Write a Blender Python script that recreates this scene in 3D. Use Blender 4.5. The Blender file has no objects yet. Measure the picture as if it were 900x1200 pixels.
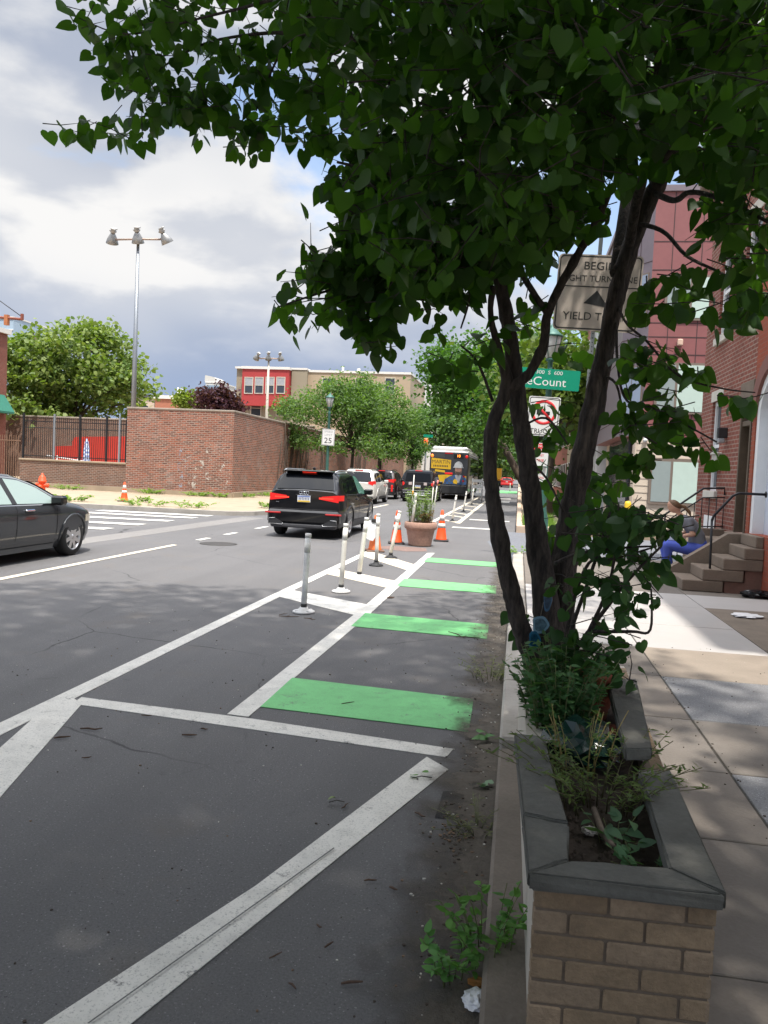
import bpy, bmesh, math, random
import numpy as np
from mathutils import Vector, Matrix
R = math.radians
random.seed(7); rng = np.random.default_rng(7)
scene = bpy.context.scene
COL = scene.collection

# ------------------------------------------------------------------ camera
CAM = bpy.data.cameras.new('camera'); cam = bpy.data.objects.new('camera', CAM); COL.objects.link(cam)
scene.camera = cam
FPX, CXP, CYP, HC = 930.0, 450.0, 600.0, 1.65
def cam_rows():
    d = np.array([608 - CXP, CYP - 559, FPX]); d /= np.linalg.norm(d)
    s, c = math.sin(R(2.6)), math.cos(R(2.6))
    t = -(d[0]*s + d[1]*c)/d[2]
    u = np.array([s, c, t]); u /= np.linalg.norm(u)
    return np.column_stack([-np.cross(d, u), d, u])
RC = cam_rows()
cam.matrix_world = Matrix(((RC[0][0], RC[1][0], -RC[2][0], 0), (RC[0][1], RC[1][1], -RC[2][1], 0), (RC[0][2], RC[1][2], -RC[2][2], HC), (0, 0, 0, 1)))
CAM.sensor_fit = 'VERTICAL'; CAM.sensor_height = 36.0; CAM.lens = 36.0*FPX/1200.0
CAM.clip_start = 0.05; CAM.clip_end = 6000
scene.render.resolution_x, scene.render.resolution_y = 768, 1024
def at(px, py, Y):                       # point seen at a photograph pixel, at street distance Y
    v = RC.T @ np.array([px - CXP, CYP - py, FPX]); k = Y/v[1]
    return Vector((v[0]*k, Y, HC + v[2]*k))

# ------------------------------------------------------------------ light
SUN_EL, SH = R(69), np.array([-0.42, 0.907])          # direction the shadows fall
scene.view_settings.view_transform = 'Standard'; scene.view_settings.look = 'None'
scene.view_settings.exposure = 1.42; scene.view_settings.gamma = 1.0
sd = bpy.data.lights.new('sun', 'SUN'); sd.energy = 2.1; sd.angle = R(1.2); sd.color = (1.0, .95, .87)
so = bpy.data.objects.new('sun', sd); COL.objects.link(so)
dirv = Vector((SH[0]*math.cos(SUN_EL), SH[1]*math.cos(SUN_EL), -math.sin(SUN_EL)))
so.rotation_euler = dirv.to_track_quat('-Z', 'Y').to_euler(); so.location = (20, -30, 60)
world = bpy.data.worlds.new('World'); scene.world = world; world.use_nodes = True
wt = world.node_tree; wt.nodes.clear()
def wn(t, **k):
    n = wt.nodes.new(t)
    for a, b in k.items(): setattr(n, a, b)
    return n
def wl(a, b): wt.links.new(a, b)
sky = wn('ShaderNodeTexSky', sky_type='NISHITA', sun_disc=False)
sky.sun_elevation = SUN_EL; sky.sun_rotation = math.atan2(-SH[0], -SH[1]); sky.air_density = 1.0; sky.dust_density = 1.0; sky.ozone_density = 1.0
bg1 = wn('ShaderNodeBackground'); bg1.inputs['Strength'].default_value = 0.10; wl(sky.outputs[0], bg1.inputs['Color'])
geo = wn('ShaderNodeTexCoord'); sep = wn('ShaderNodeSeparateXYZ'); wl(geo.outputs['Generated'], sep.inputs[0])
def wmath(op, a, b=None, clamp=False):
    n = wn('ShaderNodeMath', operation=op, use_clamp=clamp)
    for i, v in enumerate((a, b)):
        if v is None: continue
        if isinstance(v, (int, float)): n.inputs[i].default_value = v
        else: wl(v, n.inputs[i])
    return n.outputs[0]
def cloud(dz, scale, detail, rough, seed):
    c = wn('ShaderNodeCombineXYZ'); wl(sep.outputs[0], c.inputs[0]); wl(wmath('ADD', sep.outputs[1], seed), c.inputs[1]); wl(wmath('MULTIPLY', wmath('ADD', sep.outputs[2], dz), 2.1), c.inputs[2])
    n = wn('ShaderNodeTexNoise'); n.inputs['Scale'].default_value = scale; n.inputs['Detail'].default_value = detail
    n.inputs['Roughness'].default_value = rough; n.inputs['Distortion'].default_value = 0.15; wl(c.outputs[0], n.inputs['Vector'])
    return n.outputs['Fac']
def wramp(x, lo, hi):
    n = wn('ShaderNodeMapRange', interpolation_type='SMOOTHSTEP'); wl(x, n.inputs[0])
    n.inputs[1].default_value, n.inputs[2].default_value = lo, hi
    return n.outputs[0]
CS = 1.7
dens = cloud(0.0, 3.1, 9, .50, CS)
dens_up = cloud(.06, 3.1, 9, .50, CS)                  # the same clouds a little higher up: thick above means a grey base
cov = wramp(dens, .40, .50)
lit = wramp(wmath('SUBTRACT', dens, dens_up), -.05, .09)
grey = wramp(cloud(0.3, 1.6, 3, .5, 9.1), .36, .60)
cmix = wn('ShaderNodeMix', data_type='RGBA'); cmix.inputs['A'].default_value = (.53, .59, .72, 1); cmix.inputs['B'].default_value = (1.10, 1.09, 1.08, 1)
wl(wmath('ADD', wmath('MULTIPLY', lit, .62), wmath('MULTIPLY', grey, .50), True), cmix.inputs['Factor'])
low = wramp(wmath('ADD', sep.outputs[2], wmath('MULTIPLY', dens, .14)), .11, .33)    # towards the horizon the far cloud layer is blue grey
cm2 = wn('ShaderNodeMix', data_type='RGBA'); cm2.inputs['A'].default_value = (.41, .52, .75, 1)
wl(cmix.outputs['Result'], cm2.inputs['B']); wl(low, cm2.inputs['Factor'])
bg2 = wn('ShaderNodeBackground'); wl(wmath('ADD', .325, wmath('MULTIPLY', wramp(sep.outputs[2], .60, .92), 1.5)), bg2.inputs['Strength']); wl(cm2.outputs['Result'], bg2.inputs['Color'])
lo2 = wramp(sep.outputs[2], .06, .26)
covf = wmath('MAXIMUM', wmath('ADD', .22, wmath('MULTIPLY', cov, .78)), wmath('SUBTRACT', 1.0, lo2))
mx = wn('ShaderNodeMixShader'); wl(covf, mx.inputs[0]); wl(bg1.outputs[0], mx.inputs[1]); wl(bg2.outputs[0], mx.inputs[2])
wo = wn('ShaderNodeOutputWorld'); wl(mx.outputs[0], wo.inputs['Surface'])
cy = scene.cycles; cy.max_bounces = 6; cy.diffuse_bounces = 3; cy.transparent_max_bounces = 8; cy.use_denoising = True

# ------------------------------------------------------------------ materials
def new_mat(name):
    m = bpy.data.materials.new(name); m.use_nodes = True; nt = m.node_tree; nt.nodes.clear()
    o = nt.nodes.new('ShaderNodeOutputMaterial'); b = nt.nodes.new('ShaderNodeBsdfPrincipled'); nt.links.new(b.outputs[0], o.inputs['Surface'])
    return m, nt, b, o
def rgba(c): return (c[0], c[1], c[2], 1.0)
def vary(c, k): return tuple(min(1, max(0, x*k)) for x in c)
def noise(nt, co, scale, detail=4, rough=.55):
    n = nt.nodes.new('ShaderNodeTexNoise'); n.inputs['Scale'].default_value = scale; n.inputs['Detail'].default_value = detail; n.inputs['Roughness'].default_value = rough
    if co is not None: nt.links.new(co, n.inputs['Vector'])
    return n.outputs['Fac']
def ramp(nt, f, lo, hi):
    n = nt.nodes.new('ShaderNodeMapRange'); nt.links.new(f, n.inputs[0]); n.inputs[1].default_value = lo; n.inputs[2].default_value = hi
    return n.outputs[0]
def mixc(nt, f, a, b, mode='MIX'):
    n = nt.nodes.new('ShaderNodeMix'); n.data_type = 'RGBA'; n.blend_type = mode
    for s, v in (('Factor', f), ('A', a), ('B', b)):
        if isinstance(v, (int, float)): n.inputs[s].default_value = v
        elif isinstance(v, tuple): n.inputs[s].default_value = rgba(v)
        else: nt.links.new(v, n.inputs[s])
    return n.outputs['Result']
def coords(nt, kind='Object'):
    return nt.nodes.new('ShaderNodeTexCoord').outputs[kind]
def bump(nt, b, h, strength=.3, dist=.01):
    n = nt.nodes.new('ShaderNodeBump'); n.inputs['Strength'].default_value = strength; n.inputs['Distance'].default_value = dist
    nt.links.new(h, n.inputs['Height']); nt.links.new(n.outputs[0], b.inputs['Normal'])
MATS = {}
def M(name, col=(.5, .5, .5), rough=.6, metal=0.0, var=.15, scale=6, fine=60, bmp=.0, coat=0.0, spec=.5, dirt=0.0, dirtcol=(.10, .085, .065)):
    if name in MATS: return MATS[name]
    m, nt, b, o = new_mat(name); co = coords(nt)
    c = mixc(nt, ramp(nt, noise(nt, co, scale), .3, .7), vary(col, 1-var), vary(col, 1+var))
    if fine: c = mixc(nt, ramp(nt, noise(nt, co, fine, 2), .35, .65), c, vary(col, 1-var*.5), 'MIX') if var == 0 else mixc(nt, .35, c, mixc(nt, ramp(nt, noise(nt, co, fine, 3), .35, .65), vary(col, 1-var), vary(col, 1+var)))
    if dirt: c = mixc(nt, mixf(nt, ramp(nt, noise(nt, co, scale*.7, 6, .65), .48, .72), dirt), c, dirtcol)
    nt.links.new(c, b.inputs['Base Color'])
    b.inputs['Roughness'].default_value = rough; b.inputs['Metallic'].default_value = metal
    b.inputs['Coat Weight'].default_value = coat; b.inputs['Coat Roughness'].default_value = .04; b.inputs['Specular IOR Level'].default_value = spec
    if bmp: bump(nt, b, noise(nt, co, (fine or scale*8)*.6, 7, .68), bmp, .012)
    MATS[name] = m; return m
def mixf(nt, f, k):
    n = nt.nodes.new('ShaderNodeMath'); n.operation = 'MULTIPLY'; nt.links.new(f, n.inputs[0]); n.inputs[1].default_value = k
    return n.outputs[0]
def emit(name, col, strength, base=None):
    if name in MATS: return MATS[name]
    m, nt, b, o = new_mat(name); b.inputs['Base Color'].default_value = rgba(base or col); b.inputs['Emission Color'].default_value = rgba(col); b.inputs['Emission Strength'].default_value = strength
    b.inputs['Roughness'].default_value = .3; MATS[name] = m; return m
def glass(name, col=(.02, .025, .03), rough=.05, alpha=1.0, spec=.45):
    if name in MATS: return MATS[name]
    m, nt, b, o = new_mat(name); b.inputs['Base Color'].default_value = rgba(col); b.inputs['Roughness'].default_value = rough; b.inputs['Specular IOR Level'].default_value = spec
    if alpha < 1: b.inputs['Alpha'].default_value = alpha
    MATS[name] = m; return m
def brick_mat(name, c1, c2, mortar, bw=.215, bh=.075, ms=.010, pale=.0, bmp=.5, stain=.35):
    if name in MATS: return MATS[name]
    m, nt, b, o = new_mat(name); co = coords(nt); s = nt.nodes.new('ShaderNodeSeparateXYZ'); nt.links.new(co, s.inputs[0])
    a = nt.nodes.new('ShaderNodeMath'); a.operation = 'ADD'; nt.links.new(s.outputs[0], a.inputs[0]); nt.links.new(s.outputs[1], a.inputs[1])
    c = nt.nodes.new('ShaderNodeCombineXYZ'); nt.links.new(a.outputs[0], c.inputs[0]); nt.links.new(s.outputs[2], c.inputs[1])
    t = nt.nodes.new('ShaderNodeTexBrick'); nt.links.new(c.outputs[0], t.inputs['Vector'])
    t.inputs['Scale'].default_value = 1.0; t.inputs['Brick Width'].default_value = bw; t.inputs['Row Height'].default_value = bh; t.inputs['Mortar Size'].default_value = ms
    t.inputs['Color1'].default_value = rgba(c1); t.inputs['Color2'].default_value = rgba(c2); t.inputs['Mortar'].default_value = rgba(mortar); t.inputs['Mortar Smooth'].default_value = .2; t.inputs['Bias'].default_value = 0
    c3 = mixc(nt, ramp(nt, noise(nt, co, 1.3, 6, .65), .42, .68), t.outputs['Color'], vary(c1, .45))
    n = mixc(nt, stain, t.outputs['Color'], c3)
    n = mixc(nt, mixf(nt, ramp(nt, noise(nt, co, .9, 7, .7), .55, .72), pale), n, (.42, .38, .34))
    n = mixc(nt, .25, n, mixc(nt, noise(nt, co, 35, 3), vary(c1, .5), vary(c2, 1.5)))
    nt.links.new(n, b.inputs['Base Color']); b.inputs['Roughness'].default_value = .88; b.inputs['Specular IOR Level'].default_value = .25
    inv = nt.nodes.new('ShaderNodeMath'); inv.operation = 'SUBTRACT'; inv.inputs[0].default_value = 1; nt.links.new(t.outputs['Fac'], inv.inputs[1])
    ad = nt.nodes.new('ShaderNodeMath'); ad.operation = 'ADD'; nt.links.new(inv.outputs[0], ad.inputs[0]); nt.links.new(mixf(nt, noise(nt, co, 60, 3), .4), ad.inputs[1])
    bump(nt, b, ad.outputs[0], bmp, .008)
    MATS[name] = m; return m
def leaf_mat(name, c1, c2, trans=.35, rough=.5, scale=3.0, tcol=None):
    if name in MATS: return MATS[name]
    m, nt, b, o = new_mat(name); co = coords(nt)
    info = nt.nodes.new('ShaderNodeAttribute'); info.attribute_name = 'leafvar'
    f = mixc(nt, .35, info.outputs['Color'], noise(nt, co, scale, 3))
    c = mixc(nt, f, c1, c2)
    nt.links.new(c, b.inputs['Base Color']); b.inputs['Roughness'].default_value = rough; b.inputs['Specular IOR Level'].default_value = .22
    tr = nt.nodes.new('ShaderNodeBsdfTranslucent'); nt.links.new(mixc(nt, f, tcol or (c1[0]*1.9, c1[1]*2.2, c1[2]*.6), tcol or (c2[0]*1.9, c2[1]*2.2, c2[2]*.6)), tr.inputs[0])
    mx = nt.nodes.new('ShaderNodeMixShader'); mx.inputs[0].default_value = trans; nt.links.new(b.outputs[0], mx.inputs[1]); nt.links.new(tr.outputs[0], mx.inputs[2]); nt.links.new(mx.outputs[0], o.inputs['Surface'])
    MATS[name] = m; return m

# ------------------------------------------------------------------ mesh building
class MB:
    def __init__(s): s.v = []; s.f = []; s.mi = []; s.sm = []
    def add(s, vs, fs, mi=0, smooth=False):
        n = len(s.v); s.v += [tuple(v) for v in vs]
        for f in fs: s.f.append(tuple(i + n for i in f)); s.mi.append(mi); s.sm.append(smooth)
        return s
    def box(s, x0, x1, y0, y1, z0, z1, mi=0, mat=None):
        vs = [(x, y, z) for z in (z0, z1) for y in (y0, y1) for x in (x0, x1)]
        if mat is not None: vs = [tuple(mat @ Vector(v)) for v in vs]
        return s.add(vs, [(0, 2, 3, 1), (4, 5, 7, 6), (0, 1, 5, 4), (2, 6, 7, 3), (0, 4, 6, 2), (1, 3, 7, 5)], mi)
    def bbox(s, x0, x1, y0, y1, z0, z1, r=.01, mi=0, mat=None):          # box with chamfered edges
        pts = []
        for sx, X, x in ((1, x0, x0), (-1, x1, x1)):
            for sy, y in ((1, y0), (-1, y1)):
                for sz, z in ((1, z0), (-1, z1)):
                    pts.append([(x, y+sy*r, z+sz*r), (x+sx*r, y, z+sz*r), (x+sx*r, y+sy*r, z)])
        bm = bmesh.new()
        for p in pts:
            for q in p: bm.verts.new(q)
        bmesh.ops.convex_hull(bm, input=bm.verts[:])
        bm.verts.index_update(); vs = [tuple(mat @ v.co) if mat is not None else tuple(v.co) for v in bm.verts]; fs = [[v.index for v in f.verts] for f in bm.faces]
        bm.free(); return s.add(vs, fs, mi)
    def quad(s, a, b, c, d, mi=0): return s.add([a, b, c, d], [(0, 1, 2, 3)], mi)
    def poly(s, pts, mi=0): return s.add(pts, [tuple(range(len(pts)))], mi)
    def prism(s, pts, ax, a0, a1, mi=0):         # 2-D outline pushed along axis ax ('x','y','z')
        def P(p, a): return {'x': (a, p[0], p[1]), 'y': (p[0], a, p[1]), 'z': (p[0], p[1], a)}[ax]
        n = len(pts)
        vs = [P(p, a0) for p in pts] + [P(p, a1) for p in pts]
        fs = [tuple(range(n))[::-1], tuple(range(n, 2*n))] + [(i, (i+1) % n, n+(i+1) % n, n+i) for i in range(n)]
        return s.add(vs, fs, mi)
    def tube(s, pts, rad, n=8, mi=0, caps=True, smooth=True):
        pts = [Vector(p) for p in pts]; k = len(pts)
        if not isinstance(rad, (list, tuple)): rad = [rad]*k
        ref = None; vs = []; fs = []
        for i, p in enumerate(pts):
            t = (pts[min(i+1, k-1)] - pts[max(i-1, 0)]); t = t.normalized() if t.length > 1e-9 else Vector((0, 0, 1))
            if ref is None: ref = Vector((1, 0, 0)) if abs(t.x) < .8 else Vector((0, 1, 0))
            ref = (ref - t*ref.dot(t)); ref = ref.normalized() if ref.length > 1e-6 else t.orthogonal().normalized()
            b = t.cross(ref)
            for j in range(n):
                a = 2*math.pi*j/n; vs.append(tuple(p + (ref*math.cos(a) + b*math.sin(a))*rad[i]))
        for i in range(k-1):
            for j in range(n): fs.append((i*n+j, i*n+(j+1) % n, (i+1)*n+(j+1) % n, (i+1)*n+j))
        if caps: fs += [tuple(range(n))[::-1], tuple(range((k-1)*n, k*n))]
        return s.add(vs, fs, mi, smooth)
    def lathe(s, prof, n=20, c=(0, 0, 0), axis='z', mi=0, smooth=True, sx=1, sy=1, caps=True):
        vs = []; fs = []; k = len(prof)
        for r, h in prof:
            for j in range(n):
                a = 2*math.pi*j/n; p = (r*math.cos(a)*sx, r*math.sin(a)*sy, h)
                if axis == 'x': p = (p[2], p[0], p[1])
                if axis == 'y': p = (p[0], p[2], p[1])
                vs.append((p[0]+c[0], p[1]+c[1], p[2]+c[2]))
        for i in range(k-1):
            for j in range(n): fs.append((i*n+j, i*n+(j+1) % n, (i+1)*n+(j+1) % n, (i+1)*n+j))
        if caps and prof[0][0] > 1e-5: fs.append(tuple(range(n))[::-1])
        if caps and prof[-1][0] > 1e-5: fs.append(tuple(range((k-1)*n, k*n)))
        return s.add(vs, fs, mi, smooth)
    def torus(s, R0, r, c, axis='y', n=20, m=6, mi=0):
        vs = []; fs = []
        for i in range(n):
            a = 2*math.pi*i/n
            for j in range(m):
                b = 2*math.pi*j/m; q = (R0 + r*math.cos(b)); p = (q*math.cos(a), q*math.sin(a), r*math.sin(b))
                p = {'z': p, 'y': (p[0], p[2], p[1]), 'x': (p[2], p[0], p[1])}[axis]
                vs.append((p[0]+c[0], p[1]+c[1], p[2]+c[2]))
        for i in range(n):
            for j in range(m): fs.append((i*m+j, ((i+1) % n)*m+j, ((i+1) % n)*m+(j+1) % m, i*m+(j+1) % m))
        return s.add(vs, fs, mi, True)
    def build(s, name, mats, parent=None, fix=True, off=None):
        me = bpy.data.meshes.new(name); v = s.v
        if off is not None: v = [(a-off[0], b-off[1], c-off[2]) for a, b, c in v]
        me.from_pydata(v, [], s.f)
        if not isinstance(mats, (list, tuple)): mats = [mats]
        for m in mats: me.materials.append(m)
        me.polygons.foreach_set('material_index', s.mi); me.polygons.foreach_set('use_smooth', s.sm)
        if fix:
            bm = bmesh.new(); bm.from_mesh(me); bmesh.ops.recalc_face_normals(bm, faces=bm.faces[:]); bm.to_mesh(me); bm.free()
        me.update(); o = bpy.data.objects.new(name, me); COL.objects.link(o)
        if parent is not None: o.parent = parent
        return o
def tag(o, label, cat, group=None, kind=None):
    o['label'] = label; o['category'] = cat
    if group: o['group'] = group
    if kind: o['kind'] = kind
    return o
def thing(name, label, cat, loc=(0, 0, 0), rotz=0, group=None):
    o = bpy.data.objects.new(name, None); COL.objects.link(o); o.location = loc; o.rotation_euler = (0, 0, rotz); o.empty_display_size = .2
    return tag(o, label, cat, group)
def struct(o): o['kind'] = 'structure'; return o
def stuff(o, label, cat): return tag(o, label, cat, None, 'stuff')
def copy_tree(o, parent=None):
    c = o.copy(); COL.objects.link(c); c.parent = parent
    for ch in list(o.children): copy_tree(ch, c)
    return c
def solid_eval(o):                                  # bake modifiers into the mesh
    dg = bpy.context.evaluated_depsgraph_get(); me = bpy.data.meshes.new_from_object(o.evaluated_get(dg)); o.modifiers.clear(); o.data = me
    return o
def lettering(txt, size, mat, parent, loc, rot=(R(90), 0, 0), name='lettering', ext=.002, align='CENTER', sx=1.0):
    cu_ = bpy.data.curves.new('txt', 'FONT'); cu_.body = txt; cu_.size = size; cu_.extrude = ext; cu_.align_x = align; cu_.align_y = 'CENTER'; cu_.resolution_u = 3
    t = bpy.data.objects.new('txt', cu_); COL.objects.link(t)
    dg = bpy.context.evaluated_depsgraph_get(); me = bpy.data.meshes.new_from_object(t.evaluated_get(dg)); bpy.data.objects.remove(t)
    me.materials.clear(); me.materials.append(mat); me.name = name
    o = bpy.data.objects.new(name, me); COL.objects.link(o); o.parent = parent; o.location = loc; o.rotation_euler = rot; o.scale = (sx, 1, 1)
    return o
def leaves(pos, tip, nor, size, template, mat, name, parent, off=(0, 0, 0), fold=.25, curl=.2):
    """many leaf blades: template = outline right half [(w, l)...] from base to tip, blade folded along the midrib"""
    n = len(pos); T = np.array(template); k = len(T)
    tip = tip/np.linalg.norm(tip, axis=1, keepdims=True); nor = nor - tip*np.sum(nor*tip, axis=1, keepdims=True); nor /= (np.linalg.norm(nor, axis=1, keepdims=True)+1e-9)
    side = np.cross(tip, nor)
    # verts: midrib base, midrib mid, tip ; right k ; left k
    mid = np.array([(0, T[0, 1]*0+.0, 0), (0, .5, 0), (0, 1, 0)])
    loc = [(0, .08, 0), (0, .52, .03), (0, 1.0, -curl)]
    loc += [(w, l, w*fold - curl*l*l) for w, l in T] + [(-w, l, w*fold - curl*l*l) for w, l in T]
    loc = np.array(loc); m = len(loc)
    fz = np.repeat((rng.random(n)*2.2-.5)[:, None], m, axis=1)
    lx = loc[None, :, 0]*(.78+.36*rng.random(n))[:, None] + (rng.normal(size=n)*.13)[:, None]*(loc[None, :, 1]**2)
    P = pos[:, None, :] + size[:, None, None]*(side[:, None, :]*lx[:, :, None] + tip[:, None, :]*loc[None, :, 1:2] + nor[:, None, :]*(loc[None, :, 2]*fz)[:, :, None])
    P = P.reshape(-1, 3) - np.array(off)
    h = k//2
    Rr = list(range(3, 3+k)); Ll = list(range(3+k, 3+2*k))
    F = [[0] + Rr[:h+1] + [1], [1] + Rr[h:] + [2], [1] + Ll[:h+1][::-1] + [0], [2] + Ll[h:][::-1] + [1]]
    tot = []; lens = []
    for f in F: tot += f; lens.append(len(f))
    base = np.array(tot); li = (np.arange(n)[:, None]*m + base[None, :]).reshape(-1); ln = np.tile(np.array(lens), n)
    me = bpy.data.meshes.new(name); me.vertices.add(n*m); me.vertices.foreach_set('co', P.reshape(-1).astype(np.float32))
    me.loops.add(len(li)); me.loops.foreach_set('vertex_index', li.astype(np.int32))
    me.polygons.add(len(ln)); st = np.concatenate([[0], np.cumsum(ln)[:-1]]); me.polygons.foreach_set('loop_start', st.astype(np.int32))
    me.materials.append(mat); me.update(calc_edges=True)
    at_ = me.attributes.new('leafvar', 'FLOAT', 'POINT'); at_.data.foreach_set('value', np.repeat(rng.random(n), m).astype(np.float32))
    me.polygons.foreach_set('use_smooth', np.ones(len(ln), dtype=bool))
    o = bpy.data.objects.new(name, me); COL.objects.link(o)
    if parent is not None: o.parent = parent
    return o
HEART = [(.10, -.03), (.30, -.06), (.47, .12), (.50, .33), (.40, .58), (.17, .84)]
OVAL = [(.12, .06), (.24, .22), (.26, .45), (.18, .72)]
QUADL = [(.34, .12), (.36, .62)]
def rvec(n): v = rng.normal(size=(n, 3)); return v/np.linalg.norm(v, axis=1, keepdims=True)
# ================================================================== ground, road, kerbs, pavements
def asphalt(name, col, speck=.5, stain=(.16, .135, .11), st=.0, cracks=0.0):
    if name in MATS: return MATS[name]
    m, nt, b, o = new_mat(name); co = coords(nt)
    c = mixc(nt, ramp(nt, noise(nt, co, .55, 6, .6), .3, .7), vary(col, .80), vary(col, 1.2))
    c = mixc(nt, .6, c, mixc(nt, ramp(nt, noise(nt, co, 110, 4, .75), .3, .7), vary(col, 1-speck), vary(col, 1+speck)))
    c = mixc(nt, ramp(nt, noise(nt, co, 85, 2, .5), .66, .70), c, vary(col, 2.2)); c = mixc(nt, ramp(nt, noise(nt, co, 60, 2, .5), .69, .73), c, vary(col, .35))
    c = mixc(nt, mixf(nt, ramp(nt, noise(nt, co, 1.1, 8, .7), .56, .70), .45), c, vary(stain, .9))
    c = mixc(nt, mixf(nt, ramp(nt, noise(nt, co, 3.7, 6, .7), .64, .72), .55), c, vary(col, .55))
    if st:                                              # tyre-polished and oil-darkened strips run along the lane
        s = nt.nodes.new('ShaderNodeMapping'); nt.links.new(co, s.inputs[0]); s.inputs['Scale'].default_value = (1.4, .06, 1)
        c = mixc(nt, mixf(nt, ramp(nt, noise(nt, s.outputs[0], 1.0, 4, .6), .45, .65), st), c, vary(col, .7))
    if cracks:                                          # thin wandering cracks, broken up so that they come and go
        v = nt.nodes.new('ShaderNodeTexVoronoi'); v.feature = 'DISTANCE_TO_EDGE'; v.inputs['Scale'].default_value = .42
        w = nt.nodes.new('ShaderNodeMix'); w.data_type = 'VECTOR'; w.inputs['Factor'].default_value = .12; nt.links.new(co, w.inputs['A'])
        nn = nt.nodes.new('ShaderNodeTexNoise'); nn.inputs['Scale'].default_value = 2.5; nn.inputs['Detail'].default_value = 8; nt.links.new(co, nn.inputs['Vector']); nt.links.new(nn.outputs['Color'], w.inputs['B']); nt.links.new(w.outputs['Result'], v.inputs['Vector'])
        k = mixc(nt, ramp(nt, v.outputs['Distance'], .0012, .004), (1, 1, 1), (0, 0, 0)); k = mixc(nt, ramp(nt, noise(nt, co, .5, 3), .48, .56), (0, 0, 0), k)
        kk = nt.nodes.new('ShaderNodeRGBToBW'); nt.links.new(k, kk.inputs[0]); c = mixc(nt, mixf(nt, kk.outputs[0], cracks), c, vary(col, .3))
    nt.links.new(c, b.inputs['Base Color']); b.inputs['Roughness'].default_value = .85; b.inputs['Specular IOR Level'].default_value = .3
    bump(nt, b, noise(nt, co, 110, 4, .75), .7, .008)
    MATS[name] = m; return m
ASPH = asphalt('asphalt', (.132, .128, .128), st=.3, cracks=.8)
ASPH2 = asphalt('asphalt_old', (.20, .19, .18))
def paint_mat(name, col, wear_col, lo, hi, sc=9):
    m, nt, b, o = new_mat(name); co = coords(nt)
    c = mixc(nt, noise(nt, co, 2.2, 5), vary(col, .84), vary(col, 1.08)); c = mixc(nt, mixf(nt, ramp(nt, noise(nt, co, 6, 8, .7), .45, .7), .45), c, vary(col, .55)); c = mixc(nt, mixf(nt, ramp(nt, noise(nt, co, 120, 3, .6), .55, .68), .5), c, wear_col)
    w = nt.nodes.new('ShaderNodeMath'); w.operation = 'ADD'; nt.links.new(mixf(nt, noise(nt, co, sc, 8, .72), .75), w.inputs[0]); nt.links.new(mixf(nt, noise(nt, co, 90, 3, .6), .25), w.inputs[1])
    c = mixc(nt, ramp(nt, w.outputs[0], lo, hi), c, wear_col)
    nt.links.new(c, b.inputs['Base Color']); b.inputs['Roughness'].default_value = .7; bump(nt, b, noise(nt, co, 130, 3), .3, .004)
    MATS[name] = m; return m
WHITE = paint_mat('road_paint_white', (.70, .67, .61), (.12, .115, .11), .575, .66)
CREAM = paint_mat('road_paint_cream', (.70, .62, .49), (.14, .13, .12), .60, .69)
GREEN = paint_mat('road_paint_green', (.17, .53, .19), (.12, .14, .11), .56, .68, 5)
CONC = M('concrete', (.152, .133, .115), .9, var=.14, scale=2.5, fine=70, bmp=.35, dirt=.6, dirtcol=(.085, .07, .055))  # base colour lowered to hold the near slabs' tree shade, besides the dirt mottling
SAND = M('sandy_concrete', (.34, .265, .185), .9, var=.14, scale=1.5, fine=60, bmp=.2, dirt=.3, dirtcol=(.22, .18, .12))
JOINT = M('joint_dirt', (.055, .048, .04), .95)

g = MB(); g.quad((-2500, -2500, -.25), (2500, -2500, -.25), (2500, 2500, -.25), (-2500, 2500, -.25))
struct(g.build('ground', M('earth', (.16, .14, .10), .95, scale=.05, fine=2)))
g = MB(); g.box(-9.9, -.02, -40, 420, -.24, 0); g.box(-70, -9.9, 13.2, 23.9, -.24, 0); g.box(-.02, 60, 16.6, 23.75, -.24, -.004)
struct(g.build('road', ASPH))
# lighter concrete gutter band at the mouth of the side street
def sheet(name, pts, mat, z, thick=.0):
    m = MB(); m.poly([(x, y, z) for x, y in pts]); return struct(m.build(name, mat))
sheet('gutter', [(-8.75, 12.6), (-8.15, 12.4), (-7.75, 23.9), (-8.5, 23.9)], ASPH2, .003)
sheet('alley_patch', [(-.3, 16.3), (4.5, 16.65), (4.5, 23.6), (-.25, 23.9), (-.7, 20)], asphalt('asphalt_patch', (.15, .155, .17)), .003)
# tar seam and dark repair patch beside the kerb
sheet('road_patch', [(-.31, 3.72), (-.13, 3.76), (-.10, 4.12), (-.30, 4.05)], asphalt('asphalt_black', (.028, .028, .03)), .0035)
# ---- painted markings
zm = [.004]
def mark(pts, mat=WHITE, name='road_marking'):
    zm[0] += .0003; m = MB(); m.prism(list(pts), 'z', zm[0]-.0035, zm[0]); return struct(m.build(name, mat))
mark([(-3.06, 1.0), (-2.92, 1.0), (-2.90, 9), (-2.84, 16.0), (-2.97, 16.5), (-3.04, 9)])
mark([(-2.94, 4.95), (-2.80, 4.84), (-1.55, .6), (-1.78, .6), (-2.78, 3.95), (-2.95, 4.6)])
mark([(-2.88, 4.97), (-2.86, 4.82), (-.33, 4.55), (-.30, 4.70), (-1.62, 4.88)])
mark([(-.44, 4.52), (-.30, 4.36), (-1.42, .9), (-1.64, .9), (-1.27, 2.05), (-.93, 2.92)])
sheet_g = [(-1.150, 2.06), (-1.144, 2.06), (-.70, 3.28), (-.704, 3.29)]
mark([(-1.81, 4.92), (-1.66, 4.91), (-1.60, 9), (-1.63, 16.3), (-1.77, 16.2), (-1.76, 9)])
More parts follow.
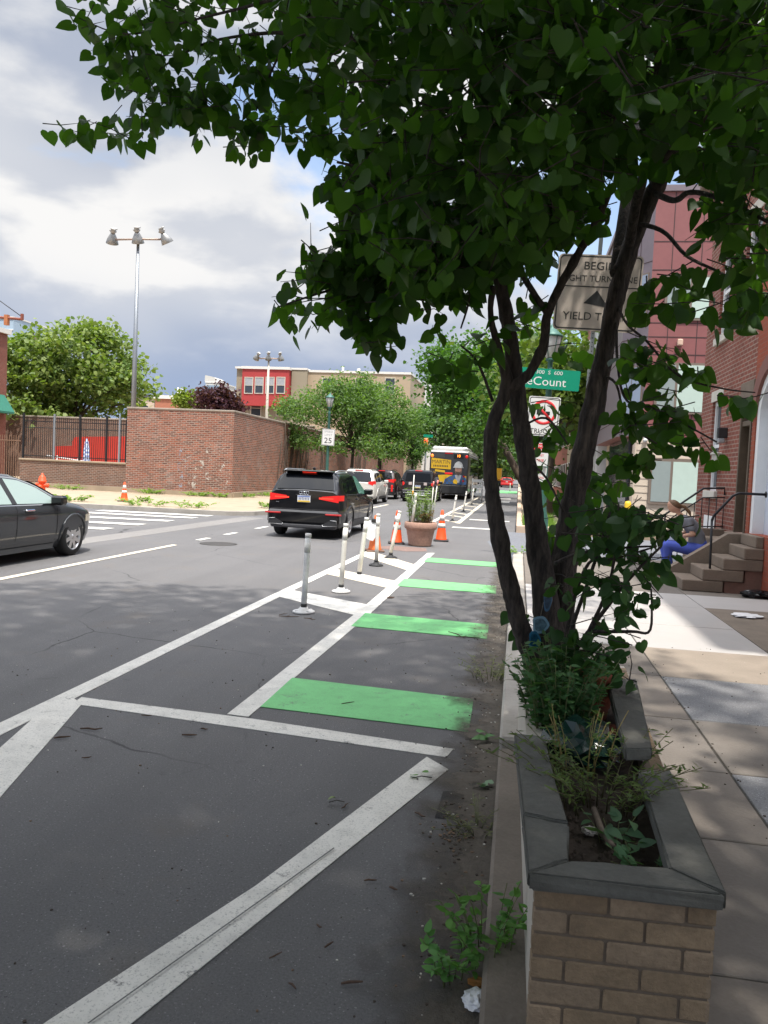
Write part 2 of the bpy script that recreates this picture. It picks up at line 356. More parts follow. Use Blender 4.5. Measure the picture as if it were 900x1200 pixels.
for (a, b, c, d) in ((9.62, 10.2, 9.5, 8.75), (12.05, 12.7, 11.75, 11.0), (14.95, 15.85, 14.0, 13.1)):
    mark([(-2.92, a), (-2.90, b), (-1.74, c), (-1.74, d)], CREAM if a > 12 else WHITE)
for k, (a, b) in enumerate(((5.08, 5.86), (8.05, 8.86), (11.2, 12.0), (14.5, 15.25))):
    mark([(-1.655, a+.06), (-.23, a-.04), (-.24, b-.06), (-1.66, b+.07)], GREEN, 'bike_lane_block')
mark([(-6.74, -2), (-6.60, -2), (-6.56, 14.7), (-6.68, 14.75)], CREAM)
for a, b in ((15.9, 16.5), (17.5, 18.2), (19.7, 20.6)): mark([(-6.70, a), (-6.57, a), (-6.57, b), (-6.70, b)])
mark([(-6.35, 30.5), (-6.2, 30.5), (-6.2, 38.5), (-6.35, 38.5)], CREAM)
mark([(-2.86, 26.6), (-2.70, 26.8), (-2.78, 62), (-2.94, 62)], CREAM); mark([(-2.02, 26.7), (-1.85, 26.5), (-1.95, 62), (-2.10, 62)], CREAM)
for y in (28.3, 31.6, 33.9, 38, 42, 46): mark([(-2.8, y), (-2.8, y+.5), (-1.95, y-1.0), (-1.95, y-1.5)], CREAM)
mark([(-1.95, 24.3), (-.5, 24.3), (-.5, 24.75), (-1.95, 24.75)]); mark([(-1.7, 29.0), (-.25, 29.0), (-.25, 29.5), (-1.7, 29.5)])
mark([(-1.4, 50), (-.5, 50), (-.5, 53), (-1.4, 53)]); mark([(-1.4, 58), (-.5, 58), (-.5, 60), (-1.4, 60)])
mark([(-2.0, 78), (-.1, 78), (-.1, 92), (-2.0, 92)], GREEN, 'bike_lane_block')
for y in (16.9, 18.55, 20.25, 21.9, 23.1): mark([(-12.9, y-.35), (-9.35, y), (-9.35, y+.5), (-12.9, y+.15)])
m = MB(); m.poly([(x, y, .0122) for x, y in sheet_g]); struct(m.build('paint_groove', asphalt('groove_grey', (.14, .135, .13))))
# manhole cover
mh = MB(); mh.lathe([(.38, 0), (.38, .006), (.30, .008), (.29, .005), (0, .005)], 24)
o = mh.build('manhole_cover', M('iron_cover', (.06, .055, .05), .6, .4)); o.location = (-6.0, 15.45, .0); tag(o, 'round iron manhole cover set in the road near the lane dashes', 'manhole cover')

# ---- right-hand pavement: slabs with open joints
SL = {'tan': CONC, 'tan2': M('concrete_pinkish', (.165, .142, .12), .9, var=.14, scale=3, fine=80, bmp=.25, dirt=.3, dirtcol=(.15, .12, .10)),  # near slabs: tree shade darkened into the base colour here too
      'grey': asphalt('aggregate_slab', (.19, .19, .195), .45), 'new': M('concrete_new', (.40, .38, .365), .85, var=.06, scale=2, fine=90, bmp=.12, dirt=.18, dirtcol=(.45, .36, .30)),
      'warm': M('concrete_warm', (.27, .225, .18), .9, var=.14, scale=3, fine=80, bmp=.25, dirt=.3, dirtcol=(.15, .12, .10)), 'brown': M('concrete_brown', (.20, .165, .13), .95, var=.2, scale=4, fine=60, bmp=.3, dirt=.3, dirtcol=(.12, .10, .08))}
sm = list(SL.values()); sk = list(SL)
p = MB(); p.box(.165, 3.52, -8, 16.3, -.2, .122, 0)
struct(p.build('sidewalk_base', JOINT))
p = MB()
def slab(x0, x1, y0, y1, kind, j=.006):
    p.bbox(x0+j, x1-j, y0+j, y1-j, .05, .13 + random.uniform(-.0015, .0015), .004, sk.index(kind))
A = [(-8, -6), (-6, -4), (-4, -2), (-2, -.1), (-.1, 1.4), (1.4, 2.55), (2.55, 3.55), (3.55, 4.4), (4.4, 5.35), (5.35, 6.5), (6.5, 7.62)]
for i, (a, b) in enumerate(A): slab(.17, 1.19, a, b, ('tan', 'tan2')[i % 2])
for i, (a, b) in enumerate(A):
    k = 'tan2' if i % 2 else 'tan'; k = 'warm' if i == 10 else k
    if i == 7: k = 'grey'
    if i == 9: k = 'grey'
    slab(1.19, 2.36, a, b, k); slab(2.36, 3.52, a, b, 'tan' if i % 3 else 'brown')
for a, b in ((7.62, 8.9), (8.9, 10.3), (10.3, 11.5)): slab(.17, 1.19, a, b, 'new'); slab(1.19, 2.36, a, b, 'new')
slab(2.36, 3.52, 7.62, 7.9, 'tan'); slab(2.36, 3.52, 7.9, 10.35, 'brown'); slab(2.36, 3.52, 10.35, 11.5, 'new')
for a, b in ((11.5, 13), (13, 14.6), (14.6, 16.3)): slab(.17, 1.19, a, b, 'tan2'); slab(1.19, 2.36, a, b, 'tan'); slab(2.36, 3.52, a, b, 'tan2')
struct(p.build('sidewalk', sm))
# kerb stones
KS = M('kerb_stone', (.36, .33, .29), .9, var=.15, scale=3, fine=70, bmp=.3, dirt=.35, dirtcol=(.14, .12, .10))
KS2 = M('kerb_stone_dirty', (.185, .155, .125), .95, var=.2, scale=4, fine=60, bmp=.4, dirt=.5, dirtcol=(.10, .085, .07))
k = MB()
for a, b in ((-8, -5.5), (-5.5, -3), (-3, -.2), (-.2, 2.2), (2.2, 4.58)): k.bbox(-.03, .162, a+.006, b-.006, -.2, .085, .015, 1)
for a, b in ((4.6, 5.95), (5.95, 8.2), (8.2, 10.9), (10.9, 13.4), (13.4, 15.5)): k.bbox(-.03, .162, a+.008, b-.008, -.2, .135, .015, 0)
k.prism([(-.03, 15.51), (.162, 15.51), (.25, 16.0), (.6, 16.3), (.6, 16.5), (.1, 16.4), (-.02, 16.0)], 'z', -.2, .12, 0)
k.box(.6, 30, 16.31, 16.5, -.2, .115, 0)
struct(k.build('kerb', [KS, KS2]))
# second block of pavement beyond the alley, with its kerb and the grass strip
k = MB(); k.bbox(.0, 2.0, 23.8, 24.0, -.2, .22, .02); k.bbox(.0, .2, 24.01, 200, -.2, .2, .02)
struct(k.build('kerb', M('kerb_pink', (.50, .38, .28), .9, var=.12, fine=50, bmp=.2)))
k = MB(); k.box(.205, 14, 24.01, 200, -.2, .13); struct(k.build('sidewalk', SAND))
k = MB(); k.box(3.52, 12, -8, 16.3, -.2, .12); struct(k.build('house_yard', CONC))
# left-hand pavements
k = MB(); k.prism([(-80, 24.1), (-12, 24.1), (-9.2, 24.3), (-8.6, 24.9), (-8.35, 26), (-8.35, 31), (-9.3, 34), (-9.3, 200), (-80, 200)], 'z', -.2, .13); struct(k.build('sidewalk', SAND))
k = MB(); k.prism([(-80, 23.9), (-12, 23.9), (-9.1, 24.08), (-8.45, 24.75), (-8.17, 26), (-8.17, 31.1), (-9.12, 34.1), (-9.12, 200), (-9.3, 200), (-9.3, 34), (-8.35, 31), (-8.35, 26), (-8.6, 24.9), (-9.2, 24.3), (-12, 24.1), (-80, 24.1)], 'z', -.2, .135); struct(k.build('kerb', KS))
k = MB(); k.box(-80, -9.92, -40, 13.1, -.2, .13); struct(k.build('sidewalk', SAND))
# dirt in the gutter: a thin ragged layer
m, nt, b, o = new_mat('gutter_dirt'); co = coords(nt)
b.inputs['Base Color'].default_value = rgba((.105, .088, .07)); b.inputs['Roughness'].default_value = 1
nt.links.new(mixc(nt, noise(nt, co, 30, 5, .7), (.055, .045, .036), (.17, .145, .115)), b.inputs['Base Color'])
uvx = nt.nodes.new('ShaderNodeSeparateXYZ'); nt.links.new(co, uvx.inputs[0])
edge = nt.nodes.new('ShaderNodeMath'); edge.operation = 'ADD'; nt.links.new(ramp(nt, uvx.outputs[0], -.52, -.03), edge.inputs[0]); nt.links.new(mixf(nt, noise(nt, co, 3.2, 8, .68), 1.5), edge.inputs[1])
nt.links.new(ramp(nt, edge.outputs[0], 1.02, 1.55), b.inputs['Alpha']); bump(nt, b, noise(nt, co, 40, 6, .7), .8, .02)
k = MB(); k.quad((-.62, -2, .0115), (-.032, -2, .0115), (-.032, 15.4, .0115), (-.62, 15.4, .0115))
stuff(k.build('gutter_dirt', m), 'brown dirt and grit gathered along the kerb gutter', 'dirt')
# grit and small rubbish: uncountable
d = MB()
def chip(x, y, z, s, mi):
    a = random.random()*6.28; n = random.choice((4, 5, 6)); d.prism([(x+s*random.uniform(.6, 1.2)*math.cos(a+6.283*i/n), y+s*random.uniform(.5, 1.1)*math.sin(a+6.283*i/n)) for i in range(n)], 'z', z-.002, z+s*random.uniform(.3, .8), mi)
for i in range(650): chip(min(-.05, -.05-abs(random.gauss(0, .16))), random.uniform(1.6, 12), .011, random.uniform(.002, .008), random.choice((0, 0, 0, 1, 2)))
for i in range(260): chip(random.uniform(-4.2, -.3), random.uniform(1.8, 9) , .001, random.uniform(.0025, .007), random.choice((0, 0, 1, 2)))
for i in range(90): chip(random.gauss(-.2, .05), random.gauss(3.55, .1), .011, random.uniform(.004, .009), random.choice((0, 2)))
for i in range(120): chip(random.uniform(.7, 3), random.uniform(2.6, 8), .131, random.uniform(.002, .006), random.choice((0, 0, 1)))
for i in range(50): chip(1.19+random.gauss(0, .03), random.uniform(2.6, 7), .131, random.uniform(.002, .008), 0)
stuff(d.build('grit', [M('grit_dark', (.05, .035, .025), .9), M('grit_pale', (.5, .47, .42), .9), M('grit_brown', (.16, .10, .06), .9)]), 'small stones leaf bits and grit scattered on the road and paving', 'debris')
# ================================================================== left side: walls, fences, far buildings
BR_L = brick_mat('brick_pool_wall', (.40, .13, .075), (.10, .055, .045), (.40, .34, .28), .25, .085, .015, pale=.5)
BR_D = brick_mat('brick_dark', (.24, .115, .075), (.11, .065, .05), (.33, .28, .23), .21, .078, .013, pale=.2)
STONE = M('coping_stone', (.30, .255, .21), .9, var=.2, scale=2, fine=30, bmp=.2)
W = thing('brick_wall', 'tall brown brick corner wall with faded blue paint, behind the traffic cone', 'wall', (-12.75, 34.2, .13))
O = (-12.75, 34.2, .13)
m = MB(); m.box(-17.9, -13.1, 34.2, 34.55, .13, 3.98); m.build('front_face', BR_L, W, off=O)
m = MB(); m.box(-13.1, -12.75, 34.2, 88, .13, 3.98); m.build('side_face', BR_L, W, off=O)
m = MB(); m.bbox(-17.93, -13.1, 34.17, 34.58, 3.98, 4.06, .015); m.bbox(-13.13, -12.72, 34.17, 88, 3.981, 4.06, .015); m.build('coping', STONE, W, off=O)
m = MB(); m.box(-17.9, -12.70, 34.1, 34.2, .13, .33); m.box(-12.75, -12.62, 34.2, 88, .13, .36); m.build('footing', SAND, W, off=O)
def ragged(name, col, thr, parent, quad, off, sc=3.0):
    mm, nt, b, o = new_mat(name); co = coords(nt); b.inputs['Roughness'].default_value = .9
    nt.links.new(mixc(nt, noise(nt, co, 7, 4), vary(col, .8), vary(col, 1.2)), b.inputs['Base Color'])
    nt.links.new(ramp(nt, noise(nt, co, sc, 8, .75), thr, thr+.04), b.inputs['Alpha'])
    q = MB(); q.quad(*quad); return q.build('paint_remnant', mm, parent, off=off)
ragged('graffiti_blue', (.33, .36, .42), .55, W, [(-15.35, 34.196, .5), (-14.85, 34.196, .5), (-14.75, 34.196, 1.9), (-15.4, 34.196, 2.35)], O)
ragged('graffiti_pale', (.50, .44, .38), .56, W, [(-14.9, 34.195, .45), (-12.9, 34.195, .5), (-13.0, 34.195, 2.5), (-15.2, 34.195, 2.5)], O)
# thin dark strands running down the long side of the wall
vn = thing('wall_strands', 'thin dark brown strands running down the long side of the tall brick wall', 'strand', (-12.7, 46, .13))
v = MB()
for i in range(46):
    y = random.choice((random.gauss(42.8, 1.2), random.gauss(46.0, 1.0), random.gauss(51.5, .9), random.gauss(63, 1.5))); z = random.uniform(2.6, 4.1); x = -12.7; P = []
    for j in range(6): P.append((x+random.uniform(0, .05), y, z)); y += random.gauss(-.1, .10); z -= random.uniform(.35, .75)
    v.tube([(a, b_, max(.2, c_)) for a, b_, c_ in P], [.035, .03, .03, .025, .02, .015], 5)
v.build('stems', M('strand_brown', (.075, .055, .042), .95), vn, off=(-12.7, 46, .13))
# low wall with the iron fence
W2 = thing('low_brick_wall', 'low brown brick wall with stone top under the black iron fence', 'wall', (-20.6, 34.2, .13)); O2 = (-20.6, 34.2, .13)
m = MB(); m.box(-23.3, -17.905, 34.22, 34.55, .13, 1.40); m.build('brickwork', BR_D, W2, off=O2)
m = MB(); m.bbox(-23.34, -17.905, 34.16, 34.6, 1.40, 1.485, .015); m.build('coping', SAND, W2, off=O2)
m = MB(); m.box(-23.3, -17.905, 34.10, 34.22, .13, .36); m.build('footing', SAND, W2, off=O2)
IRON = M('black_iron', (.018, .018, .02), .5, .3, var=.2); GALV = M('galvanised', (.36, .38, .40), .45, .8, var=.1, scale=10); RUST = M('rusty_bars', (.22, .13, .085), .8, .2, var=.3)
F = thing('iron_fence', 'black iron picket fence standing on the low brick wall', 'fence', (-20.6, 34.38, 1.485)); OF = (-20.6, 34.38, 1.485)
m = MB(); x = -23.2
while x < -17.95: m.box(x-.011, x+.011, 34.37, 34.392, 1.5, 3.46); x += .105
m.build('pickets', IRON, F, off=OF)
for z in (1.62, 2.95, 3.25): m = MB(); m.box(-23.25, -17.95, 34.36, 34.40, z-.02, z+.02); m.build('rail', IRON, F, off=OF)
for x, mt in ((-23.25, IRON), (-21.65, GALV), (-20.35, IRON), (-19.0, IRON), (-18.35, GALV), (-17.98, IRON)):
    m = MB(); m.box(x-.04, x+.04, 34.34, 34.42, 1.486, 3.62); m.build('post', mt, F, off=OF)
F = thing('rusty_fence', 'rusty brown bar fence at the left edge, lower than the black one', 'fence', (-27, 34.4, .13)); OF = (-27, 34.4, .13)
m = MB(); x = -33
while x < -23.4: m.box(x-.012, x+.012, 34.39, 34.414, .2, 2.55); x += .12
m.build('pickets', RUST, F, off=OF)
for z in (.4, 2.3): m = MB(); m.box(-33, -23.4, 34.38, 34.42, z-.02, z+.02); m.build('rail', RUST, F, off=OF)
# pool yard behind the fence
W3 = thing('brick_back_wall', 'brick wall at the back of the pool yard with a red painted field', 'wall', (-26, 50, 0)); O3 = (-26, 50, 0)
m = MB(); m.box(-45, -13.2, 50, 50.3, -.2, 4.25); m.build('brickwork', BR_D, W3, off=O3)
m = MB(); m.bbox(-45, -13.2, 49.96, 50.34, 4.25, 4.36, .02); m.build('coping', STONE, W3, off=O3)
a, b_ = at(88, 512, 49.99), at(148, 545, 49.99)
m = MB(); m.prism([(a.x-.2, a.z-.3), (a.x, a.z), (b_.x+1.5, a.z+.25), (b_.x+1.5, .05), (a.x-.3, .05), (a.x-1.6, 1.4), (a.x-1.6, 2.3), (a.x-.2, 2.4)], 'y', 49.985, 49.999); m.build('painted_field', M('mural_red', (.50, .035, .02), .7, var=.1, scale=1), W3, off=O3)
g = MB(); g.box(-45, -13.1, 34.6, 49.96, -.2, .1); struct(g.build('pool_deck', CONC))
b0 = at(101, 543, 42); bt = at(101, 514, 42)
t = thing('closed_parasol', 'closed blue and white checked parasol against the red painted field', 'parasol', (b0.x, 42, .1))
def checker(name, c1, c2, s):
    mm, nt, b, o = new_mat(name); c = nt.nodes.new('ShaderNodeTexChecker'); nt.links.new(coords(nt), c.inputs[0]); c.inputs[1].default_value = rgba(c1); c.inputs[2].default_value = rgba(c2); c.inputs[3].default_value = s
    nt.links.new(c.outputs[0], b.inputs['Base Color']); b.inputs['Roughness'].default_value = .9; return mm
m = MB(); m.lathe([(.02, 0), (.02, bt.z-.1)], 8); m.lathe([(.25, 0), (.25, .06), (.03, .08)], 16); m.build('pole', GALV, t)
m = MB(); m.lathe([(.02, bt.z-.1), (.10, bt.z-.25), (.24, 1.1), (.27, .8), (.20, .72), (.03, .75)], 12); m.build('folded_canopy', checker('parasol_check', (.55, .6, .7), (.13, .18, .38), 9), t)
for px, w, h, lab in ((97, .7, .55, 'blue plastic tub left of the closed parasol'), (112, 1.0, .38, 'long pale blue tub right of the closed parasol')):
    p0 = at(px, 540, 41.6); t = thing('plastic_tub', lab, 'tub', (p0.x, 41.6, .1))
    m = MB(); m.prism([(-w/2*.85, 0), (w/2*.85, 0), (w/2, h), (-w/2, h)], 'y', -.25, .25); m.build('bin_body', M('blue_plastic_%d' % px, (.05, .16, .55) if px < 100 else (.2, .38, .62), .4), t)
    m = MB(); m.bbox(-w/2-.03, w/2+.03, -.28, .28, h, h+.05, .01); m.build('rim', M('blue_plastic_rim', (.1, .25, .6), .4), t)
p0 = at(128, 541, 41); t = thing('garden_chair', 'white plastic garden chair behind the iron fence near its right end', 'chair', (p0.x, 41, .1)); WP = M('white_plastic', (.75, .75, .74), .4, var=.05)
m = MB(); m.bbox(-.25, .25, -.25, .25, .4, .44, .01); m.build('seat', WP, t)
m = MB(); m.prism([(-.25, .44), (.25, .44), (.27, .8), (.15, .95), (-.15, .95), (-.27, .8)], 'y', .22, .26); m.build('backrest', WP, t)
for sx in (-1, 1):
    for sy in (-1, 1): m = MB(); m.tube([(sx*.22, sy*.22, .4), (sx*.27, sy*.27, 0)], [.025, .02], 6); m.build('leg', WP, t)
    m = MB(); m.bbox(sx*.27-.03, sx*.27+.03, -.25, .25, .62, .66, .01); m.build('armrest', WP, t)
t = thing('pool_handrail', 'white tube handrail in the pool yard behind the iron fence', 'handrail', (-24, 40, .1)); m = MB(); m.tube([(-1.6, 0, 1.55), (.9, 0, 1.3), (1.6, 0, 1.0), (1.75, 0, .55)], .035, 6); m.build('rail', WP, t)
for x in (-1.0, .2): m = MB(); m.tube([(x, 0, 1.48-.1*x), (x, 0, 0)], .03, 6); m.build('post', WP, t)

# ---- floodlight masts
def floodlight(label, x, y, ztop, arm, hs, aim, matp):
    t = thing('floodlight_mast', label, 'floodlight', (x, y, .1), 0, 'floodlight masts over the wall')
    m = MB(); m.tube([(0, 0, 0), (0, 0, ztop*.55), (0, 0, ztop-.1)], [.15, .12, .075], 12); m.build('mast', matp, t)
    m = MB(); m.tube([(-arm, 0, ztop-.12), (0, 0, ztop-.1), (arm, 0, ztop-.12)], .05, 8)
    for s in (-1, 1): m.tube([(s*arm, 0, ztop-.12), (s*(arm+.12), 0, ztop), (s*(arm+.14), 0, ztop+.25)], .05, 6)
    m.build('crossarm', M('mast_arm', (.40, .30, .24), .6, .3), t)
    for k, s in enumerate((-1, 0, 1)):
        M0 = Matrix.Translation((s*(arm+.22), -.12 if s == 0 else 0, ztop+.05)) @ Matrix.Rotation(R(aim[k]), 4, 'Y') @ Matrix.Rotation(R(25), 4, 'X') @ Matrix.Scale(hs, 4)
        m = MB(); m.lathe([(.13, .25), (.22, .1), (.36, -.18), (.45, -.5), (.44, -.52), (.34, -.2), (.1, .1)], 18); m.v = [tuple(M0 @ Vector(v_)) for v_ in m.v]
        h = m.build('reflector', M('lamp_reflector', (.34, .33, .31), .35, .6, var=.1), t)
        m = MB(); m.lathe([(.0, -.49), (.43, -.50)], 18); m.v = [tuple(M0 @ Vector(v_)) for v_ in m.v]; m.build('lens', M('lamp_lens', (.66, .60, .44), .25), h)
        m = MB(); m.lathe([(.0, .62), (.16, .6), (.18, .45), (.20, .28), (.12, .24)], 12); m.bbox(-.24, .24, -.12, .12, .32, .44, .03); m.bbox(-.1, .26, -.2, .16, .5, .62, .03); m.v = [tuple(M0 @ Vector(v_)) for v_ in m.v]; m.build('ballast_housing', M('lamp_housing', (.42, .41, .39), .5, .3, var=.15), h)
    return t
floodlight('tall grey floodlight mast with three lamps rising behind the brick wall', -20.6, 40, 13.35, 1.25, .74, (18, 4, -22), GALV)
floodlight('smaller cream floodlight mast in front of the red apartment block', -19.7, 60, 10.0, .72, .58, (35, 8, -6), M('mast_cream', (.55, .50, .42), .5))

# ---- far buildings on the left
BEIGE = M('stucco_beige', (.42, .33, .23), .9, var=.06, scale=.3, fine=8); TAUPE = M('stucco_taupe', (.30, .26, .19), .9, var=.06, scale=.4, fine=8); REDP = M('red_cladding', (.40, .045, .045), .6, var=.06, scale=.5, fine=4); TRIMW = M('trim_white', (.72, .70, .66), .6, var=.05)
PANE = glass('window_glass', (.05, .06, .075), .08); FRAME = M('window_frame_cream', (.55, .50, .42), .6, var=.05)
def window(parent, x, z, w, h, yf, frame=FRAME, pane=PANE, fr=.09, name='window', mull=True, blind=None):
    """window in a wall facing the camera (-Y) at plane yf, local to parent"""
    m = MB(); y0, y1 = yf-.06, yf-.002
    for a in ((x-w/2, x-w/2+fr, z, z+h), (x+w/2-fr, x+w/2, z, z+h), (x-w/2+fr, x+w/2-fr, z, z+fr), (x-w/2+fr, x+w/2-fr, z+h-fr, z+h)): m.box(a[0], a[1], y0, y1, a[2], a[3])
    if mull: m.box(x-w/2+fr, x+w/2-fr, y0+.01, y1, z+h*.5-fr*.3, z+h*.5+fr*.3)
    f = m.build(name, frame, parent)
    m = MB(); m.box(x-w/2+fr, x+w/2-fr, yf-.022, yf-.004, z+fr, z+h-fr); m.build('pane', pane, f)
    if blind: m = MB(); m.box(x-w/2+fr+.01, x+w/2-fr-.01, yf-.030, yf-.0225, z+h*.5, z+h-fr-.01); m.build('blind', blind, f)
    return f
Y0 = 88.0; apx = lambda px: at(px, 480, Y0).x; apz = lambda px, py: at(px, py, Y0).z
B = thing('apartment_block', 'low apartment block with a red projecting bay and beige walls', 'building', (-22, Y0, 0)); OB = (-22, Y0, 0)
zt = apz(400, 435)
def bb(nm, mat, *bx):
    m = MB(); m.box(*bx); return m.build(nm, mat, B, off=OB)
bb('wall', TAUPE, apx(276), apx(358), Y0, Y0+14, 0, zt); bb('wall', BEIGE, apx(358)+.01, apx(479), Y0+.4, Y0+14, 0, zt-.15)
bb('wall', TAUPE, apx(341), apx(359), Y0-.25, Y0-.005, 0, zt-.05)
bay = bb('bay', REDP, apx(286), apx(340), Y0-1.0, Y0-.006, apz(300, 476), zt-.12)
m = MB(); m.box(apx(276)-.1, apx(358)+.1, Y0-.32, Y0+14.1, zt, zt+.22); m.box(apx(286)-.1, apx(340)+.1, Y0-1.12, Y0-.33, zt-.115, zt+.18); m.box(apx(358)+.11, apx(479)+.1, Y0+.3, Y0+14.1, zt-.15, zt+.1); m.build('parapet_coping', TRIMW, B, off=OB)
for px in (294, 306, 318.5, 331):
    f = window(B, apx(px)+22, apz(px, 462.5), 1.05, 1.9, -1.0, blind=M('blind_grey', (.35, .36, .38), .8))
for px in (330, 300): window(B, apx(px)+22, apz(px, 488), 1.3, 1.9, -.002)
for px in (381, 420, 455): window(B, apx(px)+22, apz(px, 462), 1.2, 1.9, .398)
for px in (450, 468): window(B, apx(px)+22, apz(px, 520), 1.0, 2.2, .398, frame=M('window_frame_grey', (.3, .34, .4), .6))
m = MB(); m.box(apx(440), apx(479), Y0+.2, Y0+.395, apz(460, 505), apz(460, 501)); m.build('ledge', TRIMW, B, off=OB)
m = MB(); m.tube([(apx(393), Y0+3, zt), (apx(393), Y0+3, zt+.9)], .12, 8); m.tube([(apx(412), Y0+3, zt), (apx(412), Y0+3, zt+.7)], .18, 8); m.build('vent_pipe', TRIMW, B, off=OB)
W4 = thing('orange_brick_wall', 'plain orange brick wall end beyond the street trees', 'wall', (-13, 84, 0)); m = MB(); m.box(-17, at(437, 530, 86).x, 86, 86.6, 0, 6.2); m.build('brickwork', brick_mat('brick_orange', (.36, .12, .06), (.32, .10, .055), (.34, .2, .14), .21, .078, .01), W4, off=(-13, 84, 0))
# row houses along the left side further on
def rowhouse(label, y0, y1, x0, h, mat, side=1, floors=3, roofm=TRIMW, name='row_house', gable=0, win=PANE, wf=None):
    xc = x0 - side*5; t = thing(name, label, 'house', (x0, y0, .1))
    m = MB(); xs = sorted((0, -side*9)); m.box(xs[0], xs[1], 0, y1-y0, 0, h); wl_ = m.build('wall', mat, t)
    m = MB(); xs = sorted((side*.12, -side*9.05)); m.box(xs[0], xs[1], -.05, y1-y0+.05, h, h+.3); m.build('cornice', roofm, t)
    n = max(1, int((y1-y0)/2.0))
    for fl in range(floors):
        for i in range(n):
            yc = (i+.5)*(y1-y0)/n; z = .9+fl*3.0
            if z+1.8 > h: continue
            m = MB(); xs = sorted((side*.01, side*.05)); m.box(xs[0], xs[1], yc-.5, yc+.5, z, z+1.75); f = m.build('window', wf or TRIMW, t)
            m = MB(); xs = sorted((side*.051, side*.06)); m.box(xs[0], xs[1], yc-.42, yc+.42, z+.08, z+1.67); m.build('pane', win, f)
    return t
rowhouse('narrow white house beyond the beige apartment block', 104.5, 109, -10.6, 13.2, M('render_white', (.68, .67, .66), .8, var=.05))
rowhouse('cream house just past the narrow white one', 109.6, 117, -10.6, 12.0, M('render_cream', (.55, .45, .32), .8, var=.05))
rowhouse('red brick house near the end of the left hand row', 117.6, 127, -10.6, 12.6, brick_mat('brick_far_red', (.38, .12, .075), (.32, .10, .065), (.3, .2, .16)))
rowhouse('brown brick house at the far end of the left hand row', 127.6, 150, -10.6, 11.0, brick_mat('brick_far_brown', (.25, .12, .08), (.2, .1, .07), (.3, .24, .2)))
# houses far behind the wall
def farblock(name, label, pxa, pxb, pyt, Y, depth, mat, base=0, roof=TRIMW):
    a, b_ = at(pxa, pyt, Y), at(pxb, pyt, Y); t = thing(name, label, 'building', (a.x, Y, base)); w = b_.x-a.x
    m = MB(); m.box(0, w, 0, depth, 0, a.z-base); m.build('wall', mat, t)
    m = MB(); m.box(-.2, w+.2, -.2, depth+.2, a.z-base, a.z-base+.5); m.build('roof_edge', roof, t)
    return t, w, a.z-base
t, w, h = farblock('distant_house', 'distant orange brick building with white roof edge left of the purple tree', 182, 218, 467, 110, 14, M('brick_plain', (.40, .16, .10), .9, var=.1))
for i in range(3): window(t, w*(.2+.3*i), h-3.2, 1.2, 1.6, 0)
m = MB(); m.tube([(w*.55, 3, h+.5), (w*.55, 3, h+1.8)], .35, 8); m.tube([(w*.45, 3, h+.5), (w*.45, 3, h+2.0)], .12, 6); m.build('chimney', TRIMW, t)
t, w, h = farblock('distant_house', 'distant white gabled house left of the purple tree', 218.5, 236, 472, 108, 10, M('render_white2', (.62, .58, .50), .8, var=.05)); window(t, w*.3, h-2.4, .9, 1.2, 0)
t, w, h = farblock('distant_house', 'distant dark roofed house behind the tall floodlight mast', 160, 181, 466, 112, 10, M('render_cream2', (.55, .45, .36), .8, var=.05), roof=M('slate', (.08, .08, .09), .8)); window(t, w*.5, h-2.6, 1.2, 1.5, 0)
t, w, h = farblock('high_rise', 'far white and glass high rise showing above the purple tree', 241, 258, 448.5, 320, 18, M('tower_white', (.6, .58, .54), .7, var=.05))
for i in range(8):
    m = MB(); m.box(.4, w-.4, -.3, -.05, h-3.2-i*3.4, h-1.0-i*3.4); m.build('window', glass('tower_glass', (.25, .33, .42), .1), t)
m = MB(); m.prism([(-.5, h+.5), (w*.75, h+.5), (w*.6, h+2.4), (-.3, h+3.2)], 'y', 0, 10); m.build('penthouse', M('tower_white'), t)
# left edge: brick house with green awning, signal arm
a = at(9, 392, 47); t = thing('corner_house', 'brick house with a green awning at the left edge behind the tree', 'house', (a.x, 37, 0)); hh = a.z
m = MB(); m.box(-9, 0, 0, 10, 0, hh); m.build('wall', brick_mat('brick_corner', (.26, .085, .06), (.22, .07, .05), (.25, .2, .17)), t)
m = MB(); m.box(-9.2, .15, -.15, 10.2, hh, hh+.3); m.build('roof_edge', TRIMW, t)
z0 = at(5, 484, 46).z; m = MB(); m.prism([(.001, z0), (.001, z0+1.2), (.75, z0+.12), (.75, z0)], 'y', 6, 9.8); m.build('awning', M('awning_green', (.03, .17, .12), .7), t)
m = MB(); m.tube([(.0, 5.96, z0+1.22), (.77, 5.96, z0+.1)], .045, 6); m.build('awning_edge', TRIMW, t)
for z in (z0+2.0,): m = MB(); m.box(.005, .05, 1.0, 2.0, z, z+1.6); f = m.build('window', TRIMW, t); m = MB(); m.box(.051, .06, 1.1, 1.9, z+.1, z+1.5); m.build('pane', PANE, f)
a = at(26, 375, 30); t = thing('signal_arm', 'rusty bracket arm with a tie rod reaching in at the left edge above the tree', 'bracket', (a.x-4.6, 30, 0)); RST = M('rust_red', (.26, .08, .05), .7, .2, var=.2)
m = MB(); m.tube([(0, 0, 0), (0, 0, a.z+2.6)], [.12, .09], 10); m.build('pole', GALV, t)
m = MB(); m.tube([(0, 0, a.z+.32), (4.6, 0, a.z+.03)], .055, 6); m.box(4.55, 4.64, -.05, .05, a.z, a.z+.25); m.build('arm', RST, t)
m = MB(); m.tube([(0, 0, a.z+2.5), (2.2, 0, a.z+1.7), (3.6, 0, a.z+.75), (4.6, 0, a.z+.12)], .018, 5); m.build('tie_rod', IRON, t)
m = MB(); m.box(3.82, 3.98, -.08, .08, a.z-.22, a.z+.2); m.build('hanger', M('rust_orange', (.42, .15, .06), .7), t)
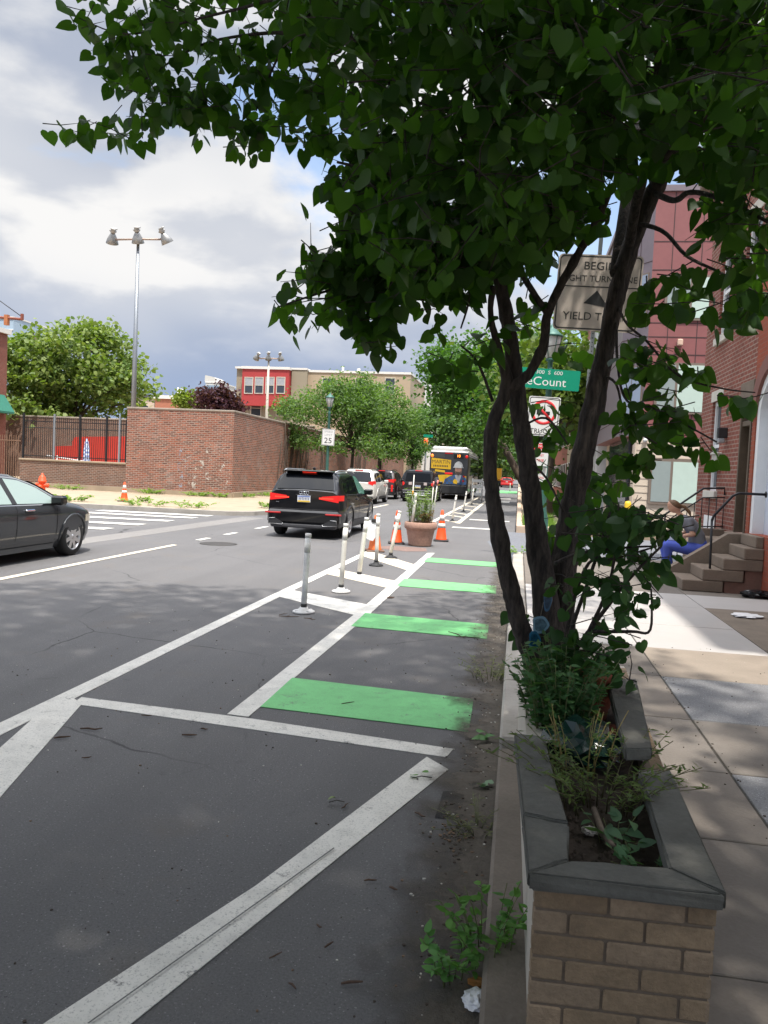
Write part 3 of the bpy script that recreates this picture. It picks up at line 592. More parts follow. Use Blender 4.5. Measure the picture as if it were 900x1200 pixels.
t, w, h = farblock('glass_tower', 'pale blue glass tower far behind the left edge of the tree', -30, 16, 372, 260, 25, glass('tower_pale', (.38, .48, .58), .15))
for i in range(12): m = MB(); m.box(0, w, -.25, -.02, h-4*i-.4, h-4*i); m.build('floor_band', TRIMW, t)

# ================================================================== trees
def clump_tree(name, label, cat, base, trunk_h, trunk_r, ells, n_clump, per, leaf, c1, c2, group=None, spread=.45, tmpl=QUADL, trans=.3, bark=(.10, .075, .055), droop=.3, stems=1, lean=(0, 0), shell=.55):
    t = thing(name, label, cat, base, 0, group); bx, by, bz = base
    top = Vector((lean[0], lean[1], trunk_h)); m = MB()
    for s in range(stems):
        o_ = Vector((random.gauss(0, .25), random.gauss(0, .2), 0)) if stems > 1 else Vector((0, 0, 0))
        tp = top + o_*3
        m.tube([o_*.4, o_*.6 + tp*.35 + Vector((random.gauss(0, .06), random.gauss(0, .06), 0)), tp], [trunk_r*1.25, trunk_r, trunk_r*.75], 9)
    C = []; Pall = []
    vol = np.array([e[3]*e[4]*e[5] for e in ells]); vol = vol/vol.sum()
    for i in range(n_clump):
        e = ells[rng.choice(len(ells), p=vol)]; d = rvec(1)[0]; rr = shell + (1-shell)*rng.random()**.6 if rng.random() < .8 else rng.random()*shell
        C.append(np.array(e[:3])-np.array(base) + d*rr*np.array(e[3:6]))
    C = np.array(C)
    for i in range(min(26, n_clump//6)):
        c = C[rng.integers(len(C))]; mid = top*.6 + Vector(c)*.4 + Vector((random.gauss(0, .2), random.gauss(0, .2), random.gauss(.1, .2)))
        m.tube([top*.9, mid, Vector(c)], [trunk_r*.5, trunk_r*.25, trunk_r*.08], 5)
    m.build('trunk', M('bark_' + name, bark, .95, var=.25, scale=4, fine=30, bmp=.5), t)
    cs = rng.random(len(C))*.5+.75
    pos = np.repeat(C, per, axis=0) + rng.normal(size=(len(C)*per, 3))*np.repeat(cs, per)[:, None]*spread*np.array([1, 1, .7])
    n = len(pos); tip = rvec(n)*np.array([1, 1, .6]); tip[:, 2] -= droop; nor = rvec(n)*.8 + np.array([0, 0, .8])
    leaves(pos, tip, nor, leaf*(.7+.6*rng.random(n)), tmpl, leaf_mat('leaf_' + name + str(c1), c1, c2, trans), 'crown', t)
    return t
# big linden behind the pool yard
def E_(px, py, Y, rx, ry, rz): p = at(px, py, Y); return (p.x, p.y, p.z, rx, ry, rz)
b0 = at(85, 500, 55)
clump_tree('linden_tree', 'big round tree with pale flower clusters behind the pool yard', 'tree', (b0.x, 55, 0), 4.4, .35,
    [E_(95, 432, 55, 5.0, 4.5, 3.3), E_(40, 440, 54, 3.6, 4, 3.0), E_(140, 455, 55, 2.6, 3, 2.3), E_(60, 480, 53, 4.4, 3.5, 1.3), E_(110, 400, 56, 2.2, 2.5, 1.2), E_(15, 425, 54, 2.6, 3, 2.2)], 330, 46, .34, (.055, .115, .025), (.24, .285, .085), spread=.46, trans=.25)
for px, Y, lab, c1, c2, r in ((250, 80, 'round dark purple leaved tree left of the apartment block', (.035, .012, .02), (.085, .035, .05), 1), (222, 95, 'small yellow green tree left of the purple tree', (.10, .15, .02), (.2, .24, .05), .6)):
    b0 = at(px, 480, Y); e = [E_(px+2, 470, Y, 2.2*r, 2.0, 1.7*r), E_(px+14, 476, Y, 1.9*r, 2, 1.6*r)] if r == 1 else [E_(px, 468, Y, 1.6, 1.4, 1.1)]
    clump_tree('ornamental_tree', lab, 'tree', (b0.x, Y, 0), 4.6, .2, e, int(120*r), 36, .34, c1, c2, spread=.4)
# honey locusts at the left kerb
p = dict(group='feathery street trees along the left kerb', spread=.30, trans=.35, bark=(.06, .045, .035), shell=.35, tmpl=[(.18, .12), (.2, .62)])
G1, G2 = (.065, .125, .04), (.15, .225, .075)
clump_tree('honey_locust', 'feathery green street tree beside the tall brick wall, nearest of its row', 'tree', (-9.6, 45.5, .13), 3.0, .10,
    [E_(400, 470, 45, 2.0, 2.0, 1.6), E_(352, 480, 43, 1.6, 1.8, .9), E_(425, 480, 46, 1.8, 2, 2.0), E_(380, 520, 44, 1.5, 1.5, .6), E_(345, 512, 43, .9, 1.2, .5), E_(425, 520, 45, 1.3, 1.4, .7)], 230, 64, .19, G1, G2, **p)
clump_tree('honey_locust', 'feathery green street tree with two stems behind the white car', 'tree', (-9.6, 55.5, .13), 3.2, .13,
    [E_(445, 482, 55, 2.0, 2.0, 2.2), E_(465, 495, 55, 1.7, 1.8, 1.7), E_(420, 468, 55, 1.7, 2, 1.3), E_(455, 525, 54, 1.6, 1.5, .8)], 220, 64, .22, G1, G2, stems=2, **p)
clump_tree('honey_locust', 'feathery street tree further along, left of the traffic light', 'tree', (-9.6, 72, .13), 3.0, .13, [E_(478, 500, 72, 2.0, 2, 2.6), E_(485, 530, 72, 1.7, 2, 1.2)], 110, 50, .26, (.045, .10, .03), (.10, .18, .05), **p)
# trees closing the street
q = dict(group='street trees beyond the bus', spread=.65, trans=.3)
clump_tree('street_tree', 'tall bright green tree above the bus, loose lobed crown against the sky', 'tree', (1.0, 62, .13), 5.0, .3, [E_(545, 430, 60, 3.2, 3, 2.4), E_(520, 440, 62, 1.9, 2, 1.8), E_(575, 450, 58, 3.2, 3, 2.4), E_(540, 465, 60, 2.2, 2, 1.6)], 240, 44, .28, (.035, .092, .02), (.085, .17, .035), lean=(-3, 0), **q)
clump_tree('street_tree', 'dark dense tree over the bike lane right of the bus', 'tree', (1.1, 48, .13), 4.0, .25, [E_(610, 450, 48, 2.6, 2.6, 2.4), E_(590, 490, 47, 2.0, 2.4, 1.3), E_(640, 470, 46, 2.6, 2.6, 2.6), E_(640, 420, 47, 2.2, 2, 1.7)], 300, 44, .22, (.03, .085, .018), (.085, .16, .03), **q)
clump_tree('street_tree', 'yellowish green tree behind the street name sign', 'tree', (1.3, 34, .13), 3.6, .2, [E_(650, 440, 34, 2.0, 1.8, 2.0), E_(690, 470, 34, 1.7, 1.6, 1.6)], 110, 36, .26, (.06, .11, .025), (.15, .19, .05), **q)
clump_tree('street_tree', 'soft grey green tree right behind the bus roof', 'tree', (-9.8, 92, .13), 3.5, .25, [E_(525, 500, 90, 3.6, 3, 2.6), E_(508, 490, 92, 2.4, 2.4, 2.6), E_(552, 508, 88, 3.4, 3, 2.2)], 170, 36, .40, (.055, .11, .04), (.12, .19, .07), lean=(4, 0), **q)
clump_tree('street_tree', 'hazy green tree closing the far end of the street', 'tree', (2.5, 130, .13), 4, .3, [E_(600, 520, 130, 6.5, 4, 4.0), E_(570, 505, 128, 5, 4, 4.5), E_(640, 510, 125, 6, 4, 5)], 170, 34, .55, (.06, .11, .04), (.12, .18, .06), **q)
clump_tree('street_tree', 'dark tree at the far end of the right pavement behind the no stopping sign', 'tree', (2.2, 80, .13), 3, .25, [E_(630, 535, 80, 3.0, 3, 2.0), E_(655, 520, 78, 3, 3, 3)], 110, 34, .4, (.03, .075, .02), (.075, .13, .03), **q)
for px, Y, lab in ((560, 150, 'distant rounded green tree left of the far end of the street'), (588, 175, 'distant hazy tree right over the far end of the street'), (625, 165, 'distant tree right of the far end of the street')):
    b0 = at(px, 550, Y); clump_tree('distant_tree', lab, 'tree', (b0.x, Y, 0), 2.5, .3, [E_(px, 535, Y, 5.5, 4, 4.2), E_(px+12, 545, Y, 5, 4, 2.6), E_(px-10, 520, Y, 4, 4, 4)], 150, 30, .75, (.06, .11, .05), (.12, .17, .07), spread=.9)
# ================================================================== right side: houses, stoops, person
def atx(px, py, X):
    v = RC.T @ np.array([px - CXP, CYP - py, FPX]); k = X/v[0]; return Vector((X, v[1]*k, HC + v[2]*k))
BR1 = brick_mat('brick_rowhouse', (.29, .09, .062), (.19, .068, .052), (.36, .29, .24), .205, .072, .010, stain=.45)
BR2 = brick_mat('brick_orange_red', (.34, .085, .045), (.28, .075, .045), (.22, .13, .10), .205, .072, .005, stain=.3)
BRST = M('brownstone', (.17, .13, .10), .9, var=.18, scale=3, fine=50, bmp=.25); LIME = M('limestone', (.55, .52, .46), .85, var=.08, scale=4)
WHT = M('white_paint', (.78, .79, .80), .45, var=.04); BROWN = M('brown_door_paint', (.10, .072, .05), .5, var=.25, scale=5)
DGL = glass('house_glass', (.03, .035, .045), .04)
# ---- brown-brick row house (facade faces the street, -X)
FX = 3.5
H1 = thing('row_house', 'brown red brick row house with a narrow brown door and white sash windows', 'house', (FX, 13.0, .13)); OH = (FX, 13.0, .13)
HY0, HY1, HT = 12.92, 16.5, 7.4
def yz_window(parent, off, y0, y1, z0, z1, x, frame=WHT, pane=DGL, fr=.07, rec=.10, sill=None, lintel=None, bars=True):
    """sash window in a facade facing -X; the opening was left in the wall"""
    m = MB(); xa, xb = x+rec-.05, x+rec+.02
    m.box(xa, xb, y0, y0+fr, z0, z1); m.box(xa, xb, y1-fr, y1, z0, z1); m.box(xa, xb, y0+fr, y1-fr, z0, z0+fr); m.box(xa, xb, y0+fr, y1-fr, z1-fr, z1)
    if bars: m.box(xa+.01, xb, y0+fr, y1-fr, (z0+z1)/2-.03, (z0+z1)/2+.03)
    f = m.build('window', frame, parent, off=off)
    m = MB(); m.box(xb-.03, xb-.015, y0+fr, y1-fr, z0+fr, z1-fr); o = m.build('pane', pane, f, off=off)
    if sill: m = MB(); m.bbox(x-.06, x+rec+.05, y0-.1, y1+.1, z0-sill, z0-.002, .008); m.build('sill', LIME, f, off=off)
    if lintel: m = MB(); m.bbox(x-.015, x+.06, y0-.1, y1+.1, z1+.002, z1+lintel, .006); m.build('lintel', LIME, f, off=off)
    return f
def facade(parent, off, y0, y1, z0, z1, x, depth, openings, mat, name='wall'):
    """wall in the plane X = x with rectangular openings cut out (a grid of blocks around them)"""
    ys = sorted({y0, y1, *[v for o in openings for v in o[:2]]}); zs = sorted({z0, z1, *[v for o in openings for v in o[2:4]]})
    m = MB()
    for i in range(len(ys)-1):
        for j in range(len(zs)-1):
            a, b_, c, d = ys[i], ys[i+1], zs[j], zs[j+1]; yc, zc_ = (a+b_)/2, (c+d)/2
            if any(o[0] < yc < o[1] and o[2] < zc_ < o[3] for o in openings): continue
            m.box(x, x+depth, a, b_, c, d)
    return m.build(name, mat, parent, off=off)
OP1 = [(15.05, 15.72, 1.56, 3.2), (13.06, 13.68, .92, 3.02), (14.98, 15.68, 4.38, 6.0), (13.25, 14.05, 4.38, 6.0)]
facade(H1, OH, HY0, HY1, .125, HT, FX, .28, OP1, BR1)
m = MB(); m.box(FX+.281, FX+8, HY0, HY1, .125, HT-.01); m.build('inner_body', M('dark_inside', (.02, .02, .02), .9), H1, off=OH)
m = MB(); m.box(FX+.0, FX+8, HY1+.001, HY1+.12, .125, HT); m.build('side_wall', BR1, H1, off=OH)
m = MB(); m.bbox(FX-.3, FX+8, HY0, HY1+.2, HT, HT+.35, .03); m.build('cornice', BRST, H1, off=OH)
for i, o_ in enumerate((OP1[0], OP1[2], OP1[3])): yz_window(H1, OH, *o_, FX, sill=.14, lintel=.2)
m = MB(); m.box(FX-.012, FX+.05, 15.0, 15.8, .82, 1.1); m.build('cellar_panel', WHT, H1, off=OH)
m = MB(); m.box(FX+.14, FX+.19, 13.12, 13.62, .94, 2.62)
for z in (1.05, 1.7): m.bbox(FX+.125, FX+.141, 13.2, 13.54, z, z+.55, .006)
dr = m.build('door', BROWN, H1, off=OH)
m = MB(); m.bbox(FX-.02, FX+.24, 13.06, 13.12, .92, 3.02, .006); m.bbox(FX-.02, FX+.24, 13.62, 13.68, .92, 3.02, .006); m.bbox(FX+.0, FX+.24, 13.12, 13.62, 2.62, 2.70, .006); m.build('door_frame', BROWN, H1, off=OH)
m = MB(); m.box(FX+.15, FX+.17, 13.12, 13.62, 2.70, 3.02); m.build('transom', M('transom_glass', (.34, .31, .24), .2), H1, off=OH)
lettering('18', .22, M('number_black', (.03, .03, .03), .5), H1, (FX+.146-OH[0], 13.37-OH[1], 2.86-OH[2]), (R(90), 0, R(-90)), 'house_number')
m = MB(); m.bbox(FX-.03, FX+.1, 13.0, 13.74, 3.03, 3.32, .01); m.build('door_lintel', BRST, H1, off=OH)
m = MB(); m.lathe([(0, -.05), (.025, -.045), (.03, -.02), (.015, 0)], 12, (FX+.13-.0, 13.19, 1.72), 'x'); m.build('door_knob', M('brass', (.5, .36, .12), .25, .9), dr, off=(FX, 13, .13))
pl = atx(852, 508, FX); t = thing('wall_lamp', 'small dark wall lantern beside the brown door', 'lamp', (FX, pl.y, pl.z))
m = MB(); m.bbox(-.16, 0, -.05, .05, -.08, .10, .015); m.build('lamp_body', M('lamp_dark', (.05, .05, .055), .4, .5), t); m = MB(); m.bbox(-.15, -.03, -.045, .045, -.17, -.082, .02); m.build('lamp_glass', M('lamp_glass_grey', (.35, .36, .38), .2), t)
pl = atx(843, 541, FX); t = thing('mailbox', 'small grey white metal mailbox on the brown brick wall', 'mailbox', (FX, pl.y, pl.z))
m = MB(); m.bbox(-.10, 0, -.17, .17, -.15, .12, .01); m.build('box_body', M('mailbox_paint', (.52, .50, .46), .5, .2), t); m = MB(); m.bbox(-.125, 0, -.18, .18, .121, .16, .01); m.build('lid', M('mailbox_lid', (.6, .58, .54), .5, .2), t)
# ---- orange-red house with the white arched doorway
OH2 = (FX, 12.0, .13); H2 = thing('row_house', 'orange red brick house with a white arched doorway at the right edge', 'house', OH2)
FX2 = FX-.03
facade(H2, OH2, 5.2, 12.915, .125, HT+.3, FX2, .30, [(11.42, 12.78, .96, 3.36), (8.6, 9.6, 1.4, 3.3), (6.4, 7.4, 1.4, 3.3), (11.6, 12.5, 4.5, 6.2), (8.6, 9.6, 4.5, 6.2), (6.4, 7.4, 4.5, 6.2)], BR2)
m = MB(); m.box(FX2+.301, FX+8, 5.2, 12.915, .125, HT+.28); m.build('inner_body', M('dark_inside'), H2, off=OH2)
m = MB(); m.bbox(FX2-.3, FX+8, 5.1, 12.915, HT+.3, HT+.65, .03); m.build('cornice', BRST, H2, off=OH2)
for o_ in ((8.6, 9.6, 1.4, 3.3), (6.4, 7.4, 1.4, 3.3), (11.6, 12.5, 4.5, 6.2), (8.6, 9.6, 4.5, 6.2), (6.4, 7.4, 4.5, 6.2)): yz_window(H2, OH2, *o_, FX2, sill=.14, lintel=.2)
yc, zs_, ro, ri = 12.10, 2.70, .68, .55
def arch_pts(r, n=14): return [(yc + r*math.cos(math.pi*i/n), zs_ + r*math.sin(math.pi*i/n)) for i in range(n+1)]
m = MB()
oa, ia = [(yc+ro, .96)] + arch_pts(ro) + [(yc-ro, .96)], [(yc+ri, .96)] + arch_pts(ri) + [(yc-ri, .96)]
for i in range(len(oa)-1):
    a, b_, c, d = oa[i], oa[i+1], ia[i+1], ia[i]
    vs = [(FX2+.02, *a), (FX2+.02, *b_), (FX2+.02, *c), (FX2+.02, *d), (FX2+.26, *a), (FX2+.26, *b_), (FX2+.26, *c), (FX2+.26, *d)]
    m.add(vs, [(0, 1, 2, 3), (4, 7, 6, 5), (0, 4, 5, 1), (1, 5, 6, 2), (2, 6, 7, 3), (3, 7, 4, 0)])
m.build('arched_surround', WHT, H2, off=OH2)
m = MB(); ob = arch_pts(ro+.22); ib = arch_pts(ro+.002)
for i in range(len(ob)-1):
    a, b_, c, d = ob[i], ob[i+1], ib[i+1], ib[i]
    vs = [(FX2-.03, *a), (FX2-.03, *b_), (FX2-.03, *c), (FX2-.03, *d), (FX2+.10, *a), (FX2+.10, *b_), (FX2+.10, *c), (FX2+.10, *d)]
    m.add(vs, [(0, 1, 2, 3), (4, 7, 6, 5), (0, 4, 5, 1), (1, 5, 6, 2), (2, 6, 7, 3), (3, 7, 4, 0)])
m.build('arch_stone', M('arch_brownstone', (.20, .085, .07), .8, var=.1), H2, off=OH2)
m = MB(); m.prism(ia, 'x', FX2+.18, FX2+.2); d2 = m.build('door', M('door_blue_white', (.58, .63, .72), .4, var=.04), H2, off=OH2)
m = MB(); m.bbox(FX2+.165, FX2+.181, yc-.4, yc+.4, 2.72, 3.0, .005); m.build('fan_pane', DGL, d2, off=OH2)
m = MB(); m.box(FX2-.04, FX2-.001, 5.2, 11.4, .125, .8); m.build('base_course', M('base_red_paint', (.22, .055, .045), .6, var=.12, scale=2), H2, off=OH2)

# ---- stoops
STEP = M('step_stone', (.19, .145, .11), .9, var=.2, scale=3, fine=50, bmp=.3, dirt=.3, dirtcol=(.09, .078, .06))
STUC = M('stoop_stucco', (.20, .105, .08), .9, var=.2, scale=4, fine=40, bmp=.25, dirt=.3)
S1 = thing('stoop', 'grey brown stone steps with a plain pipe rail, in front of the white arched door', 'steps', (2.9, 12.3, .13)); OS = (2.9, 12.3, .13)
xs_ = [2.39, 2.66, 2.93, 3.20]
for i, x in enumerate(xs_):
    z1 = .13+.165*(i+1); m = MB(); m.bbox(x, min(x+.56, FX2-.002) if i < 3 else FX2-.002, 11.9, 12.74, z1-.165+.002, z1, .012); m.build('step', STEP, S1, off=OS)
m = MB(); m.prism([(2.97, .125), (2.97, .29), (3.24, .29), (3.24, .455), (3.3, .455), (3.3, .622), (FX2-.003, .622), (FX2-.003, .125)], 'y', 11.93, 12.73); m.build('stucco_base', STUC, S1, off=OS)
m = MB(); m.bbox(3.36, FX2-.002, 11.95, 12.74, .792, .955, .01); m.build('door_step', STEP, S1, off=OS)
m = MB(); m.prism([(2.36, .125), (2.36, .36), (3.18, .93), (FX2-.003, .94), (FX2-.003, .125)], 'y', 12.745, 12.93); m.build('cheek_wall', STEP, S1, off=OS)
RAIL = M('rail_black', (.022, .022, .025), .45, .4)
t = thing('handrail', 'black pipe handrail on the near edge of the stone steps', 'handrail', (2.78, 11.99, .3)); OR = (2.78, 11.99, .3)
m = MB(); m.tube([(2.78, 11.99, .296), (2.76, 11.99, 1.16)], .017, 8); m.build('post', RAIL, t, off=OR)
m = MB(); m.tube([(2.76, 11.99, 1.15), (2.78, 11.99, 1.22), (3.02, 11.99, 1.52), (3.10, 11.99, 1.56), (FX2-.002, 11.99, 1.56)], .019, 8); m.build('rail', RAIL, t, off=OR)
m = MB(); m.lathe([(.05, 0), (.05, .015), (.02, .03)], 12, (2.78, 11.99, .296)); m.build('base_flange', RAIL, t, off=OR); m = MB(); m.lathe([(.045, -.012), (.045, 0)], 12, (FX2-.002, 11.99, 1.56), 'x'); m.build('wall_flange', RAIL, t, off=OR)
S2 = thing('stoop', 'second stone steps with a sitting woman, in front of the brown door', 'steps', (3.0, 13.6, .13)); OS2 = (3.0, 13.6, .13)
for i, x in enumerate((2.60, 2.84, 3.12)):
    z1 = (.30, .48, .80)[i]; m = MB(); m.bbox(x, FX-.002, 12.94, 14.25, (.13, .302, .482)[i], z1, .012); m.build('step', STEP, S2, off=OS2)
m = MB(); m.bbox(3.36, FX-.002, 13.0, 13.74, .802, .918, .01); m.build('door_step', STEP, S2, off=OS2)
m = MB(); m.bbox(3.0, FX-.002, 14.26, 14.42, .13, .92, .012); m.build('cheek_wall', STEP, S2, off=OS2)
t = thing('stair_railing', 'black iron railing with thin bars behind the sitting woman', 'railing', (3.0, 14.34, .13)); OR = (3.0, 14.34, .13)
m = MB(); m.tube([(2.50, 14.34, .98), (2.47, 14.34, 1.05), (2.53, 14.34, 1.12), (3.13, 14.34, 1.60), (3.47, 14.34, 1.62), (3.48, 14.34, 1.5)], .018, 8); m.build('top_rail', RAIL, t, off=OR)
m = MB(); m.tube([(2.53, 14.34, .98), (3.13, 14.34, 1.44), (3.49, 14.34, 1.46)], .011, 6); m.tube([(3.0, 14.34, .94), (3.49, 14.34, .96)], .012, 6); m.build('lower_rail', RAIL, t, off=OR)
for i in range(9):
    x = 2.53+.118*i; zt_ = .98 + max(0, min(.46, (x-2.53)*.767)); zb = .13 if x < 2.99 else .921
    m = MB(); m.tube([(x, 14.34, zb), (x, 14.34, zt_ if i else 1.1)], .016 if i == 0 else .008, 6); m.build('post' if i == 0 else 'baluster', RAIL, t, off=OR)
# ---- litter by the steps
t = None
def crumple(name, label, cat, loc, size, mat, n=26, flat=.35):
    bm = bmesh.new(); bmesh.ops.create_icosphere(bm, subdivisions=3, radius=1)
    for v in bm.verts:
        d = 1 + random.uniform(-.28, .22); v.co = Vector((v.co.x*d*size[0], v.co.y*d*size[1], max(-.0, v.co.z*d*size[2]*.8 + size[2]*.8)))
    me = bpy.data.meshes.new(name); bm.to_mesh(me); bm.free(); me.materials.append(mat); o = bpy.data.objects.new(name, me); COL.objects.link(o); o.location = loc
    return tag(o, label, cat)
crumple('rubbish_bag', 'small black plastic bag lying at the foot of the stoop wall', 'bag', (3.32, 11.6, .13), (.20, .12, .07), glass('black_plastic', (.012, .012, .014), .25))
crumple('paper_litter', 'flat white paper litter on the brown pavement slab', 'litter', (2.72, 9.85, .131), (.17, .14, .022), M('paper_white', (.75, .75, .76), .7, var=.06))

# ---- person
PO = (2.93, 13.55, .48)
P = thing('person', 'woman in grey shirt and blue trousers sitting on the steps eating, hair tied back', 'person', PO)
SKIN = M('skin', (.52, .28, .19), .55, var=.05, fine=0); SHIRT = M('shirt_grey', (.165, .165, .185), .9, var=.08, fine=120); JEAN = M('trousers_blue', (.085, .125, .52), .85, var=.08, fine=120); HAIR = M('hair_brown', (.14, .075, .035), .6, var=.25, scale=30, fine=90)
yb = 13.55
def fig(name, caps, balls, mat, parent, off, vox=.009, smooth=6):
    m = MB()
    for p0, r0, p1, r1 in caps:
        p0, p1 = Vector(p0), Vector(p1); k = max(3, int((p1-p0).length/.03)); ts = [i/k for i in range(k+1)]
        m.tube([p0+(p1-p0)*t_ for t_ in ts], [r0+(r1-r0)*t_ for t_ in ts], 14)
        for p_, r_ in ((p0, r0), (p1, r1)): m.lathe([(0, -r_)] + [(r_*math.cos(a), r_*math.sin(a)) for a in np.linspace(-1.4, 1.4, 8)] + [(0, r_)], 14, tuple(p_))
    for c_, (rx, ry, rz_), tilt in balls:
        T_ = Matrix.Translation(Vector(c_)) @ Matrix.Rotation(tilt, 4, 'Y'); q_ = MB(); q_.lathe([(0, -1)] + [(math.cos(a), math.sin(a)) for a in np.linspace(-1.45, 1.45, 14)] + [(0, 1)], 20)
        m.add([tuple(T_ @ Vector((x*rx, y*ry, z*rz_))) for x, y, z in q_.v], q_.f)
    o_ = m.build(name, mat, None, off=off); r_ = o_.modifiers.new('r', 'REMESH'); r_.mode = 'VOXEL'; r_.voxel_size = vox; r_.use_smooth_shade = True
    sm_ = o_.modifiers.new('s', 'SMOOTH'); sm_.iterations = smooth; sm_.factor = .5; solid_eval(o_); o_.data.materials.clear(); o_.data.materials.append(mat); o_.parent = parent
    for p_ in o_.data.polygons: p_.use_smooth = True
    return o_
cp = [((2.93, yb, .62), .13, (2.90, yb, .82), .115), ((2.90, yb, .82), .115, (2.82, yb, 1.06), .13), ((2.78, yb, 1.14), .05, (2.70, yb, 1.25), .045)]
bl = [((2.665, yb, 1.345), (.092, .075, .115), R(-22)), ((2.625, yb, 1.30), (.06, .055, .07), R(-22)), ((2.572, yb, 1.322), (.018, .013, .022), 0)]
sh, tr_ = [], []
for s in (-1, 1):
    A1, A2, A3, A4 = (2.80, yb+s*.155, 1.10), (2.80, yb+s*.21, .86), (2.60, yb+s*.11, .80), (2.525, yb+s*.075, .80)
    cp += [((2.81, yb+s*.08, 1.10), .06, A1, .055), (A1, .05, A2, .042), (A2, .040, A3, .027), (A3, .026, A4, .026), (A4, .026, (2.49, yb+s*.06, .805), .026)]
    for k in range(4): cp += [((2.49, yb+s*(.085-.018*k), .81), .009, (2.455, yb+s*(.085-.018*k), .815+.004*k), .0085), ((2.455, yb+s*(.085-.018*k), .815+.004*k), .0085, (2.425, yb+s*(.08-.018*k), .80+.006*k), .0075)]
    cp += [((2.51, yb+s*.04, .82), .011, (2.468, yb+s*.025, .84), .009), ((2.88, yb+s*.09, .60), .09, (2.42, yb+s*.17, .655), .06), ((2.42, yb+s*.17, .655), .058, (2.50, yb+s*.06, .24), .036), ((2.50, yb+s*.06, .22), .036, (2.39, yb+s*.06, .172), .028)]
    sh += [((2.82, yb+s*.07, 1.10), .085, (2.80, yb+s*.15, 1.105), .068), (A1, .066, (2.80, yb+s*.195, .95), .06)]
    tr_ += [((2.90, yb+s*.09, .60), .115, (2.42, yb+s*.17, .66), .076), ((2.42, yb+s*.17, .66), .076, (2.485, yb+s*.08, .33), .062)]
fig('body', cp, bl, SKIN, P, PO)
fig('shirt', sh + [((2.925, yb, .66), .148, (2.90, yb, .82), .132), ((2.90, yb, .82), .132, (2.825, yb, 1.05), .145), ((2.825, yb, 1.06), .14, (2.785, yb, 1.13), .085)], [], SHIRT, P, PO, .012)
fig('trousers', tr_ + [((2.94, yb-.06, .60), .13, (2.94, yb+.06, .60), .13), ((2.935, yb, .62), .15, (2.93, yb, .70), .14)], [], JEAN, P, PO, .012)
fig('hair', [((2.76, yb, 1.37), .04, (2.83, yb, 1.36), .026), ((2.83, yb, 1.36), .03, (2.88, yb, 1.27), .034), ((2.88, yb, 1.27), .034, (2.885, yb, 1.19), .012)], [((2.69, yb, 1.385), (.092, .083, .10), R(-22))], HAIR, P, PO, .009)
for s in (-1, 1):
    m = MB(); m.lathe([(0, -.008), (.007, -.004), (.008, 0), (.007, .004), (0, .008)], 8, (2.585, yb+s*.028, 1.345)); m.build('eye', M('eye_dark', (.03, .02, .015), .2), P, off=PO)
    m = MB(); m.bbox(2.345, 2.53, yb+s*.06-.045, yb+s*.06+.045, .131, .155, .008); m.tube([(2.44, yb+s*.06-.05, .15), (2.44, yb+s*.06, .205), (2.44, yb+s*.06+.05, .15)], .012, 6); m.build('sandal', M('sandal_orange', (.5, .11, .05), .6), P, off=PO)
m = MB(); m.tube([(2.588, yb-.02, 1.268), (2.578, yb, 1.266), (2.588, yb+.02, 1.268)], .006, 6); m.build('mouth', M('lips', (.42, .14, .12), .5), P, off=PO)
t = thing('food_wrapper', 'white paper wrapper with food held on the lap of the sitting woman', 'food', (2.46, yb, .742))
m = MB(); m.prism([(-.14, 0), (.10, 0), (.12, .05), (.03, .09), (-.10, .075), (-.17, .03)], 'y', -.11, .11); m.build('paper', M('paper_white'), t)
m = MB(); m.lathe([(.0, .075), (.05, .085), (.06, .10), (.035, .125), (0, .13)], 10, (-.04, 0, 0), 'z'); m.build('sandwich', M('bread', (.5, .26, .09), .8, var=.2, scale=30), t)

for c_ in P.children:                                         # she leans forward over the food
    if c_.name.split('.')[0] in ('trousers', 'sandal'): continue
    for v_ in c_.data.vertices:
        k_ = max(0, v_.co.z + PO[2] - .86); v_.co.x -= k_*.30; v_.co.z -= k_*.14
# ---- red panelled building on the far corner of the alley
RB = thing('panel_building', 'three storey building of red and purple metal panels above a beige siding ground floor', 'building', (3.45, 24.0, .13)); ORB = (3.45, 24.0, .13)
SID = M('siding_beige', (.56, .47, .37), .7, var=.05, scale=1, fine=0); PRED = M('panel_red', (.25, .092, .09), .5, var=.06, scale=1.5, fine=6); PPUR = M('panel_purple', (.20, .165, .185), .45, .1, var=.06, scale=1.5, fine=6); JNT = M('panel_joint', (.06, .035, .035), .8); TAU = M('frame_taupe', (.19, .15, .12), .5, var=.06); MINT = M('mint_blind', (.50, .62, .55), .25, var=.03, fine=0); GRYB = M('grey_blind', (.28, .33, .32), .3, var=.05)
m = MB(); z = .13
while z < 2.95: m.prism([(24.06, z), (24.06, z+.205), (24.035, z+.205), (24.02, z)], 'x', 3.32, 12); z += .205
m.box(3.32, 12, 24.061, 32, .13, 3.0); m.box(3.28, 3.319, 24.0, 24.5, .13, 3.0); m.build('siding', SID, RB, off=ORB)
m = MB(); m.prism([(3.45, 24.0), (12, 24.0), (12, 32), (2.85, 32), (2.85, 24.9)], 'z', 3.001, 9.95, 0); u = m.build('upper_panels', [PRED, PPUR], RB, off=ORB)
for p_ in u.data.polygons:
    if p_.normal.x < -.4: p_.material_index = 1
m = MB(); m.prism([(3.38, 23.93), (12, 23.93), (12, 32), (2.78, 32), (2.78, 24.86)], 'z', 9.951, 10.12); m.build('parapet', PPUR, RB, off=ORB)
m = MB()
for z in (3.5, 5.35, 5.85, 6.25, 7.75, 8.55): m.box(3.46, 12, 23.992, 23.999, z-.012, z+.012)
for x in (3.98, 4.78, 5.6, 6.4): m.box(x-.011, x+.011, 23.9925, 23.9985, 3.01, 9.94)
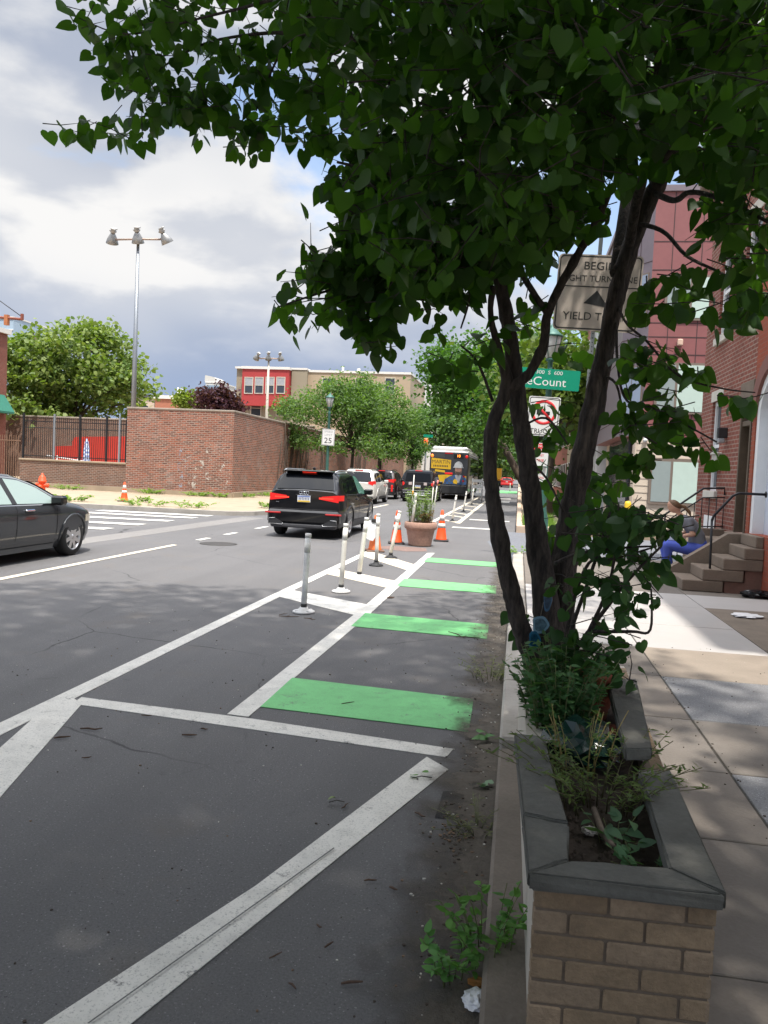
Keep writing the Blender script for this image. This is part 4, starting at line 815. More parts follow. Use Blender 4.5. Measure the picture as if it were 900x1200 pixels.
cd = Vector((-.6, .9, 0)).normalized(); cn = Vector((-.9, -.6, 0)).normalized()
def ch(s, z, d): p_ = Vector((3.45, 24.0, 0)) + cd*s + cn*d; return (p_.x, p_.y, z)
def chbox(m, s0, s1, z0, z1, d0, d1): m.add([ch(s, z, d) for d in (d0, d1) for z in (z0, z1) for s in (s0, s1)], [(0, 2, 3, 1), (4, 5, 7, 6), (0, 1, 5, 4), (2, 6, 7, 3), (0, 4, 6, 2), (1, 3, 7, 5)])
for z in (3.5, 5.35, 5.85, 8.0): chbox(m, .01, 1.07, z-.012, z+.012, .001, .007)
chbox(m, .5, .52, 3.01, 9.9, .0015, .0065)
for z in (3.5, 5.35, 5.85, 8.0): m.box(2.842, 2.849, 24.91, 32, z-.012, z+.012)
m.build('panel_joint', JNT, RB, off=ORB)
SKYG = glass('sky_glass', (.30, .36, .45), .05)
for z0, z1 in ((3.62, 5.05), (6.4, 7.7)):
    m = MB(); chbox(m, .10, .98, z0, z1, .001, .03); f = m.build('window', TAU, RB, off=ORB)
    m = MB(); chbox(m, .14, .52, z0+.05, z1-.05, .031, .04); chbox(m, .56, .94, z0+.05, z1-.05, .031, .04); m.build('pane', SKYG, f, off=ORB)
def dwin(x0, x1, z0, z1, yf, xm, a, b_):
    m = MB(); m.box(x0, x1, yf-.05, yf-.002, z0, z1); f = m.build('window', TAU, RB, off=ORB)
    m = MB(); m.box(x0+.07, xm-.035, yf-.058, yf-.0505, z0+.07, z1-.07); m.build('pane', a, f, off=ORB)
    m = MB(); m.box(xm+.035, x1-.07, yf-.058, yf-.0505, z0+.07, z1-.07); m.build('pane', b_, f, off=ORB)
dwin(3.72, 5.25, 3.66, 5.12, 24.0, 4.3, GRYB, MINT); dwin(3.84, 5.3, 6.32, 7.6, 24.0, 4.55, GRYB, MINT); dwin(3.72, 5.25, 1.05, 2.36, 24.02, 4.33, GRYB, MINT)
dwin(6.2, 7.6, 3.66, 5.12, 24.0, 6.8, MINT, GRYB); dwin(6.2, 7.6, 6.32, 7.6, 24.0, 6.8, MINT, GRYB)
m = MB(); m.bbox(4.25, 4.40, 23.86, 23.99, 5.6, 5.78, .02); m.build('wall_light', M('beige_fixture', (.6, .42, .32), .5), RB, off=ORB)
m = MB(); m.bbox(3.5, 3.62, 23.9, 24.02, 2.86, 2.98, .02); m.tube([(3.56, 23.9, 2.9), (3.5, 23.75, 2.86)], .05, 8); m.build('camera', WHT, RB, off=ORB)
m = MB(); m.box(3.2, 3.279, 24.9, 30, .13, 2.98); m.build('shop_front', glass('shop_glass', (.04, .05, .06), .06), RB, off=ORB)
t = thing('bollard', 'yellow steel bollard at the corner of the beige siding', 'bollard', (3.03, 22.9, -.004)); m = MB(); m.lathe([(.09, 0), (.09, 1.05), (.07, 1.11), (0, 1.13)], 14); m.build('post', M('bollard_yellow', (.72, .46, .02), .5, var=.1), t); m = MB(); m.lathe([(.093, .0), (.093, .12)], 14); m.build('base_band', M('bollard_base', (.15, .13, .08), .8), t)
# more houses on the right beyond it
rowhouse('white fronted house beyond the red panelled building', 32.3, 38, 3.0, 9.5, M('render_white3', (.62, .62, .62), .8, var=.05), side=-1)
rowhouse('pinkish brick house second beyond the red panelled building', 38.3, 46, 3.2, 9.5, brick_mat('brick_pink', (.40, .18, .13), (.36, .16, .12), (.4, .3, .25)), side=-1)
rowhouse('tan house third beyond the red panelled building', 46.3, 56, 3.2, 9, M('render_tan', (.45, .36, .24), .8, var=.05), side=-1)
rowhouse('red brick house farther along the right pavement', 56.3, 75, 3.2, 9.5, brick_mat('brick_far_red', (.38, .12, .075), (.32, .10, .065), (.3, .2, .16)), side=-1)
gm = MB()
for i in range(900):
    x, y = random.uniform(.22, 1.2), random.uniform(24.2, 28.5); h = random.uniform(.12, .42); a = random.uniform(-.15, .15); b2 = random.uniform(-.15, .15)
    gm.add([(x-.012, y, .13), (x+.012, y, .13), (x+a, y+b2, .13+h)], [(0, 1, 2)])
stuff(gm.build('grass', leaf_mat('grass_blade', (.10, .19, .03), (.2, .3, .06), .3), fix=False), 'long green grass on the strip behind the pale kerb', 'grass')
# ================================================================== vehicles
def itp(pts, y): return float(np.interp(y, [p[0] for p in pts], [p[1] for p in pts]))
TYRE = M('tyre_rubber', (.018, .018, .018), .85, var=.15, scale=20); DARKP = M('dark_trim', (.02, .02, .022), .6, var=.1); CHROME = M('chrome', (.75, .76, .78), .12, 1.0, var=.03, fine=0); ALLOY = M('alloy_silver', (.55, .55, .56), .3, .8, var=.05, fine=0); ALLOYD = M('alloy_dark', (.10, .10, .11), .35, .7, var=.05, fine=0)
TAIL = emit('tail_lamp_on', (1.0, .02, .012), .16, (.50, .01, .01)); TAILO = M('tail_lamp_red', (.42, .012, .012), .2, var=.05, fine=0); TAILC = M('tail_lamp_clear', (.5, .42, .40), .15, var=.05, fine=0); AMBER = M('lamp_amber', (.7, .25, .02), .25, var=.05, fine=0)
CARGL = glass('car_glass', (.006, .007, .009), .03, spec=.22); HEADL = M('head_lamp', (.55, .48, .36), .15, var=.1, fine=0)
def paint(name, col, metal=.0): return M('car_paint_' + name, col, .45, metal, var=.03, fine=0, coat=.8, spec=.15)
def wheel(parent, x, y, r, w, rimm, side, spokes=5, rimr=.68):
    m = MB(); m.lathe([(r*rimr, -w/2), (r*.93, -w/2), (r*.99, -w*.36), (r, -w*.2), (r, w*.2), (r*.99, w*.36), (r*.93, w/2), (r*rimr, w/2)], 30, (0, 0, 0), 'x', caps=False)
    t = m.build('wheel', TYRE, parent); t.location = (x, y, r)
    m = MB(); rr = r*rimr; xo = side*w*.44
    m.lathe([(rr*1.01, side*w*.5), (rr*.93, side*w*.46), (rr*.92, side*w*.1)], 30, (0, 0, 0), 'x', 0, caps=False); m.lathe([(rr*.94, side*w*.12), (0, side*w*.12)], 30, (0, 0, 0), 'x', 1, caps=False); m.lathe([(rr*.2, side*w*.2), (rr*.2, xo), (0, xo+side*.012)], 14, (0, 0, 0), 'x', 0, caps=False)
    for k in range(spokes):
        a = 2*math.pi*k/spokes + .3; Mx = Matrix.Rotation(a, 4, 'X'); h0, h1 = rr*.17, rr*.09
        vs = [(xo-side*.02, -h0, rr*.1), (xo-side*.02, h0, rr*.1), (xo, h0, rr*.1), (xo, -h0, rr*.1), (xo-side*.02, -h1*1.6, rr*.95), (xo-side*.02, h1*1.6, rr*.95), (xo+side*.008, h1*1.6, rr*.95), (xo+side*.008, -h1*1.6, rr*.95)]
        m.add([tuple(Mx @ Vector(v)) for v in vs], [(0, 1, 2, 3), (4, 7, 6, 5), (0, 4, 5, 1), (1, 5, 6, 2), (2, 6, 7, 3), (3, 7, 4, 0)], 0)
    m.build('rim', [rimm, DARKP], t); return t
class Car:
    def __init__(s, name, label, x, y, L, Wd, top, bot, belt, roofw, pt, wheels, r, rim, rz=0, rr=.085, fr=.16, frl=.9, rrl=.5, spokes=5, gcut=0):
        s.t = thing(name, label, 'car', (x, y, 0), rz); s.L, s.hw, s.top, s.bot, s.belt, s.roofw, s.rr, s.fr, s.frl, s.rrl = L, Wd/2, top, bot, belt, roofw, rr, fr, frl, rrl
        H = max(p[1] for p in top); s.H = H
        s.prof = [(0, .86), (.22, .90), (.34, .965), (.5, .992), (.68, 1.0), (.82, .992), (belt, .955), (belt+.03, .935), (H, roofw)]
        ys = sorted(set([0, .006, .02, .05, .1, .16, .24, .34] + [p[0] for p in top if 0 <= p[0] <= L] + list(np.linspace(.4, L-.4, 30)) + [L-.3, L-.2, L-.12, L-.06, L-.02, L-.006, L]))
        vs = []; fs = []; nz = 16; ring = None
        for y_ in ys:
            zt, zb = itp(top, y_), itp(bot, y_); row = [(0, zb)]; e = .035 if 0 < y_ < L else .02
            cx = .095
            for k in range(nz):
                z = zb + (zt-.0-zb)*k/(nz-1); f = s.xs(y_, z)
                tt = (zt-z)/(.10)
                if tt < 1: f = f - cx*(1-tt)**2.2
                if k == 0: f -= .05
                row.append((f, z))
            row.append((row[-1][0]*.55, zt + .012)); row.append((0, zt+.018))
            full = [(x_, y_, z) for x_, z in row] + [(-x_, y_, z) for x_, z in row[-2:0:-1]]
            ring = len(full); vs += full
        n = len(ys)
        for i in range(n-1):
            for j in range(ring): fs.append((i*ring+j, i*ring+(j+1) % ring, (i+1)*ring+(j+1) % ring, (i+1)*ring+j))
        fs += [tuple(range(ring)), tuple(range((n-1)*ring, n*ring))[::-1]]
        m = MB(); m.add(vs, fs, 0, True); s.body = m.build('body', [pt, DARKP], s.t); b = s.body
        c = MB()
        for wy in wheels:
            for sd_ in (-1, 1): c.lathe([(r+.055, sd_*(s.hw-.34)), (r+.055, sd_*(s.hw+.2))], 32, (0, wy, r), 'x', 1)
        co_ = c.build('cutter', [pt, DARKP]); mo = b.modifiers.new('b', 'BOOLEAN'); mo.operation = 'DIFFERENCE'; mo.solver = 'EXACT'; mo.object = co_; mo.use_self = True
        solid_eval(b); bpy.data.objects.remove(co_)
        es = b.modifiers.new('e', 'EDGE_SPLIT'); es.split_angle = R(38); solid_eval(b)
        for p_ in b.data.polygons: p_.use_smooth = True
        for wy in wheels:
            for sd_ in (-1, 1): wheel(s.t, sd_*(s.hw-.115), wy, r, .21, rim, sd_, spokes)
        for wy in wheels:                                   # arch lips
            for sd_ in (-1, 1):
                m = MB(); P = []
                for k in range(15):
                    a = R(-8 + 196*k/14); P.append((sd_*s.xs(wy + (r+.06)*math.cos(a), r+(r+.06)*math.sin(a))+sd_*.004, wy + (r+.06)*math.cos(a), r+(r+.06)*math.sin(a)))
                m.tube(P, .018, 6); m.build('arch_trim', s.archm if hasattr(s, 'archm') else pt, s.t)
    def plan(s, y):
        f = 1.0
        if y < s.rrl: f -= s.rr*(1-y/s.rrl)**2
        d = s.L-y
        if d < s.frl: f -= s.fr*(1-d/s.frl)**2.2
        return f
    def xs(s, y, z): return s.hw*itp(s.prof, z)*s.plan(min(max(y, 0), s.L))
    def side(s, name, mat, y0, y1, zlo, zhi, sd_, off=.006, n=12, rows=4, parent=None):
        m = MB(); vs = []; fs = []
        for i in range(n+1):
            y = y0+(y1-y0)*i/n; a, b = itp(zlo, y), itp(zhi, y)
            for j in range(rows+1): z = a+(b-a)*j/rows; vs.append((sd_*(s.xs(y, z)+off), y, z))
        for i in range(n):
            for j in range(rows): k = i*(rows+1)+j; fs.append((k, k+1, k+rows+2, k+rows+1))
        m.add(vs, fs, 0, True); return m.build(name, mat, parent or s.t)
    def across(s, name, mat, y0, y1, wf, off=.008, n=8, cols=8, wf1=None, sgn=1):
        m = MB(); vs = []; fs = []
        for i in range(n+1):
            y = y0+(y1-y0)*i/n; z = itp(s.top, y); dz = (itp(s.top, y+.01)-itp(s.top, y-.01))/.02; nn = Vector((0, -dz, 1)).normalized(); w = s.xs(y, z)*(wf + ((wf1 or wf)-wf)*i/n)
            for j in range(cols+1):
                u = -1+2*j/cols; vs.append((w*u, y+nn.y*(off+.014), z+nn.z*(off+.016*(1-u*u))+.0))
        for i in range(n):
            for j in range(cols): k = i*(cols+1)+j; fs.append((k, k+1, k+cols+2, k+cols+1))
        m.add(vs, fs, 0, True); return m.build(name, mat, s.t)
    def rear_lamp(s, name, mat, sd_, x0, z0, z1, wrap=.28, dx=0):
        pts = [(x0, -.012), (s.xs(0, .9)*.97, -.012)] + [(s.xs(y, (z0+z1)/2)+.007, y) for y in np.linspace(.0, wrap, 6)] + [(s.xs(wrap, .9)-.1, wrap), (x0, .05)]
        n = len(pts); zm_ = z0+(z1-z0)*.56; vs = []
        for a, b in pts: f = .42+.58*min(1, max(0, (a-x0)/(s.hw*.8-x0+1e-6))); vs += [(sd_*a, b, zm_-(zm_-z0)*f), (sd_*a, b, zm_+(z1-zm_)*f)]
        m = MB(); m.add(vs, [tuple(2*i for i in range(n))[::-1], tuple(2*i+1 for i in range(n))] + [(2*i, 2*((i+1) % n), 2*((i+1) % n)+1, 2*i+1) for i in range(n)]); return m.build(name, mat, s.t)
    def plate(s, z, w=.31, h=.155, y=-.02):
        m = MB(); m.bbox(-w/2, w/2, y, y+.012, z-h/2, z+h/2, .003); p_ = m.build('licence_plate', M('plate_white', (.62, .64, .68), .5, var=.04), s.t)
        m = MB(); m.box(-w/2+.01, w/2-.01, y-.003, y-.0005, z-h/2+.008, z-h/2+.04); m.build('plate_band', M('plate_yellow', (.75, .5, .04), .5), p_); m = MB(); m.box(-w/2+.01, w/2-.01, y-.003, y-.0005, z+h/2-.03, z+h/2-.006); m.build('plate_band', M('plate_blue', (.1, .16, .4), .5), p_)
        m = MB()
        for i in range(7): x = -w/2+.045+i*.037; m.box(x-.006, x+.006, y-.003, y-.0005, z-.025, z+.035); m.box(x-.012, x+.012, y-.0028, y-.0006, z-.004+.012*(i % 3), z+.006+.012*(i % 3))
        m.build('plate_marks', M('plate_ink', (.08, .09, .16), .6), p_)
    def mirror(s, sd_, y, z, mat):
        m = MB(); x = s.xs(y, z); m.bbox(x-.02, x+.20, y-.10, y+.06, z, z+.15, .03); m.tube([(x-.05, y, z+.02), (x+.05, y, z+.04)], .02, 6); m.v = [(sd_*a, b, c) for a, b, c in m.v]; o_ = m.build('mirror', mat, s.t); return o_
    def box(s, name, mat, *a, r=.01, parent=None): m = MB(); m.bbox(*a, r); return m.build(name, mat, parent or s.t)
def suv_silhouette(L, H, tail=.95, rg=.42, hood=1.0, wb=1.15, nose=.78, roof0=.55, wsh=1.55):
    """rear window from (0.1, tail) up to the roof, windscreen down to the bonnet"""
    return [(0, tail), (.05, tail+.03), (rg, H-.06), (roof0, H-.015), (roof0+.5, H), (roof0+1.2, H), (L-wsh-.75, H-.06), (L-wsh-.55, H-.12), (L-wsh+.28, hood+.02), (L-wsh+.5, hood-.015), (L-.45, hood-.10), (L-.15, nose), (L-.04, nose-.12), (L, nose-.2)]
def bot_line(L, z=.20): return [(0, z+.16), (.08, z+.10), (.45, z), (L-.6, z), (L-.12, z+.03), (L, z+.12)]

# ---- near black SUV with four-ring badge
L = 4.48; BLK = paint('black', (.004, .004, .005))
c = Car('parked_car', 'shiny black SUV with lit tail lamps and ring badge, nearest of the cars ahead', -4.87, 17.8, L, 1.84, suv_silhouette(L, 1.585, 1.10, .40), bot_line(L), 1.02, .70, BLK, (.92, 3.6), .355, ALLOY)
c.across('rear_window', CARGL, .055, .36, .90, wf1=.86)
c.across('windscreen', CARGL, L-2.05, L-1.32, .9)
for sd_ in (-1, 1):
    c.side('rear_door_window', CARGL, 1.08, 1.95, [(1.08, 1.07), (1.95, 1.05)], [(1.08, 1.36), (1.3, 1.44), (1.95, 1.49)], sd_); c.side('front_door_window', CARGL if sd_ < 0 else glass('car_glass_green', (.10, .22, .17), .05), 2.05, 2.98, [(2.05, 1.045), (2.98, 1.02)], [(2.05, 1.49), (2.35, 1.47), (2.98, 1.09)], sd_)
    c.side('quarter_window', CARGL, .52, .98, [(.52, 1.13), (.98, 1.075)], [(.52, 1.17), (.62, 1.27), (.98, 1.35)], sd_)
    c.side('window_trim', ALLOYD, .5, 3.0, [(.5, 1.035), (3.0, .995)], [(.5, 1.05), (3.0, 1.01)], sd_, .010, rows=1)
    c.side('sill_trim', M('sill_grey', (.045, .045, .05), .5), 1.32, 3.15, [(1.32, .24), (3.2, .24)], [(1.32, .42), (3.2, .40)], sd_, .012)
    c.side('door_seam', M('seam_black', (.003, .003, .003), .8), 1.98, 1.995, [(0, .42), (5, .42)], [(0, 1.03), (5, 1.03)], sd_, .004, n=1, rows=6)
    m = MB(); m.tube([(sd_*.62, .42, 1.56), (sd_*.64, .7, 1.60), (sd_*.64, 2.2, 1.595), (sd_*.62, 2.55, 1.555)], .018, 6); c_ = m.build('roof_rail', ALLOY, c.t)
    lm = c.rear_lamp('tail_lamp', TAIL, sd_, .42, .865, 1.03, .30); m = MB(); m.prism([(sd_*.36, -.014), (sd_*.7, -.0145), (sd_*.7, -.012), (sd_*.36, -.011)], 'z', .93, .965); m.build('lamp_inner', emit('brake_light', (1, .05, .025), .55, (.6, .02, .01)), lm)
    c.mirror(sd_, 2.86, 1.0, BLK)
    m = MB(); m.bbox(sd_*.72-.19, sd_*.72+.19, -.065, -.02, .56, .60, .01); m.build('rear_reflector', TAILO, c.t)
    m = MB(); m.prism([(sd_*.50, .30), (sd_*.82, .32), (sd_*.80, .44), (sd_*.66, .45), (sd_*.48, .36)], 'y', -.075, -.05); e_ = m.build('exhaust_trim', DARKP, c.t); m = MB(); m.tube([(sd_*.47, -.075, .345), (sd_*.49, -.078, .31), (sd_*.82, -.078, .325), (sd_*.80, -.078, .445), (sd_*.66, -.078, .455)], .009, 5); m.build('trim_edge', ALLOY, e_)
    for y_ in (1.75, 2.7): m = MB(); m.bbox(sd_*(c.hw-.01)-.02, sd_*(c.hw-.01)+.02, y_-.1, y_+.1, .90, .93, .01); m.build('door_handle', BLK, c.t)
c.box('bumper', BLK, -.86, .86, -.055, .30, .34, .66, r=.05); c.box('lower_bumper', M('sill_grey'), -.78, .78, -.045, .25, .24, .345, r=.03)
c.box('lid_crease', DARKP, -.80, .80, -.008, .05, .672, .685, r=.002)
c.box('brake_lamp', emit('brake_light', (1, .05, .025), .55), -.17, .17, .36, .42, 1.535, 1.565, r=.01); c.box('spoiler', BLK, -.58, .58, .24, .52, 1.545, 1.585, r=.015)
c.box('antenna', BLK, -.02, .02, .75, .9, 1.60, 1.66, r=.01); m = MB(); m.tube([(-.08, .10, 1.14), (.12, .085, 1.125), (.26, .095, 1.135)], .014, 6); m.build('rear_wiper', DARKP, c.t)
c.plate(.92); m = MB()
for i in range(4): m.torus(.036, .006, (-.081+.054*i, -.016, 1.062), 'y', 20, 5)
m.build('ring_badge', CHROME, c.t); c.box('number_plate_lamp', DARKP, -.2, .2, -.018, 0, 1.005, 1.02, r=.003); m = MB()
for x in (-.655, -.625, -.60): m.box(x-.012, x+.012, -.012, -.004, .815, .84)
m.build('model_badge', CHROME, c.t)
# ---- grey saloon at the left edge
L = 4.9; GRY = paint('grey', (.050, .054, .060), .35)
KZ = .925; top = [(a_, b2*KZ) for a_, b2 in ((0, .80), (.04, .95), (.25, 1.03), (.75, 1.05), (1.35, 1.34), (1.75, 1.44), (2.3, 1.47), (2.75, 1.44), (3.2, 1.30), (3.78, .985), (3.95, .955), (4.45, .84), (4.75, .70), (4.87, .60), (L, .48))]
c = Car('passing_car', 'dark grey saloon car cut off by the left edge of the picture', -8.20, 8.30, L, 1.84, top, bot_line(L, .16), .89, .60, GRY, (.98, 3.90), .32, ALLOY, spokes=8, fr=.40, frl=.80)
PALEG = glass('pale_green_glass', (.30, .38, .36), .06)
for sd_ in (-1, 1):
    c.side('front_door_window', PALEG, 2.42, 3.48, [(2.42, 0.911), (3.48, 0.893)], [(2.42, 1.281), (2.75, 1.253), (3.1, 1.142), (3.48, 0.925)], sd_); c.side('rear_door_window', PALEG, 1.35, 2.30, [(1.35, 0.925), (2.3, 0.911)], [(1.35, 1.110), (1.8, 1.258), (2.3, 1.286)], sd_)
    c.side('door_pillar', DARKP, 2.3, 2.42, [(2.3, 0.911), (2.42, 0.911)], [(2.3, 1.286), (2.42, 1.281)], sd_, .007, n=1)
    c.side('window_trim', CHROME, 1.3, 3.5, [(1.3, 0.895), (3.5, 0.869)], [(1.3, 0.908), (3.5, 0.883)], sd_, .008, rows=1)
    c.side('roof_trim', CHROME, 1.4, 3.55, [(1.4, 1.133), (1.8, 1.272), (2.4, 1.300), (2.75, 1.272), (3.1, 1.161), (3.55, 0.911)], [(1.4, 1.147), (1.8, 1.284), (2.4, 1.312), (2.75, 1.286), (3.1, 1.179), (3.55, 0.930)], sd_, .006, n=16, rows=1)
    c.side('body_crease', M('crease_dark', (.022, .024, .027), .4), 1.2, 3.45, [(1.2, 0.777), (3.5, 0.740)], [(1.2, 0.792), (3.5, 0.754)], sd_, .004, rows=1)
    for y_ in (1.32, 2.36, 3.40): c.side('door_seam', M('seam_black'), y_, y_+.012, [(0, .30), (5, .30)], [(0, .955), (5, .883)], sd_, .003, n=1, rows=6)
    c.side('sill', M('crease_grey', (.075, .08, .085), .35), 1.4, 3.42, [(1.4, 0.167), (3.42, 0.167)], [(1.4, 0.250), (3.42, 0.250)], sd_, .012)
    c.mirror(sd_, 3.36, .87, BLK)
    for y_ in (1.6, 2.66): m = MB(); x = c.xs(y_, .80); m.bbox(sd_*(x+.015)-.018, sd_*(x+.015)+.018, y_-.11, y_+.11, .79, .825, .012); m.build('door_handle', CHROME, c.t)
    pts = [(c.xs(y_, .68)+.006, y_) for y_ in np.linspace(4.28, 4.72, 6)] + [(.45, 4.8), (.45, 4.6), (.62, 4.3)]
    m = MB(); m.prism([(sd_*a, b) for a, b in pts], 'z', .56, .675); m.build('headlight', HEADL, c.t)
    c.rear_lamp('tail_lamp', TAILO, sd_, .45, .72, .92, .3)
c.across('windscreen', PALEG, 3.1, 3.72, .9); c.across('rear_window', CARGL, .82, 1.4, .86)
c.box('bumper', GRY, -.56, .56, 4.62, 4.89, .28, .46, r=.07); c.box('grille', DARKP, -.45, .45, 4.80, 4.905, .47, .55, r=.02); c.plate(.6)
# ---- generic cars ahead
def suv(name, label, x, y, L, Wd, H, pcol, tail=1.02, lamp=(.80, 1.12, .30, .52), lit=TAIL, rim=ALLOY, belt=1.05, boxy=False, bumper=None, hood=1.0, rz=0, r=.36, roofw=.72, metal=.0, low=None):
    pt = paint(label[:14], pcol, metal); top = suv_silhouette(L, H, tail, .22 if boxy else .42, hood+.06, roof0=.3 if boxy else .55)
    c = Car(name, label, x, y, L, Wd, top, bot_line(L, .24), belt, .82 if boxy else roofw, pt, (.95, L-.92), r, rim, rz=rz)
    c.across('rear_window', CARGL, .06, .19 if boxy else .37, .88, wf1=.84); c.across('windscreen', CARGL, L-2.05, L-1.32, .9); zt = H-.14
    for sd_ in (-1, 1):
        for nm, a, b in (('quarter_window', .45 if not boxy else .3, 1.0), ('rear_door_window', 1.08, 1.95), ('front_door_window', 2.03, 2.95)):
            c.side(nm, CARGL, a, b, [(0, belt+.04), (5, belt+.03)], [(.3, zt-.2 if not boxy else zt), (.8, zt-.03), (1.3, zt), (2.3, zt), (2.6, zt-.06), (3.0, belt+.12)], sd_)
        c.side('door_seam', M('seam_black'), 1.99, 2.003, [(0, .4), (5, .4)], [(0, belt), (5, belt)], sd_, .004, n=1, rows=6); c.side('sill_trim', DARKP, 1.35, L-1.35, [(0, .25), (5, .25)], [(0, .38), (5, .38)], sd_, .01)
        z0, z1, wr, xi = lamp; c.rear_lamp('tail_lamp', lit, sd_, xi, z0, z1, wr)
        c.mirror(sd_, 2.86, belt-.02, pt); m = MB(); m.tube([(sd_*.60, .5, H+.0), (sd_*.61, .7, H+.04), (sd_*.61, 2.2, H+.04), (sd_*.6, 2.4, H-.01)], .018, 6); m.build('roof_rail', DARKP, c.t)
        if low: m = MB(); m.bbox(sd_*.72-.06, sd_*.72+.06, -.07, -.02, low[0], low[1], .02); m.build('fog_reflector', low[2], c.t)
        for y_ in (1.72, 2.68): m = MB(); m.bbox(sd_*(c.hw-.005)-.02, sd_*(c.hw-.005)+.02, y_-.1, y_+.1, belt-.13, belt-.10, .01); m.build('door_handle', pt, c.t)
    c.box('bumper', bumper or pt, -Wd*.465, Wd*.465, -.06, .28, .36, .68, r=.05); c.box('lower_bumper', DARKP, -Wd*.43, Wd*.43, -.05, .25, .25, .37, r=.03); c.plate(.86); c.box('brake_lamp', TAIL if lit is TAIL else TAILO, -.2, .2, .20 if boxy else .36, .42, H-.055, H-.02, r=.01)
    m = MB(); m.tube([(-.02, .09, tail+.05), (.25, .085, tail+.05)], .014, 6); m.build('rear_wiper', DARKP, c.t)
    return c
suv('parked_car', 'white SUV with red tail lamps directly beyond the nearest black one', -7.68, 37.6, 4.5, 1.80, 1.68, (.62, .60, .55), lamp=(.92, 1.14, .35, .55))
c = suv('parked_car', 'dark maroon SUV with bright tail lamps between the white and the boxy black SUV', -7.95, 45.6, 4.7, 1.88, 1.70, (.030, .012, .016), lamp=(.98, 1.2, .35, .36), low=(.45, .85, TAIL), bumper=DARKP)
suv('parked_car', 'blue grey SUV partly hidden behind the maroon one', -7.2, 54.5, 4.6, 1.85, 1.72, (.10, .13, .17), metal=.3)
c = suv('parked_car', 'boxy black SUV with square tail lamps waiting behind the bus', -5.48, 43.6, 4.75, 1.9, 1.78, (.014, .014, .016), tail=1.08, lamp=(.90, 1.12, .12, .74), boxy=True, low=None, hood=1.08, r=.37)
c.box('chrome_strip', CHROME, -.80, .80, -.066, -.055, .50, .53, r=.004); c.box('step_bar', CHROME, -.55, .55, -.10, -.05, .38, .42, r=.01)
for x in (-.42, .42): c.box('lid_lamp', TAILC, x-.09, x+.09, -.014, .01, .95, 1.10, r=.005)
c = suv('parked_car', 'small red car far down the street beside the bike lane', -1.7, 118, 4.4, 1.8, 1.5, (.50, .02, .02), lit=TAILO)
t = thing('parked_truck', 'yellow box truck far down the street left of the red car', 'truck', (-3.9, 128, 0)); YEL = M('truck_yellow', (.72, .40, .02), .5, var=.05)
m = MB(); m.bbox(-1.15, 1.15, 0, 4.2, .9, 2.9, .05); m.build('cargo_box', YEL, t); m = MB(); m.bbox(-1.0, 1.0, 4.22, 6.2, .5, 2.2, .15); m.build('cab', YEL, t); m = MB(); m.bbox(-1.1, 1.1, -.1, 4.2, .5, .88, .03); m.build('chassis', DARKP, t)
for sd_ in (-1, 1):
    for y_ in (1.0, 5.2): wheel(t, sd_*.95, y_, .42, .26, ALLOYD, sd_)
    m = MB(); m.bbox(sd_*.8-.1, sd_*.8+.1, -.03, .0, 1.0, 1.15, .01); m.build('tail_lamp', TAILO, t)
# ---- city bus with an advert on its back
bx, by = -4.5, 51.6; T = thing('city_bus', 'city bus with dark back, yellow sign and a helmeted worker advert', 'bus', (bx, by, 0)); BW, BH, BL = 1.28, 3.42, 12.2
BWH = paint('bus_white', (.62, .61, .58)); BDK = M('bus_dark', (.035, .035, .037), .35, var=.08, scale=1, coat=.4); BGR = M('bus_side', (.10, .095, .075), .4, var=.2, scale=.8, coat=.3)
m = MB(); m.bbox(-BW, BW, 0, BL, .32, 2.95, .12); m.build('body', [BGR], T)
m = MB(); m.bbox(-BW+.03, BW-.03, .06, BL-.1, 2.96, 3.14, .06); m.bbox(-BW+.12, BW-.12, .25, 4.5, 3.10, BH, .1); m.bbox(-BW+.1, BW-.1, 4.6, BL-1, 3.10, BH-.1, .1); m.build('roof', BWH, T)
m = MB(); m.bbox(-BW+.05, BW-.05, -.03, .1, .95, 3.06, .03); bk = m.build('back_panel', BDK, T)
m = MB(); m.bbox(-BW+.03, BW-.03, -.06, .12, .36, .94, .05); m.build('bumper', M('bus_bumper', (.022, .022, .024), .6), T)
YS = M('ad_yellow', (.66, .40, .02), .5, var=.05)
def flat(parent, nm, mat, pts, y0, y1): mm = MB(); mm.prism(pts, 'y', y0, y1); return mm.build(nm, mat, parent)
sg = flat(bk, 'advert_sign', YS, [(-1.16, 1.98), (.12, 1.94), (.12, 2.55), (-1.16, 2.66)], -.045, -.031); INK = M('ad_ink', (.10, .07, .03), .6)
lettering('MARTIN', .33, INK, bk, (-.52, -.047, 2.40), name='lettering'); m = MB()
for i in range(9): m.box(-1.02+.11*i, -.95+.11*i, -.048, -.0455, 2.08, 2.20)
m.build('small_marks', INK, bk)
flat(bk, 'advert_field', YS, [(-1.2, 1.0), (1.15, 1.0), (1.15, 1.55), (.8, 1.5), (-.1, 1.60), (-1.2, 1.5)], -.034, -.0305)
flat(bk, 'advert_field', YS, [(-.9, 1.78), (-.25, 1.72), (-.25, 1.86), (-.9, 1.92)], -.034, -.0305)
wx = .62
flat(bk, 'worker_shirt', checker('plaid_blue', (.03, .10, .28), (.07, .09, .12), 7), [(wx-.95, .98), (wx-.85, 1.3), (wx-.55, 1.5), (wx-.16, 1.62), (wx+.16, 1.62), (wx+.5, 1.45), (wx+.60, .98)], -.044, -.0345)
flat(bk, 'worker_undershirt', M('ad_grey', (.4, .4, .42), .6), [(wx-.22, 1.6), (wx+.2, 1.6), (wx+.1, 1.1), (wx-.05, 1.1)], -.047, -.0445)
